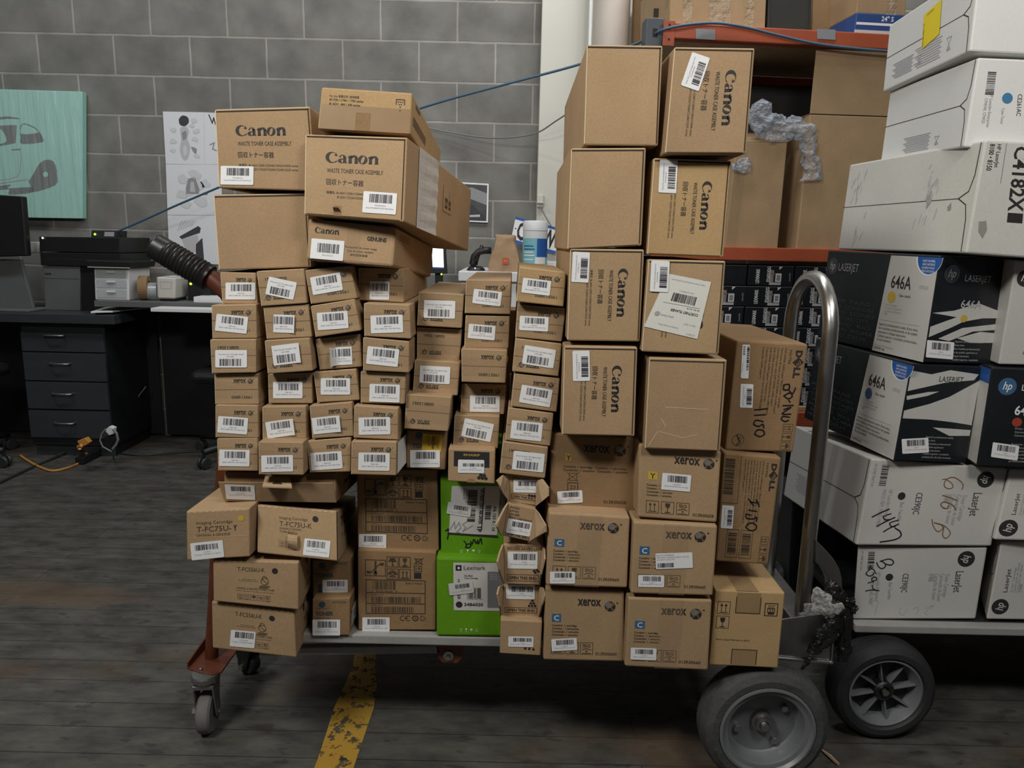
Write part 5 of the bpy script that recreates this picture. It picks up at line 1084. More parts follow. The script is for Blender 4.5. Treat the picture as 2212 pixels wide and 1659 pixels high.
mb = MB(); mb.lathe([(.024, -.006), (.023, .006), (.018, .007), (.017, .018), (.010, .018)], P, (0, -1, 0), 'steel_dull', 28); mb.lathe([(.0001, .026), (.008, .026), (.009, .024), (.009, .014)], P, (0, -1, 0), 'bolt', 16); sub_build(mb, 'hub', rm, smooth=True, auto=40)
for an in (34, 199, 303):
    q = P + V((math.cos(math.radians(an)) * .056, 0, math.sin(math.radians(an)) * .056)); mb = MB(); mb.lathe([(.0001, .006), (.0075, .006), (.0085, .004), (.0085, -.004)], q, (0, -1, 0), 'bolt', 6); sub_build(mb, 'wheel_bolt', rm)
mb = MB(); mb.tube([P + V((0, .02, 0)), P + V((0, .62, 0))], .010, 'steel_dull', 12); mb.build('axle_rod', t)
P2 = P + V((0, .60, 0)); wheel_tyre(P2, .137, 1, t, 'rubber', None)
# steel loop handle
A = at(1733, 1318, 1.62); X = at(1775, 900, 1.62).x; zt = at(1786, 722, 1.62).z; r = .118
pts = [V((X, 1.62, .30)), V((X, 1.62, .6)), V((X, 1.62, zt - .2)), V((X, 1.62, zt))] + [V((X, 1.62 + r - r * math.cos(PI * i / 14), zt + r * math.sin(PI * i / 14))) for i in range(1, 14)] + [V((X, 1.62 + 2 * r, zt)), V((X, 1.62 + 2 * r, zt - .3)), V((X, 1.62 + 2 * r, .30))]
mb = MB(); mb.tube(pts, .0170, 'steel', 20); mb.build('loop_handle', t, smooth=True, auto=50)
# nose plate with bright lips, and the curved bracket
f = [at(1640, 1345, 1.52), at(1805, 1322, 1.52), at(1797, 1432, 1.52), at(1640, 1420, 1.52)]
mb = MB(); mb.prism(f, V((0, .004, 0)), 'steel_dull', .0008); npl = mb.build('nose_plate', t)
mb = MB(); mb.tube([f[3] + V((0, -.004, .004)), f[2] + V((0, -.004, .003))], .0035, 'steel', 8); mb.tube([f[1] + V((-.003, -.004, 0)), f[2] + V((-.003, -.004, 0))], .0022, 'steel', 8); sub_build(mb, 'plate_lip', npl)
o_ = [(1762, 1166), (1782, 1186), (1800, 1206), (1813, 1228), (1819, 1250), (1820, 1276), (1818, 1310), (1795, 1310), (1792, 1262), (1787, 1245), (1776, 1228), (1762, 1215)]
mb = MB(); mb.prism([at(x, y, 1.60) for x, y in o_], V((0, .03, 0)), 'steel_dull', .002); mb.build('curved_bracket', t)
mb = MB(); mb.box(X - .03, X + .03, 1.6, 1.9, .26, .30, 'steel_dull', .003); mb.build('handle_socket', t)
# ---- crumpled film on the truck
def crumple(path, rad, mt, name, parent=None, n=30, amp=.42, seed=0, flat=.6, sub=14):
    pts, rs = [], []
    for i in range(len(path) - 1):
        for j in range(sub):
            k = j / sub; pts.append(V(path[i]).lerp(V(path[i + 1]), k)); rs.append(rad[i] * (1 - k) + rad[i + 1] * k)
    pts.append(V(path[-1])); rs.append(rad[-1])
    mb = MB(); mb.tube(pts, rs, mt, n)
    for i, v in enumerate(mb.v):
        c_ = pts[min(i // n, len(pts) - 1)]; d = v - c_; ag = 2 * PI * (i % n) / n; nn = 1.3 * noise.noise(V((math.cos(ag) * 2.6, math.sin(ag) * 2.6, (i // n) * .10 + seed))) + .45 * noise.noise(v * 30 + V((seed, 0, 0))) + .4 * (.5 - abs(noise.noise(v * 70 + V((0, seed, 0))))) + .2 * (.4 - abs(noise.noise(v * 150 + V((0, 0, seed)))))
        d *= 1 + amp * nn * 1.6; d.y *= flat; mb.v[i] = c_ + d
    return mb, name, parent
W3 = lambda Y, *v: [at(*z('w', v[i], v[i + 1])[0], Y) for i in range(0, len(v), 2)]
mb, *_ = crumple(W3(1.50, 560, 670, 600, 760, 650, 850, 720, 930, 800, 925, 900, 880), [0.0058, 0.0144, 0.0187, 0.0115, 0.0108, 0.0058], 'film_clear', 'x', seed=2)
o = mb.build('plastic_wrap', o=at(1790, 1310, 1.5), smooth=True); tag(o, 'bright crumpled clear plastic wrap twisted around the truck bracket', 'plastic wrap')
mb, *_ = crumple(W3(1.53, 500, 850, 500, 980, 440, 1080, 400, 1180, 420, 1260), [0.0101, 0.0158, 0.0144, 0.0158, 0.0086], 'film_clear', 'x', seed=7, flat=.3)
o = mb.build('plastic_wrap', o=at(1745, 1350, 1.53), smooth=True); tag(o, 'dull clear plastic wrap hanging over the steel nose plate', 'plastic wrap')
mb, *_ = crumple(W3(1.51, 700, 640, 780, 680, 870, 760, 880, 830), [0.0101, 0.0158, 0.0115, 0.0058], 'film_black', 'x', seed=4)
mb2, *_ = crumple(W3(1.50, 870, 900, 800, 1020, 740, 1110, 680, 1240, 560, 1380, 470, 1440), [0.0086, 0.0144, 0.0173, 0.0173, 0.0130, 0.0043], 'film_black', 'x', seed=5, flat=.4)
mb3, *_ = crumple(W3(1.53, 910, 900, 925, 1010, 920, 1200, 900, 1400, 880, 1540), [0.0072, 0.0101, 0.0122, 0.0122, 0.0086], 'film_black', 'x', seed=9, flat=.4)
mb4, *_ = crumple(W3(1.53, 900, 800, 980, 830, 1030, 830), [0.0043, 0.0086, 0.0058], 'film_black', 'x', seed=11); mb5, *_ = crumple(W3(1.53, 900, 810, 970, 880, 1050, 930), [0.0036, 0.0065, 0.0086], 'film_black', 'x', seed=12); mb6, *_ = crumple(W3(1.46, 540, 1430, 470, 1530, 400, 1640), [0.0029, 0.0058, 0.0029], 'film_black', 'x', seed=13)
for m_ in (mb2, mb3, mb4, mb5, mb6): mb.add(m_.v, m_.f, 'film_black')
o = mb.build('stretch_film', o=at(1820, 1330, 1.52), smooth=True); tag(o, 'knotted black stretch film tied between the two hand trucks', 'plastic wrap')
# ================================================================ second hand truck
t = thing('hand_truck', 'dark hand truck with a spoked wheel under the white and black cartons', 'hand truck', (1.2, 1.95, 0))
x0 = at(1836, 1345, 1.66).x; mb = MB(); mb.box(x0, 1.75, 1.63, 1.66, d2 - .022, d2 - .002, 'deck_grey', .003); mb.build('front_rail', t); mb = MB(); mb.box(x0 + .02, 1.75, 1.66, 2.2, d2 - .020, d2 - .002, 'rubber_black', .002); mb.build('deck_plate', t)
mb = MB(); f = [at_z(x, y, d2 - .010) for x, y in ((1838, 1343), (1896, 1343), (1912, 1354), (1836, 1354))]; mb.prism(f, V((0, 0, -.008)), 'steel', .001); mb.build('plate_lip', t)
P = at_z(1899, 1480, .124)
wheel_tyre(P, .124, .89, t, 'rubber_black', None)
mb = MB(); mb.lathe([(.086, .026), (.0875, .034), (.083, .036), (.080, .030), (.072, .004), (.070, .0), (.086, -.02)], P, (0, -1, 0), 'rim_grey', 48); mb.lathe([(.072, .0), (.0001, .0)], P, (0, -1, 0), 'rubber_black', 32); rm = mb.build('wheel_rim', t, smooth=True, auto=30)
for i in range(8):
    an = math.radians(12 + 45 * i); d = V((math.cos(an), 0, math.sin(an))); e = V((-d.z, 0, d.x))
    mb = MB(); q = P + V((0, -.001, 0)); mb.prism([q + d * .018 + e * .0016, q + d * .076 + e * .0016, q + d * .076 - e * .0016, q + d * .018 - e * .0016], V((0, -.022, 0)), 'rim_grey', .0006); sub_build(mb, 'spoke', rm)
mb = MB(); mb.lathe([(.024, 0), (.024, .024), (.020, .028), (.012, .026), (.012, .020)], P, (0, -1, 0), 'plastic_black', 28); mb.lathe([(.0001, .034), (.0075, .034), (.008, .032), (.008, .02)], P, (0, -1, 0), 'bolt', 14); sub_build(mb, 'hub', rm, smooth=True, auto=40)
mb = MB(); mb.tube([P + V((0, .03, 0)), P + V((0, .5, 0))], .01, 'steel_dull', 10); mb.build('axle_rod', t)
wheel_tyre(P + V((0, .48, 0)), .124, .89, t, 'rubber_black', None)
mb = MB(); mb.box(x0 + .10, x0 + .14, 1.72, 2.1, .10, d2 - .02, 'plastic_black', .003); mb.build('frame_bracket', t)
for yy in (1.75, 2.05):
    mb = MB(); mb.lathe([(.012, -.016), (.045, -.016), (.05, 0), (.045, .016), (.012, .016)], (1.62, yy, .05), (1, 0, 0), 'rubber_black', 24, True); mb.box(1.595, 1.645, yy - .03, yy + .03, .10, d2 - .02, 'plastic_black', .002); mb.build('caster', t)
q = [at_z(x, y, .004) for x, y in ((1773, 1618), (1812, 1652))]; mb = MB(); mb.tube([q[0], q[0].lerp(q[1], .5) + V((0, 0, .002)), q[1]], [.002, .0045, .004], 'wood_pale', 6); o = mb.build('wood_splinter', o=q[0]); tag(o, 'pale splinter of wood on the floor beside the big tyre', 'wood')
B = carton('black_carton', 'plain black carton added to fill the dark gap between the two hand trucks', 'box', [(1712, 1085), (1860, 1092), (1850, 1338), (1700, 1330)], 2.02, .25, 'black_card'); done(B)  # black box added to keep the space between the trucks dark
q = [at(x, y, 1.935) for x, y in ((1062, 668), (1185, 672))]
B = Box(); f = [q[0], q[1], V((q[1].x, 1.935, DZ + .002)), V((q[0].x, 1.935, DZ + .002))]; k = [p_ + V((0, .10, 0)) for p_ in f]
tt = thing('storage_carton', 'unseen brown carton added to darken the gap behind the sixth and rightmost narrow columns', 'box', (f[2] + f[3] + k[2] + k[3]) / 4); mb = MB(); mb.hexa(f + k, 'kraft_dark', .003); mb.build('carton_body', tt)  # filler carton added so the gap between the columns stays dark
# ================================================================ pallet racking
A = at(1435, 52, 3.2); B_ = at_z(1919, 78, A.z); ex = (B_ - A); ex.z = 0; ex.normalize(); ey = V((-ex.y, ex.x, 0)); UZ = V((0, 0, 1))
S = lambda a, b, zz: V((A.x, A.y, 0)) + ex * a + ey * b + UZ * zz
def sp(px, py, off=0.0): return on_plane(px, py, A + ey * off, -ey)
def sbox(mb, a0, a1, b0, b1, z0, z1, mt, bev=.003): return mb.hexa([S(a0, b0, z1), S(a1, b0, z1), S(a1, b0, z0), S(a0, b0, z0), S(a0, b1, z1), S(a1, b1, z1), S(a1, b1, z0), S(a0, b1, z0)], mt, bev)
zt1, zt0 = A.z, sp(1450.6, 87).z; zl1, zl0 = sp(1575, 533).z, sp(1575, 562).z
t = thing('storage_rack', 'orange beamed storage rack with grey slotted uprights beside the white column', 'shelf', S(1, .4, 0))
for (b0, b1) in ((-.005, .065), (.80, .87)):
    for a0 in (-.075, 2.2):
        mb = MB(); sbox(mb, a0, a0 + .075, b0, b1, 0, zt1 + .02, 'upright_blue')
        if b0 < 0 and a0 < 0:
            for k in range(28): zz = .1 + .075 * k; sbox(mb, a0 + .028, a0 + .048, b0 - .0006, b0 + .004, zz, zz + .032, 'gap', 0)
        mb.build('upright', t)
for (b0, b1) in ((-.03, .02), (.80, .85)):
    for (z0, z1) in ((zt0, zt1), (zl0, zl1)):
        mb = MB(); sbox(mb, 0, 2.2, b0, b1, z0, z1, 'orange_paint', .004)
        if b0 < 0:
            sbox(mb, -.012, .035, b0 - .004, b0, z0 - .03, z1 + .005, 'orange_paint', .001)
            for zz in (z0 - .01, (z0 + z1) / 2, z1 - .015): sbox(mb, .008, .016, b0 - .0046, b0 - .002, zz, zz + .008, 'gap', 0)
        bm_ = mb.build('beam', t)
        if b0 < 0 and z0 == zt0:
            for px, wv in ((1524, 42), (1785, 40)):
                m2 = MB(); c_ = [sp(px - wv / 2, 62, -.034), sp(px + wv / 2, 64, -.034), sp(px + wv / 2, 86, -.034), sp(px - wv / 2, 84, -.034)]; q = M3(c_); paper(m2, q, 'smudge_mid', .001); sub_build(m2, 'sticker', bm_)
mb = MB(); sbox(mb, .0, 2.2, .02, .80, zt1 - .001, zt1 + .010, 'wood_pale', .002); mb.build('shelf_board', t)
mb = MB(); sbox(mb, .0, 2.2, .02, .80, zl1 - .02, zl1 - .006, 'wood_pale', .002); mb.build('shelf_board', t)
def scar(label, px, off, L, mt='kraft', cat='box', name='storage_carton', ground=None, bev=.004):
    f = [sp(x, y, off) for x, y in px]
    if ground is not None:
        for i in (2, 3): f[i].z = ground
    k = [q + ey * L for q in f]; t = thing(name, label, cat, (f[2] + f[3] + k[2] + k[3]) / 4)
    mb = MB(); mb.hexa(f + k, mt, bev); B = Box(); B.root = t; B.mb = mb; B.f = f; B.k = k; B.front = M3(f); B.left = M3([k[0], f[0], f[3], k[3]]); return B
gt = zt1 + .011; gl = zl1 - .006
B = scar('brown carton with three strips of shiny tape, on the top shelf above the orange beam', ((1449, -70), (1658, -60), (1653, 60), (1447, 50)), .05, .45, ground=gt); done(B)
for u0, u1 in ((.13, .23), (.40, .63), (.78, .87)):
    mb = MB(); M = B.front; N = 7
    for i in range(N): mb.quad(M(u0, .35 + .65 * (i + 1) / N, .002), M(u1, .35 + .65 * (i + 1) / N, .003), M(u1, .35 + .65 * i / N, .002), M(u0, .35 + .65 * i / N, .003), 'shiny_tape')
    mb.build('packing_tape', B.root)
done(scar('dark brown carton at the left end of the top shelf, by the grey upright', ((1397, -70), (1446, -70), (1446, 60), (1394, 60)), .55, .25, 'kraft_dark', ground=gt))
B = scar('dark translucent plastic bin on the top shelf between brown cartons', ((1661, -60), (1757, -60), (1752, 63), (1657, 60)), .08, .4, 'bin_dark', 'bin', 'storage_bin', gt, .008); done(B, 'bin_body')
mb = MB(); M = B.front; mb.frame(M, .05, .1, .95, .93, .006, 'plastic_dark', .003); mb.build('bin_rim', B.root)
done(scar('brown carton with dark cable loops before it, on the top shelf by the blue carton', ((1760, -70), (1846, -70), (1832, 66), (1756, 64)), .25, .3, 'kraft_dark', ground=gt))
B = scar('flat blue and white carton marked 24, lying on the top shelf', ((1851, 27), (1960, 33), (1955, 62), (1846, 58)), .03, .35, 'carton_blue', ground=gt); M = B.front
B.mb.rect(M, .02, .44, 1, .56, 'paper'); B.mb.rect(M, .0, .80, 1, .96, 'smudge'); B.mb.text(M, '24" S', .50, .34, .22, mt='paper', bold=.02); done(B)
fq = B.f
B2 = scar('tan carton with shiny tape standing on the flat blue carton', ((1853, -70), (1960, -70), (1957, 30), (1851, 26)), .04, .33, 'kraft', ground=fq[0].z); done(B2)
mb = MB(); M = B2.front; mb.rect(M, .60, .4, .80, 1, 'shiny_tape', .002); mb.build('packing_tape', B2.root)
B = scar('open brown carton holding bubble wrap on the middle shelf', ((1592, 306), (1701, 308), (1681, 524), (1566, 520)), -.0, .42, 'kraft', ground=gl); done(B)
mb = MB(); M = B.front; a, b = B.f[0], B.f[1]; mb.prism([a, b, b + V((.02, .10, .05)), a + V((0, .10, .05))], V((0, .004, 0)), 'kraft'); mb.build('top_flap', B.root)
mb = MB(); mb.quad(M(0, 1, .001), M(.22, 1, .001), M(.22, .1, .001), M(0, .1, .001), 'clear_tape'); mb.build('packing_tape', B.root)
B = scar('very tall brown carton with its flap raised, on the middle shelf beside the white stack', ((1750, 247), (1990, 255), (1960, 540), (1721, 525)), .0, .45, 'kraft', ground=gl); done(B)
f = [sp(1764, 104), sp(2000, 118)] + [B.f[1] + UZ * .003, B.f[0] + UZ * .003]; mb = MB(); mb.prism(f, ey * .005, 'kraft', .001); mb.build('raised_flap', B.root)
mb = MB(); mb.prism([B.k[0] * .7 + B.f[0] * .3, B.f[0], sp(1722, 258, .1)], UZ * .003, 'kraft_dark'); mb.build('side_flap', B.root)
done(scar('dark grey bin deep on the middle shelf behind the bubble wrap', ((1560, 180), (1775, 186), (1765, 500), (1550, 490)), .47, .25, 'bin_dark', 'bin', 'storage_bin', gl), 'bin_body')
BW = lambda off, *v: [sp(*z('f', v[i], v[i + 1])[0], off) for i in range(0, len(v), 2)]
mb, *_ = crumple(BW(-.01, 890, 1090, 960, 1040, 1040, 1080, 1150, 1110, 1250, 1090, 1350, 1120, 1380, 1200, 1370, 1320, 1400, 1430, 1400, 1540), [.03, .055, .040, .035, .035, .035, .03, .026, .030, .035], 'bubble', 'x', seed=21, flat=.5)
o = mb.build('bubble_wrap', o=sp(1700, 300, -.02), smooth=True); tag(o, 'long clear bubble wrap spilling over the open carton on the middle shelf', 'bubble wrap')
mb, *_ = crumple(BW(-.02, 760, 1380, 790, 1420, 770, 1460), [.018, .030, .016], 'bubble', 'x', seed=24, flat=.5); o = mb.build('bubble_wrap', o=sp(1598, 360, -.02), smooth=True); tag(o, 'small tuft of bubble wrap sticking out below the slanted label carton', 'bubble wrap')
# rows of small black cartons on the lower shelf
P0, P1, P2_ = sp(1618, 573, .02), sp(1716, 577, .02), sp(1617, 616.5, .02); cw, ch = (P1 - P0).length, P0.z - P2_.z; hp = ch + .003
COLW = {-1: 'left', 0: 'middle', 1: 'right'}; ROWW = ['topmost', 'second', 'third', 'fourth', 'fifth', 'sixth', 'lowest']
for i in (-1, 0, 1):
    for j in range(7):
        if i < 1 and j > 4: continue
        tl = P0 + ex * (cw + .004) * i - UZ * hp * j + ex * (.004 * math.sin(3 * j + i)); f = [tl, tl + ex * cw, tl + ex * cw - UZ * ch, tl - UZ * ch]; k = [q + ey * .32 for q in f]
        blank = i == -1 and j == 0
        lab = 'plain black carton end without print' if blank else 'small black printed carton'
        t = thing('shelf_carton', f'{lab}, {ROWW[j]} of the {COLW[i]} column under the orange beam', 'box', (f[2] + f[3] + k[2] + k[3]) / 4, 'black cartons on the lower shelf')
        mb = MB(); mb.hexa(f + k, 'black_card', .002); M = M3(f)
        mb.line(M, [(.005, .02), (.995, .02)], .0016, 'smudge_mid', .0003)
        if not blank:
            P = M.sub(0, 0, 1, 1, 270)
            mb.text(P, 'LEXMARK', .12, .245, .075, .84, 'paper', bold=.03); mb.text(P, 'E260X42G', .20, .485, .075, .95, 'paper', bold=.03); mb.text(P, 'Lexmark E360', .25, .93, .035, .65, 'smudge')
            mb.rect(M, .47, .22, .56, .84, 'smudge_mid', .0003); mb.rect(M, .47, .83, .73, .96, 'smudge', .0005); mb.rect(M, .60, .38, .73, .80, 'paper', .0006); mb.rect(M, .625, .46, .705, .74, 'smudge_mid', .0008); mb.poly(M, [(.67, .04), (.75, .04), (.67, .20)], 'paper', .0006); mb.rect(M, .50, .36, .58, .45, 'kraft_dark', .0006)
        mb.build('carton_body', t)
zb = P0.z - hp * 7 + .003
t = bpy.data.objects['storage_rack']
mb = MB(); sbox(mb, 0, 2.2, .0, .80, zb - .02, zb, 'wood_pale', .002); mb.build('shelf_board', t)
for b0 in (-.03, .80):
    mb = MB(); sbox(mb, 0, 2.2, b0, b0 + .03, zb - .09, zb - .02, 'orange_paint', .003); mb.build('beam', t)
for i in (-1, 0):
    pass
t = thing('storage_bin', 'dark bin under the left and middle columns of small black cartons', 'bin', S(.35, .2, zb)); mb = MB(); tl = P0 - ex * (cw + .004) - UZ * (hp * 5 + .001); a0 = (tl - S(0, 0, tl.z)).dot(ex); sbox(mb, a0 - .02, a0 + 2 * cw + .0, .03, .40, zb, tl.z, 'bin_dark', .006); mb.build('bin_body', t)
# ================================================================ desk at the left
YD = at_z(120, 679, .75).y
t = thing('desk', 'dark grey desk with a drawer pedestal, against the block wall', 'desk', (-2.0, YD + .3, 0))
xr = at(246, 688, YD).x; th = .045
mb = MB(); mb.box(-3.6, xr, YD, YW - .05, .75 - th, .75, 'desk_dark', .002); mb.build('desktop', t)
YP = YD + .04; x0, x1 = at(43, 722, YP).x, at(223, 722, YP).x
zz = lambda y: at(140, y, YP).z
mb = MB(); mb.box(x0, x1, YP + .012, min(YP + .50, YW - .06), 0.06, .75 - th, 'desk_side', .002); pd = mb.build('pedestal', t)
mb = MB(); mb.box(x0 + .005, x1 - .005, YP + .03, YP + .04, 0.0, zz(950), 'desk_dark', .002); mb.box(x0 + .01, x1 - .01, YP + .04, min(YP + .48, YW - .07), 0, .06, 'desk_side'); mb.build('plinth', t)
for (ya, yb, hx, hy) in ((720, 760, 120, 724), (763, 823, 131, 785), (826, 884, 137, 850), (888, 946, 142, 913)):
    mb = MB(); mb.box(x0 + .002, x1 - .002, YP, YP + .018, zz(yb), zz(ya), 'desk_dark', .0015); dr = mb.build('drawer', t)
    c = at(hx, hy, YP); mb = MB(); mb.tube([c + V((-.05, 0, 0)), c + V((-.046, -.022, 0)), c + V((-.03, -.028, .001)), c + V((.03, -.028, .001)), c + V((.046, -.022, 0)), c + V((.05, 0, 0))], [.007, .005, .004, .004, .005, .007], 'steel_dull', 8); sub_build(mb, 'handle', dr, smooth=True)
mb = MB(); mb.box(-3.5, xr - .02, YW - .045, YW - .035, .02, .75 - th, 'desk_side'); mb.build('shade_panel', t); mb = MB(); mb.box(-3.5, -3.46, YD + .05, YW - .08, 0, .75 - th, 'desk_side', .002); mb.build('side_panel', t)  # dark panel added behind the desk to keep the space below it black
# long grey table further along the wall
YT = 3.72; zt = at(330, 652, YT).z; xa, xb = at(203, 655, YT).x, at(985, 655, YT).x
t = thing('work_table', 'long grey-topped work table along the wall behind the load', 'table', ((xa + xb) / 2, YT + .2, 0))
mb = MB(); mb.box(xa, xb, YT, YW - .03, zt - .030, zt, 'grey_plastic', .002); mb.build('tabletop', t)
y2 = YT - .12; za = at(400, 667, y2).z; mb = MB(); mb.box(at(325, 670, y2).x, xb, y2, YT - .01, za - .018, za, 'white_plastic', .002); mb.build('keyboard_tray', t)
for x, y in ((xb - .06, YT + .03), (xb - .06, YW - .08), (xr + .5, YW - .08)):
    mb = MB(); mb.box(x, x + .03, y, y + .03, 0, zt - .03, 'plastic_black', .002); mb.build('leg', t)
mb = MB(); mb.box(xr + .01, xb - .06, YW - .06, YW - .045, .02, zt - .03, 'desk_side'); mb.build('shade_panel', t)  # added black sheet stands in for the shade under the table
def gbox(name, label, cat, px, Y, L, mt, base=None, bev=.003, part='body'):
    f = [at(x, y, Y) for x, y in px]
    if base is not None:
        for i in (2, 3): f[i].z = base
    k = [q + V((0, L, 0)) for q in f]; B = Box(); B.root = thing(name, label, cat, (f[2] + f[3] + k[2] + k[3]) / 4); B.f, B.k = f, k; B.front = M3(f); B.right = M3([f[1], k[1], k[2], f[2]]); B.top = M3([k[0], k[1], f[1], f[0]])
    B.mb = MB(); B.mb.hexa(f + k, mt, bev); B.part = part; return B
def gd(B): return done(B, B.part)
# things on the desk
B = gbox('monitor', 'black monitor at the photo edge standing on the dark desk', 'monitor', ((-180, 410), (48, 424), (58, 553), (-180, 560)), YD + .10, .04, 'plastic_black', bev=.006, part='panel'); gd(B)
mb = MB(); c = at(20, 560, YD + .16); mb.prism([V((c.x - .10, c.y, .76)), V((c.x + .10, c.y, .76)), V((c.x + .06, c.y, c.z)), V((c.x - .05, c.y, c.z))], V((0, .02, 0)), 'grey_plastic', .004); mb.build('stand', B.root)
mb = MB(); mb.box(c.x - .16, c.x + .14, YD + .06, YD + .26, .75, .762, 'grey_plastic', .004); mb.build('foot', B.root)
dz = .75
B = gbox('paper_shredder', 'plain grey front device standing on the desk under the black receiver', 'machine', ((92, 574), (172, 576), (172, 657), (97, 655)), YD + .20, .30, 'grey_plastic', dz, part='housing'); B.mb.line(B.front, [(.02, .28), (.98, .28)], .002, 'gap'); B.mb.rect(B.front, .05, .16, .22, .20, 'plastic_dark'); gd(B)
top = B.f[0].z
x_ = B.f[1].x
B2 = gbox('tower_computer', 'black tower beside the plain grey device on the desk', 'computer', ((173, 574), (205, 575), (207, 660), (176, 660)), YD + .21, .30, 'plastic_black', dz, part='case'); gd(B2)
B = gbox('receiver', 'wide flat black receiver, lower of the two black boxes stacked over the grey device', 'electronics', ((86, 545), (262, 548), (262, 574), (88, 572)), YD + .19, .32, 'plastic_black', top + .002, part='case'); B.mb.line(B.front, [(.03, .5), (.97, .5)], .002, 'plastic_dark'); gd(B); top2 = B.f[0].z
B = gbox('receiver', 'black box with a tiny white light, upper of the stacked pair by the mint canvas', 'electronics', ((84, 511), (259, 513), (256, 543), (86, 541)), YD + .19, .32, 'plastic_black', top2 + .004, part='case'); gd(B); top3 = B.f[0].z
mb = MB(); c = at(92, 514, YD + .186); mb.lathe([(.0001, .003), (.004, .002), (.005, 0)], c, (0, -1, 0), 'led_white', 10); mb.build('power_light', B.root)
B = gbox('router', 'small dark router with a green light on top of the stacked black boxes', 'router', ((197, 497), (250, 498), (249, 512), (196, 511)), YD + .30, .12, 'plastic_dark', top3 + .001, part='case'); gd(B)
mb = MB(); c = at(205, 506, YD + .297); mb.lathe([(.0001, .003), (.005, .002), (.006, 0)], c, (0, -1, 0), 'led_green', 10); mb.build('power_light', B.root); mb = MB(); M = B.front; mb.rect(M, .55, .2, .95, .8, 'label_grey', .001); mb.build('port_panel', B.root)
B = gbox('power_adapter', 'pale square charger hanging at the side of the stacked black boxes', 'charger', ((60, 522), (85, 523), (84, 546), (63, 547)), YD + .25, .04, 'white_plastic', bev=.006); gd(B)
# things on the grey table
def tz(x, y): return at_z(x, y, zt + .0015)
B = gbox('drawer_unit', 'small clear three-drawer organiser on the grey table', 'drawer unit', ((203, 578), (278, 580), (279, 651), (206, 651)), YT + .05, .22, 'white_plastic', zt, bev=.004, part='frame')
M = B.front; gd(B)
for a, b_ in ((.06, .30), (.36, .62), (.67, .93)):
    mb = MB(); c_ = [M(.06, a, .0), M(.94, a, .0), M(.94, b_, .0), M(.06, b_, .0)]; mb.hexa([q + V((0, -.006, 0)) for q in c_] + [q + V((0, .004, 0)) for q in c_], 'clear_plastic', .003); dr = mb.build('drawer', B.root)
    mb = MB(); c = M(.5, a + .05, .009); mb.box(c.x - .022, c.x + .022, c.y - .004, c.y + .003, c.z - .006, c.z + .002, 'white_plastic', .001); sub_build(mb, 'pull', dr)
B = gbox('letter_tray', 'black letter tray with a pale rim lying on the clear drawer organiser', 'tray', ((184, 562), (284, 566), (280, 578), (190, 576)), YT + .02, .26, 'plastic_black', B.f[0].z + .002, part='tray'); gd(B)
mb = MB(); mb.line(B.front, [(0, .95), (1, .95)], .004, 'smudge', .001); mb.build('rim', B.root)
B = gbox('label_printer', 'beige label printer on the grey table right of the clear organiser', 'printer', ((337, 598), (379, 600), (378, 648), (340, 648)), YT + .05, .16, 'beige_plastic', zt + .012, bev=.008, part='housing'); B.mb.line(B.front, [(.2, .22), (.8, .22), (.8, .5), (.25, .55), (.2, .22)], .002, 'label_grey'); gd(B)
mb = MB(); T = B.top; mb.rect(T, .3, .2, .8, .8, 'paper', .002); mb.build('label_slot', B.root); mb = MB(); q = B.f[3]; mb.box(q.x + .01, q.x + .09, YT + .06, YT + .18, zt, zt + .013, 'plastic_black'); mb.build('base', B.root)
for (px, py, r_, lab) in ((312, 618, .062, 'brown roll of tape standing upright between organiser and label printer'), (331, 632, .045, 'translucent roll of tape beside the beige label printer')):
    c = at(px, py, YT + .10); c.z = zt + r_; mb = MB(); mb.lathe([(r_ * .6, -.022), (r_, -.022), (r_, .022), (r_ * .6, .022)], c, (1, .25, 0), 'kraft_dark' if r_ > .05 else 'clear_plastic', 28, True); o = mb.build('tape_roll', o=(c.x, c.y, zt)); tag(o, lab, 'tape roll')
B = gbox('docking_station', 'black box with a green light right of the beige label printer', 'electronics', ((405, 600), (452, 601), (452, 648), (406, 648)), YT + .12, .14, 'plastic_black', zt, part='case'); gd(B)
mb = MB(); c = at(412, 613, YT + .118); mb.lathe([(.0001, .003), (.006, .002), (.007, 0)], c, (0, -1, 0), 'led_green', 10); mb.build('power_light', B.root)
B = gbox('keyboard', 'thin white keyboard edge on the grey table near the leftmost cartons', 'keyboard', ((418, 641), (520, 643), (520, 648), (418, 647)), YT + .02, .12, 'white_plastic', zt, bev=.001); gd(B)
q = [at_z(x, y, .762) for x, y in ((194, 676), (238, 672), (321, 666), (332, 658), (240, 658))]
for i, lab in ((0, 'thin pale slab, lower of two lying on the desk corner'), (1, 'thin pale slab, upper of two lying on the desk corner')):
    c_ = [at_z(196, 677 - i, .752 + .009 * i), at_z(243, 676 - i, .752 + .009 * i), at_z(318, 667 - i, .752 + .009 * i), at_z(240, 662, .752 + .009 * i)]
    mb = MB(); mb.prism(c_, V((0, 0, .007)), 'white_plastic', .001); o = mb.build('tablet', o=c_[0]); tag(o, lab, 'tablet')
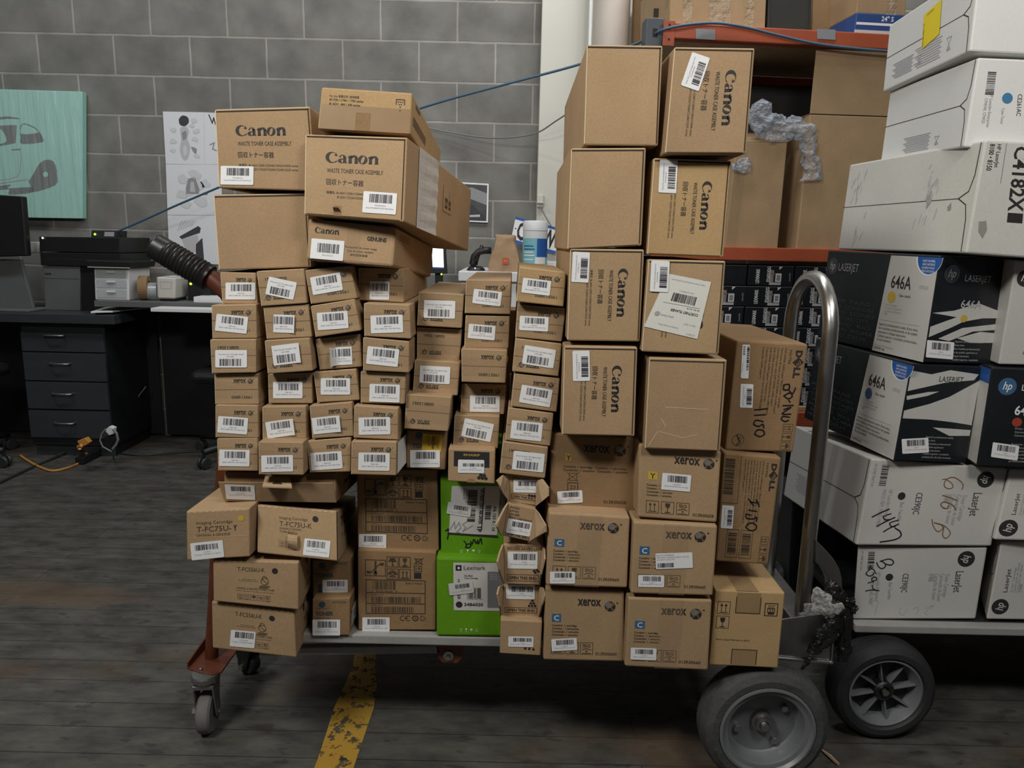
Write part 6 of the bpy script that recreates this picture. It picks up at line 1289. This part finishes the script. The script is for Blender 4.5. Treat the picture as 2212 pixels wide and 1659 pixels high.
# cords and plugs
def cord(name, label, pts, r, mt, cat='cord'):
    P = [V(p) for p in pts]; out = []
    for i in range(len(P) - 1):
        a, b, c, d = P[max(i - 1, 0)], P[i], P[i + 1], P[min(i + 2, len(P) - 1)]
        for j in range(6):
            k = j / 6; out.append(.5 * ((2 * b) + (c - a) * k + (2 * a - 5 * b + 4 * c - d) * k * k + (3 * b - a - 3 * c + d) * k ** 3))
    out.append(P[-1]); mb = MB(); mb.tube(out, r, mt, 8); o = mb.build(name, o=P[0], smooth=True); tag(o, label, cat); return o
F_ = lambda zq, *v: [at_z(v[i], v[i + 1], zq) for i in range(0, len(v), 2)]
cord('extension_cord', 'orange extension cord curling on the boards before the drawer pedestal', F_(.006, 44, 984, 60, 995, 82, 1007, 112, 1017, 145, 1011, 172, 1000), .006, 'cable_orange')
cord('floor_cable', 'black cord running over the floor to the orange plug', F_(.006, -20, 1052, 60, 1014, 110, 992) + F_(.03, 168, 962), .007, 'cable_dark')
t = thing('power_strip', 'black power strip lying askew at the foot of the drawer pedestal', 'power strip', at_z(200, 985, 0)); a, b = at_z(172, 1003, .004), at_z(232, 972, .004); d = (b - a).normalized(); e = V((-d.y, d.x, 0)) * .022
mb = MB(); mb.prism([a + e, a - e, b - e, b + e], V((0, 0, .035)), 'plastic_black', .004); mb.build('housing', t); mb = MB(); c = a.lerp(b, .25) + V((0, 0, .0355)); mb.lathe([(.0001, .006), (.007, .006), (.008, 0)], c, (0, 0, 1), 'orange_paint', 10); mb.build('switch', t)
t = thing('power_plug', 'orange block plug end above the black power strip', 'plug', at(179, 968, 3.5)); mb = MB(); f = [at(x, y, 3.5) for x, y in ((166, 953), (184, 946), (193, 956), (186, 962), (174, 967))]; mb.prism(f, V((0, .03, 0)), 'cable_orange', .003); mb.build('plug_body', t); mb = MB(); mb.tube([at(176, 962, 3.49), at(172, 968, 3.46), V((at_z(168, 964, .03)))], .009, 'cable_orange', 8); mb.build('strain_relief', t)
t = thing('power_adapter', 'white plug adapter with a looped cord at the pedestal corner', 'charger', at(237, 965, 3.48)); mb = MB(); f = [at(x, y, 3.48) for x, y in ((225, 930), (236, 921), (246, 925), (244, 938), (236, 941))]; mb.prism(f, V((0, .03, 0)), 'white_plastic', .003); mb.build('plug_body', t)
mb = MB(); mb.tube([at(x, y, 3.47) for x, y in ((228, 927), (219, 938), (216, 952), (222, 965), (240, 975))], .004, 'cable_grey', 8); mb.tube([at(x, y, 3.47) for x, y in ((244, 927), (252, 936), (255, 950), (250, 962), (243, 970))], .006, 'cable_grey', 8); mb.tube([at(240, 975, 3.47), at_z(246, 990, .004)], .004, 'cable_grey', 8); mb.build('cord', t)
mb = MB(); c = at(238, 955, 3.5); mb.lathe([(.0001, -.02), (.032, -.02), (.034, 0), (.032, .02), (.0001, .02)], c, (0, -1, 0), 'plastic_black', 20); mb.build('transformer', t)
cord('floor_cable', 'dark thin cord running over the floor from the pedestal to the chair', F_(.004, 240, 976, 300, 984, 380, 978, 470, 972), .004, 'cable_dark')
cord('phone_cord', 'thin pale cord looping beside the dark pedestal', [at(x, y, YP + .3) for x, y in ((315, 835), (300, 855), (282, 880), (282, 905), (275, 925), (262, 942))], .003, 'cable_grey')
# office chairs, mostly hidden
def chair(label, cx, cy, legs, seat):
    t = thing('office_chair', label, 'chair', (cx, cy, 0))
    for a in legs:
        d = V((math.cos(a), math.sin(a), 0)); p = V((cx, cy, .10)); e = p + d * .30 + V((0, 0, -.015))
        mb = MB(); mb.tube([p, p.lerp(e, .6), e], [.026, .020, .016], 'plastic_black', 10); lg = mb.build('base_leg', t, smooth=True)
        c = e + V((0, 0, -.055)); c.z = .030; s = V((-d.y, d.x, 0)); mb = MB()
        for k in (-1, 1): mb.lathe([(.0001, -.009), (.026, -.009), (.030, -.004), (.030, .004), (.026, .009), (.0001, .009)], c + s * .014 * k, s, 'plastic_dark', 20)
        mb.tube([e, e + V((0, 0, -.05))], .008, 'plastic_black', 8); mb.tube([e + V((0, 0, -.03)), c + V((0, 0, .012))], .018, 'plastic_black', 10); sub_build(mb, 'caster', lg, smooth=True, auto=40)
    mb = MB(); mb.tube([(cx, cy, .1), (cx, cy, .42)], .025, 'plastic_black', 12); mb.build('gas_column', t)
    if seat:
        mb = MB(); mb.box(cx - .22, cx + .22, cy - .22, cy + .22, .42, .49, 'plastic_black', .03); mb.build('seat', t)
e = at_z(437, 962, .03); chair('black office chair behind the load, one caster showing by the leftmost cartons', e.x + .29, e.y - .06, [PI - .2 + 2 * PI * i / 5 for i in range(5)], True)
e = at_z(6, 996, .03); chair('dark office chair at the photo edge with one caster under the desk', e.x - .29, e.y + .03, [-.1 + 2 * PI * i / 5 for i in range(5)], True)
# ---- on the block wall
f = [at(x, y, YW - .05) for x, y in ((-60, 191), (178, 198), (178, 472), (-60, 468))]; k = [q + V((0, .04, 0)) for q in f]
t = thing('canvas', 'mint green canvas of a car outline, wrapped in shiny film on the block wall', 'picture', (f[2] + f[3]) / 2); mb = MB(); mb.hexa(f + k, 'mint', .002); M = M3(f)
def C_(*v):
    return [M_inv(*z('a', v[i], v[i + 1])[0]) for i in range(0, len(v), 2)]
def M_inv(px, py):
    q = on_plane(px, py, f[0], V((0, -1, 0))); return ((q - f[0]).dot((f[1] - f[0]).normalized()) / M.w, (f[0] - q).dot((f[0] - f[3]).normalized()) / M.h)
P_ = lambda mt, off, *v: mb.poly(M, curve(C_(*v) + C_(v[0], v[1]), 3)[:-1], mt, off)
P_('art_dark', .0006, 0, 370, 120, 375, 230, 405, 225, 412, 110, 396, 0, 396); P_('art_dark', .0006, 0, 455, 190, 468, 212, 500, 215, 640, 205, 650, 0, 645); P_('mint', .001, 0, 470, 60, 500, 100, 550, 120, 600, 110, 632, 0, 632)
P_('art_dark', .0006, 250, 480, 290, 462, 390, 510, 450, 570, 490, 640, 480, 672, 280, 665, 262, 600, 248, 520); P_('mint', .001, 262, 485, 290, 473, 380, 518, 435, 572, 265, 565)
P_('art_dark', .0006, 380, 1050, 420, 985, 470, 890, 530, 855, 600, 870, 640, 930, 660, 1020, 650, 1120, 420, 1165, 405, 1100); P_('art_dark', .0006, 45, 1062, 205, 1062, 185, 1095, 410, 1112, 420, 1165, 200, 1160, 195, 1108, 85, 1100)
mb.line(M, C_(0, 1000, 200, 1005, 260, 990, 288, 940, 286, 800, 270, 730), .004, 'smudge_mid', .0006); mb.line(M, C_(0, 1040, 370, 1030), .006, 'smudge_mid', .0006); mb.line(M, C_(190, 715, 270, 718), .006, 'smudge_dark', .0006); mb.disc(M, *C_(545, 1000)[0], .014, 'mint', .001)
mb.build('canvas_body', t)
mb = MB(); N = 26; vs = []
for j in range(N + 1):
    for i in range(N + 1): vs.append(M(i / N, j / N, .004 + .003 * noise.noise(V((i * 1.3, j * .22, 3)))))
mb.add(vs, [(j * (N + 1) + i, (j + 1) * (N + 1) + i, (j + 1) * (N + 1) + i + 1, j * (N + 1) + i + 1) for j in range(N) for i in range(N)], 'wall_wrap'); mb.build('film_cover', t, smooth=True)
def sheet(label, px, art):
    f = [at(x, y, YW - .006) for x, y in px]; mb = MB(); mb.prism([f[0], f[1], f[2], f[3]], V((0, .002, 0)), 'sketch_paper'); M = M3(f); art(mb, M); o = mb.build('sketch_sheet', o=(f[2] + f[3]) / 2); tag(o, label, 'drawing', 'sketches taped to the block wall')
def swirl(mb, M, u, v, r, n=10, mt='smudge', w_=.004): mb.line(M, [(u + r * (1 - .06 * i) * math.cos(.75 * i), v + r * (1 - .06 * i) * math.sin(.75 * i) * M.w / M.h) for i in range(n)], w_, mt, .0006)
def blob(mb, M, u, v, r):
    rg = random.Random(int(u * 900 + v * 77)); a = [rg.uniform(.6, 1.15) for _ in range(9)]
    pts = [(u + r * a[i % 9] * math.cos(2 * PI * i / 9), v + r * .8 * a[i % 9] * math.sin(2 * PI * i / 9) * M.w / M.h) for i in range(9)]
    s = curve(pts + [pts[0]], 4)[:-1]; mb.poly(M, s, 'smudge_pale', .0003); mb.line(M, s[:18], .003, 'smudge', .0005)
def art1(mb, M):
    sm = lambda p, mt, off: mb.poly(M, curve(p + [p[0]], 4)[:-1], mt, off)
    sm([(.40, .32), (.52, .26), (.62, .36), (.58, .52), (.64, .66), (.58, .88), (.46, .92), (.38, .74), (.42, .54)], 'smudge', .0004); sm([(.38, .14), (.47, .07), (.60, .10), (.62, .20), (.52, .27), (.40, .24)], 'smudge_dark', .0006); sm([(.44, .40), (.54, .36), (.56, .48), (.47, .54)], 'smudge_mid', .0007); sm([(.46, .68), (.54, .64), (.56, .78), (.48, .84)], 'smudge_pale', .0008); sm([(.66, .66), (.80, .70), (.78, .80), (.70, .74)], 'smudge_mid', .0007)
    for q in ((.76, .16, .09), (.82, .36, .09), (.78, .52, .08), (.24, .34, .08), (.22, .56, .09), (.80, .84, .08), (.2, .74, .07), (.7, .26, .06)): blob(mb, M, *q)
def art1b(mb, M):
    mb.line(M, [(.3, .05), (.5, .2), (.6, .1), (.7, .22)], .006, 'smudge_dark', .0006); mb.line(M, [(.35, .62), (.6, .58), (.5, .70), (.8, .74)], .006, 'smudge_mid', .0006)
def art2(mb, M):
    for q in ((.3, .28, .10), (.52, .2, .12), (.70, .38, .10), (.28, .6, .11), (.62, .72, .13), (.36, .78, .10), (.48, .45, .2)): blob(mb, M, *q)
    mb.poly(M, [(.40, .28), (.52, .25), (.60, .50), (.58, .58), (.36, .58), (.34, .5)], 'smudge_mid', .0006); mb.poly(M, [(.44, .34), (.50, .34), (.52, .54), (.42, .54)], 'smudge', .0009); mb.poly(M, [(.66, .55), (.76, .54), (.74, .60), (.66, .60)], 'smudge_mid', .0007)
def art3(mb, M):
    mb.poly(M, [(.20, .45), (.55, .22), (.60, .26), (.58, .36), (.24, .50)], 'smudge_dark', .0006); mb.poly(M, [(.24, .50), (.54, .40), (.56, .66), (.44, .80), (.30, .70)], 'smudge', .0004)
    mb.poly(M, [(.18, .64), (.28, .70), (.34, .98), (.20, .96)], 'smudge_dark', .0006); mb.poly(M, [(.50, .60), (.62, .46), (.64, .98), (.48, .98)], 'smudge_dark', .0006); [mb.line(M, [(.18 + .05 * i, .32 - .02 * i), (.26 + .05 * i, .12)], .005, 'smudge', .0006) for i in range(6)]; mb.line(M, [(.36, .78), (.44, .94), (.50, .80)], .004, 'smudge_mid', .0007)
sheet('ink sketch of grey swirls with a dark top, highest sheet on the wall', ((351.6, 240.8), (441, 242.5), (442, 355), (358, 354)), art1)
sheet('narrow strip of paper with short ink scribbles beside the highest sketch', ((441.3, 242.5), (475, 244), (478, 355), (442.3, 355)), art1b)
sheet('pale cloudy pencil sketch, middle sheet of the wall drawings', ((358, 354.6), (478, 355.6), (480, 465), (362, 464)), art2)
sheet('bold black and grey sketch, lowest sheet behind the black grip', ((362, 464.6), (480, 465.6), (484, 572), (366, 566)), art3)
f = [at(x, y, YW - .02) for x, y in ((985, 393), (1056, 397), (1054, 481), (984, 478))]; k = [q + V((0, .015, 0)) for q in f]; t = thing('framed_photo', 'small white-bordered grey photograph on the block wall beyond the tilted carton', 'picture', (f[2] + f[3]) / 2)
mb = MB(); mb.hexa(f + k, 'paper', .001); M = M3(f); mb.build('frame', t); mb = MB(); mb.rect(M, .04, .04, .95, .96, 'photo_dark', .0008); mb.poly(M, [(.04, .3), (.95, .55), (.95, .25), (.5, .12), (.04, .15)], 'smudge_mid', .0012); mb.poly(M, [(.1, .96), (.2, .6), (.5, .55), (.92, .86), (.9, .95)], 'smudge_dark', .0014); mb.poly(M, [(.35, .83), (.75, .80), (.75, .86), (.35, .88)], 'smudge', .0016); mb.build('photo_print', t)
# ================================================================ white cabinet by the column, with small things on it
YC = 3.42; zc = at(1000, 586, YC).z; xa, xb = at(990, 595, YC).x, at(1300, 600, YC).x
t = thing('white_cabinet', 'white cabinet with a thick top behind the sixth narrow column', 'cabinet', ((xa + xb) / 2, YC + .28, 0))
mb = MB(); mb.box(xa, xb, YC, YC + .60, zc - .045, zc, 'white_plastic', .004); mb.build('cabinet_top', t); mb = MB(); mb.box(xa + .01, xb - .01, YC + .02, YC + .58, zc - .22, zc - .045, 'white_plastic', .004); mb.build('carcass', t)
for x in (xa + .02, xb - .06):
    for y in (YC + .03, YC + .53): mb = MB(); mb.box(x, x + .04, y, y + .04, 0, zc - .22, 'plastic_black', .002); mb.build('leg', t)
def onc(px, Y): q = at(px, 590, Y); q.z = zc; return q
# paper bag
c = onc(1090, YC + .10); h_ = .168; t = thing('paper_bag', 'brown paper bag with a red square and a rolled top on the white cabinet', 'bag', c)
mb = MB(); rings = [(0, .074, .050), (.03, .076, .050), (.07, .066, .044), (.105, .052, .036), (.13, .042, .030), (.145, .044, .028), (.16, .046, .026), (.168, .042, .016)]; n = 24; vs = []
for zz_, wx, wy in rings:
    for j in range(n):
        a = 2 * PI * j / n + PI / 4; sx = max(-1, min(1, 1.38 * math.cos(a))); sy = max(-1, min(1, 1.38 * math.sin(a))); p = V((c.x + sx * wx, c.y + sy * wy, c.z + zz_)); q = noise.noise(p * 28) * .008 * (zz_ > .01) * (1 + zz_ * 6); vs.append(p + V((q * sx, q * sy, q * .5 * (zz_ > .1))))
fs = [(i * n + j, i * n + (j + 1) % n, (i + 1) * n + (j + 1) % n, (i + 1) * n + j) for i in range(len(rings) - 1) for j in range(n)] + [tuple(range(n))[::-1], tuple((len(rings) - 1) * n + j for j in range(n))]
mb.add(vs, fs, 'bag_paper'); mb.build('bag_body', t, smooth=True, auto=50)
q = at(1092, 564, c.y - .062); M = M3([q + V((-.014, .004, .014)), q + V((.014, .004, .014)), q + V((.014, 0, -.014)), q + V((-.014, 0, -.014))]); mb = MB(); paper(mb, M, 'red_logo', .003); mb.text(M, 'M', .25, .72, .42, .75, 'yellow_dull', .0006); mb.build('red_square', t)
# wipes tub
c = onc(1154, YC + .09); R = .057; H = at(1154, 477, c.y).z - zc; t = thing('wipes_tub', 'white cylindrical wipes tub with a blue label on the white cabinet', 'tub', c)
mb = MB(); mb.lathe([(.0001, 0), (R - .002, 0), (R, .004), (R, H * .80), (R - .001, H * .805)], c, (0, 0, 1), 'white_plastic', 40); mb.build('tub_body', t, smooth=True, auto=40)
mb = MB(); mb.lathe([(R + .001, H * .81), (R + .001, H * .97), (R - .004, H), (.0001, H)], c, (0, 0, 1), 'white_plastic', 40); mb.build('lid', t, smooth=True, auto=40)
def cyl(mb, a0, a1, h0, h1, mt, off=.0006, n=14, top=None):
    vs = []
    for j in range(n + 1):
        a = math.radians(a0 + (a1 - a0) * j / n); d = V((math.sin(a), -math.cos(a), 0)); hh = h1 if top is None else top(j / n); vs += [c + d * (R + off) + V((0, 0, H * h0)), c + d * (R + off) + V((0, 0, H * hh))]
    mb.add(vs, [(2 * j, 2 * j + 2, 2 * j + 3, 2 * j + 1) for j in range(n)], mt)
mb = MB(); cyl(mb, -75, 80, .04, .66, 'wipes_blue'); cyl(mb, 8, 80, .30, .655, 'blue', .0012); cyl(mb, 0, 55, .06, .30, 'paper', .0014); cyl(mb, 2, 50, .05, .17, 'yellow_dull', .002)
for i, hh in enumerate((.50, .44, .38, .32, .24)): cyl(mb, -60, -8 + 6 * (i % 2), hh, hh + .022, 'blue' if i < 2 else 'paper', .0012)
mb.build('label', t)
# number plate leaning on the column
f = [at(x, y, YW - .13) for x, y in ((1114, 468), (1212, 494), (1199, 549), (1103, 522))]; mb = MB(); mb.prism(f, V((0, .003, 0)), 'paper', .0006); M = M3(f); mb.rect(M, .0, .0, 1, .10, 'blue', .0006); mb.rect(M, 0, .88, 1, 1, 'blue', .0006); mb.text(M, 'C', .09, .82, .66, .27, 'ink', bold=.03); mb.text(M, 'W', .64, .82, .66, .94, 'ink', bold=.03); mb.disc(M, .05, .45, .004, 'gap', n=8); o = mb.build('licence_plate', o=(f[2] + f[3]) / 2); tag(o, 'white licence plate with blue edges tilted behind the wipes tub', 'sign')
p = at(1160, 435, YW - .12); mb = MB(); mb.box(p.x, p.x + .035, YW - .125, YW - .10, p.z - .03, p.z + .035, 'paint_white', .004); mb.box(p.x - .004, p.x + .038, YW - .14, YW - .125, p.z - .012, p.z - .004, 'steel_dull', .001); o = mb.build('wall_bracket', o=p); tag(o, 'small metal bracket on the edge of the white column', 'bracket')
c = at(1252, 498, 3.95); t = thing('desk_fan', 'round black fan peeking out beside the right-hand pile', 'fan', V((c.x, c.y, zc))); mb = MB(); mb.lathe([(.0001, -.02), (.085, -.02), (.098, -.008), (.098, .02), (.085, .034), (.0001, .04)], c, (-.3, -1, 0), 'plastic_black', 36); mb.build('fan_head', t, smooth=True, auto=40); mb = MB(); mb.tube([c + V((0, .02, -.08)), V((c.x, c.y + .02, zc))], .012, 'plastic_black', 10); mb.lathe([(.0001, .02), (.06, .012), (.07, 0)], V((c.x, c.y + .02, zc)), (0, 0, 1), 'plastic_black', 24); mb.build('fan_stand', t)
B = gbox('small_carton', 'small white and blue carton with a dark blob, beside the wipes tub', 'box', ((1182, 565), (1240, 567), (1240, 590), (1182, 588)), YC + .22, .12, 'white_card', zc, part='carton_body'); B.mb.poly(B.front, [(.45, 1), (.7, .6), (1, .5), (1, 1)], 'blue', .0006); B.mb.disc(B.front, .50, .55, .016, 'plastic_dark', .001, 16); gd(B)
c = onc(1028, YC + .12); t = thing('handset_stand', 'black handset resting in a cradle on the white cabinet', 'phone', c)
mb = MB(); mb.lathe([(.0001, .022), (.03, .020), (.042, .008), (.044, 0)], c, (0, 0, 1), 'plastic_black', 24); mb.build('cradle_base', t, smooth=True)
U_ = lambda *v: [at(*z('d', v[i], v[i + 1])[0], YC + .12) for i in range(0, len(v), 2)]
mb = MB(); mb.tube(U_(870, 920, 820, 1040, 770, 1160), [.008, .010, .014], 'plastic_black', 10); mb.build('cradle_arm', t, smooth=True); mb = MB(); mb.tube(U_(990, 990, 900, 990, 820, 1010, 760, 1070, 740, 1150, 780, 1200), [.016, .017, .016, .015, .016, .018], 'plastic_black', 12); mb.build('handset', t, smooth=True)
mb = MB(); mb.lathe([(.0001, .002), (.003, .001), (.003, 0)], at(*z('d', 775, 1225)[0], YC + .07), (0, -1, 0), 'led_white', 8); mb.build('power_light', t)
f = [at(*q, 3.86) for q in z('d', 150, 930, 385, 960, 405, 1300, 170, 1290)]; k = [q + V((0, .03, 0)) for q in f]; t = thing('monitor', 'small upright monitor with a lit white screen left of the white cabinet', 'monitor', V(((f[2].x + f[3].x) / 2, 3.88, zt))); mb = MB(); mb.hexa(f + k, 'plastic_black', .004); mb.build('bezel', t)
mb = MB(); M = M3([at(*q, 3.857) for q in z('d', 200, 952, 352, 968, 360, 1232, 215, 1228)]); mb.rect(M, 0, 0, 1, 1, 'screen', 0); mb.rect(M, 0, .93, 1, 1, 'blue', .0006); [mb.rect(M, .12 + .2 * (i % 3), .12 + .1 * i, .2 + .2 * (i % 3), .135 + .1 * i, 'wipes_blue', .0006) for i in range(8)]; mb.build('screen', t)
mb = MB(); b0 = (f[2] + f[3]) / 2; mb.box(b0.x - .02, b0.x + .02, 3.89, 3.91, zt, b0.z + .05, 'plastic_black', .003); mb.box(b0.x - .08, b0.x + .08, 3.82, 3.98, zt, zt + .012, 'plastic_black', .004); mb.build('stand', t); mb = MB(); mb.lathe([(.0001, .002), (.005, .001), (.005, 0)], at(*z('d', 330, 1305)[0], 3.855), (0, -1, 0), 'led_green', 8); mb.build('power_light', t)
# cords in the air
cord('network_cable', 'blue network cable slung from the desk across the wall to the rack', [at(246, 503, YD + .33), at(300, 480, 4.0), at(385, 442, 3.95), at(470, 406, 3.9), at(700, 308, 3.75), at(920, 230, 3.6), at(1100, 180, 3.5), at(1262, 136, 3.4), at(1380, 92, 3.28), sp(1440, 62, -.05), sp(1530, 50, -.05), sp(1600, 57, -.05), sp(1680, 76, -.05), sp(1760, 94, -.05), sp(1850, 105, -.05), sp(1960, 114, -.05)], .0055, 'cable_blue')
cord('wall_cable', 'thin grey cable running low across the wall to the highest blank carton', [at(900, 270, 4.15), at(960, 284, 4.15), at(1060, 298, 4.1), at(1150, 290, 4.0), at(1200, 262, 3.9), at(1240, 235, 3.8)], .004, 'cable_grey')
cord('tape_line', 'dangling pale cord from the column bracket to the licence plate', [at(1166, 446, YW - .13), at(1178, 468, YW - .14), at(1190, 488, YW - .14)], .003, 'cable_grey')
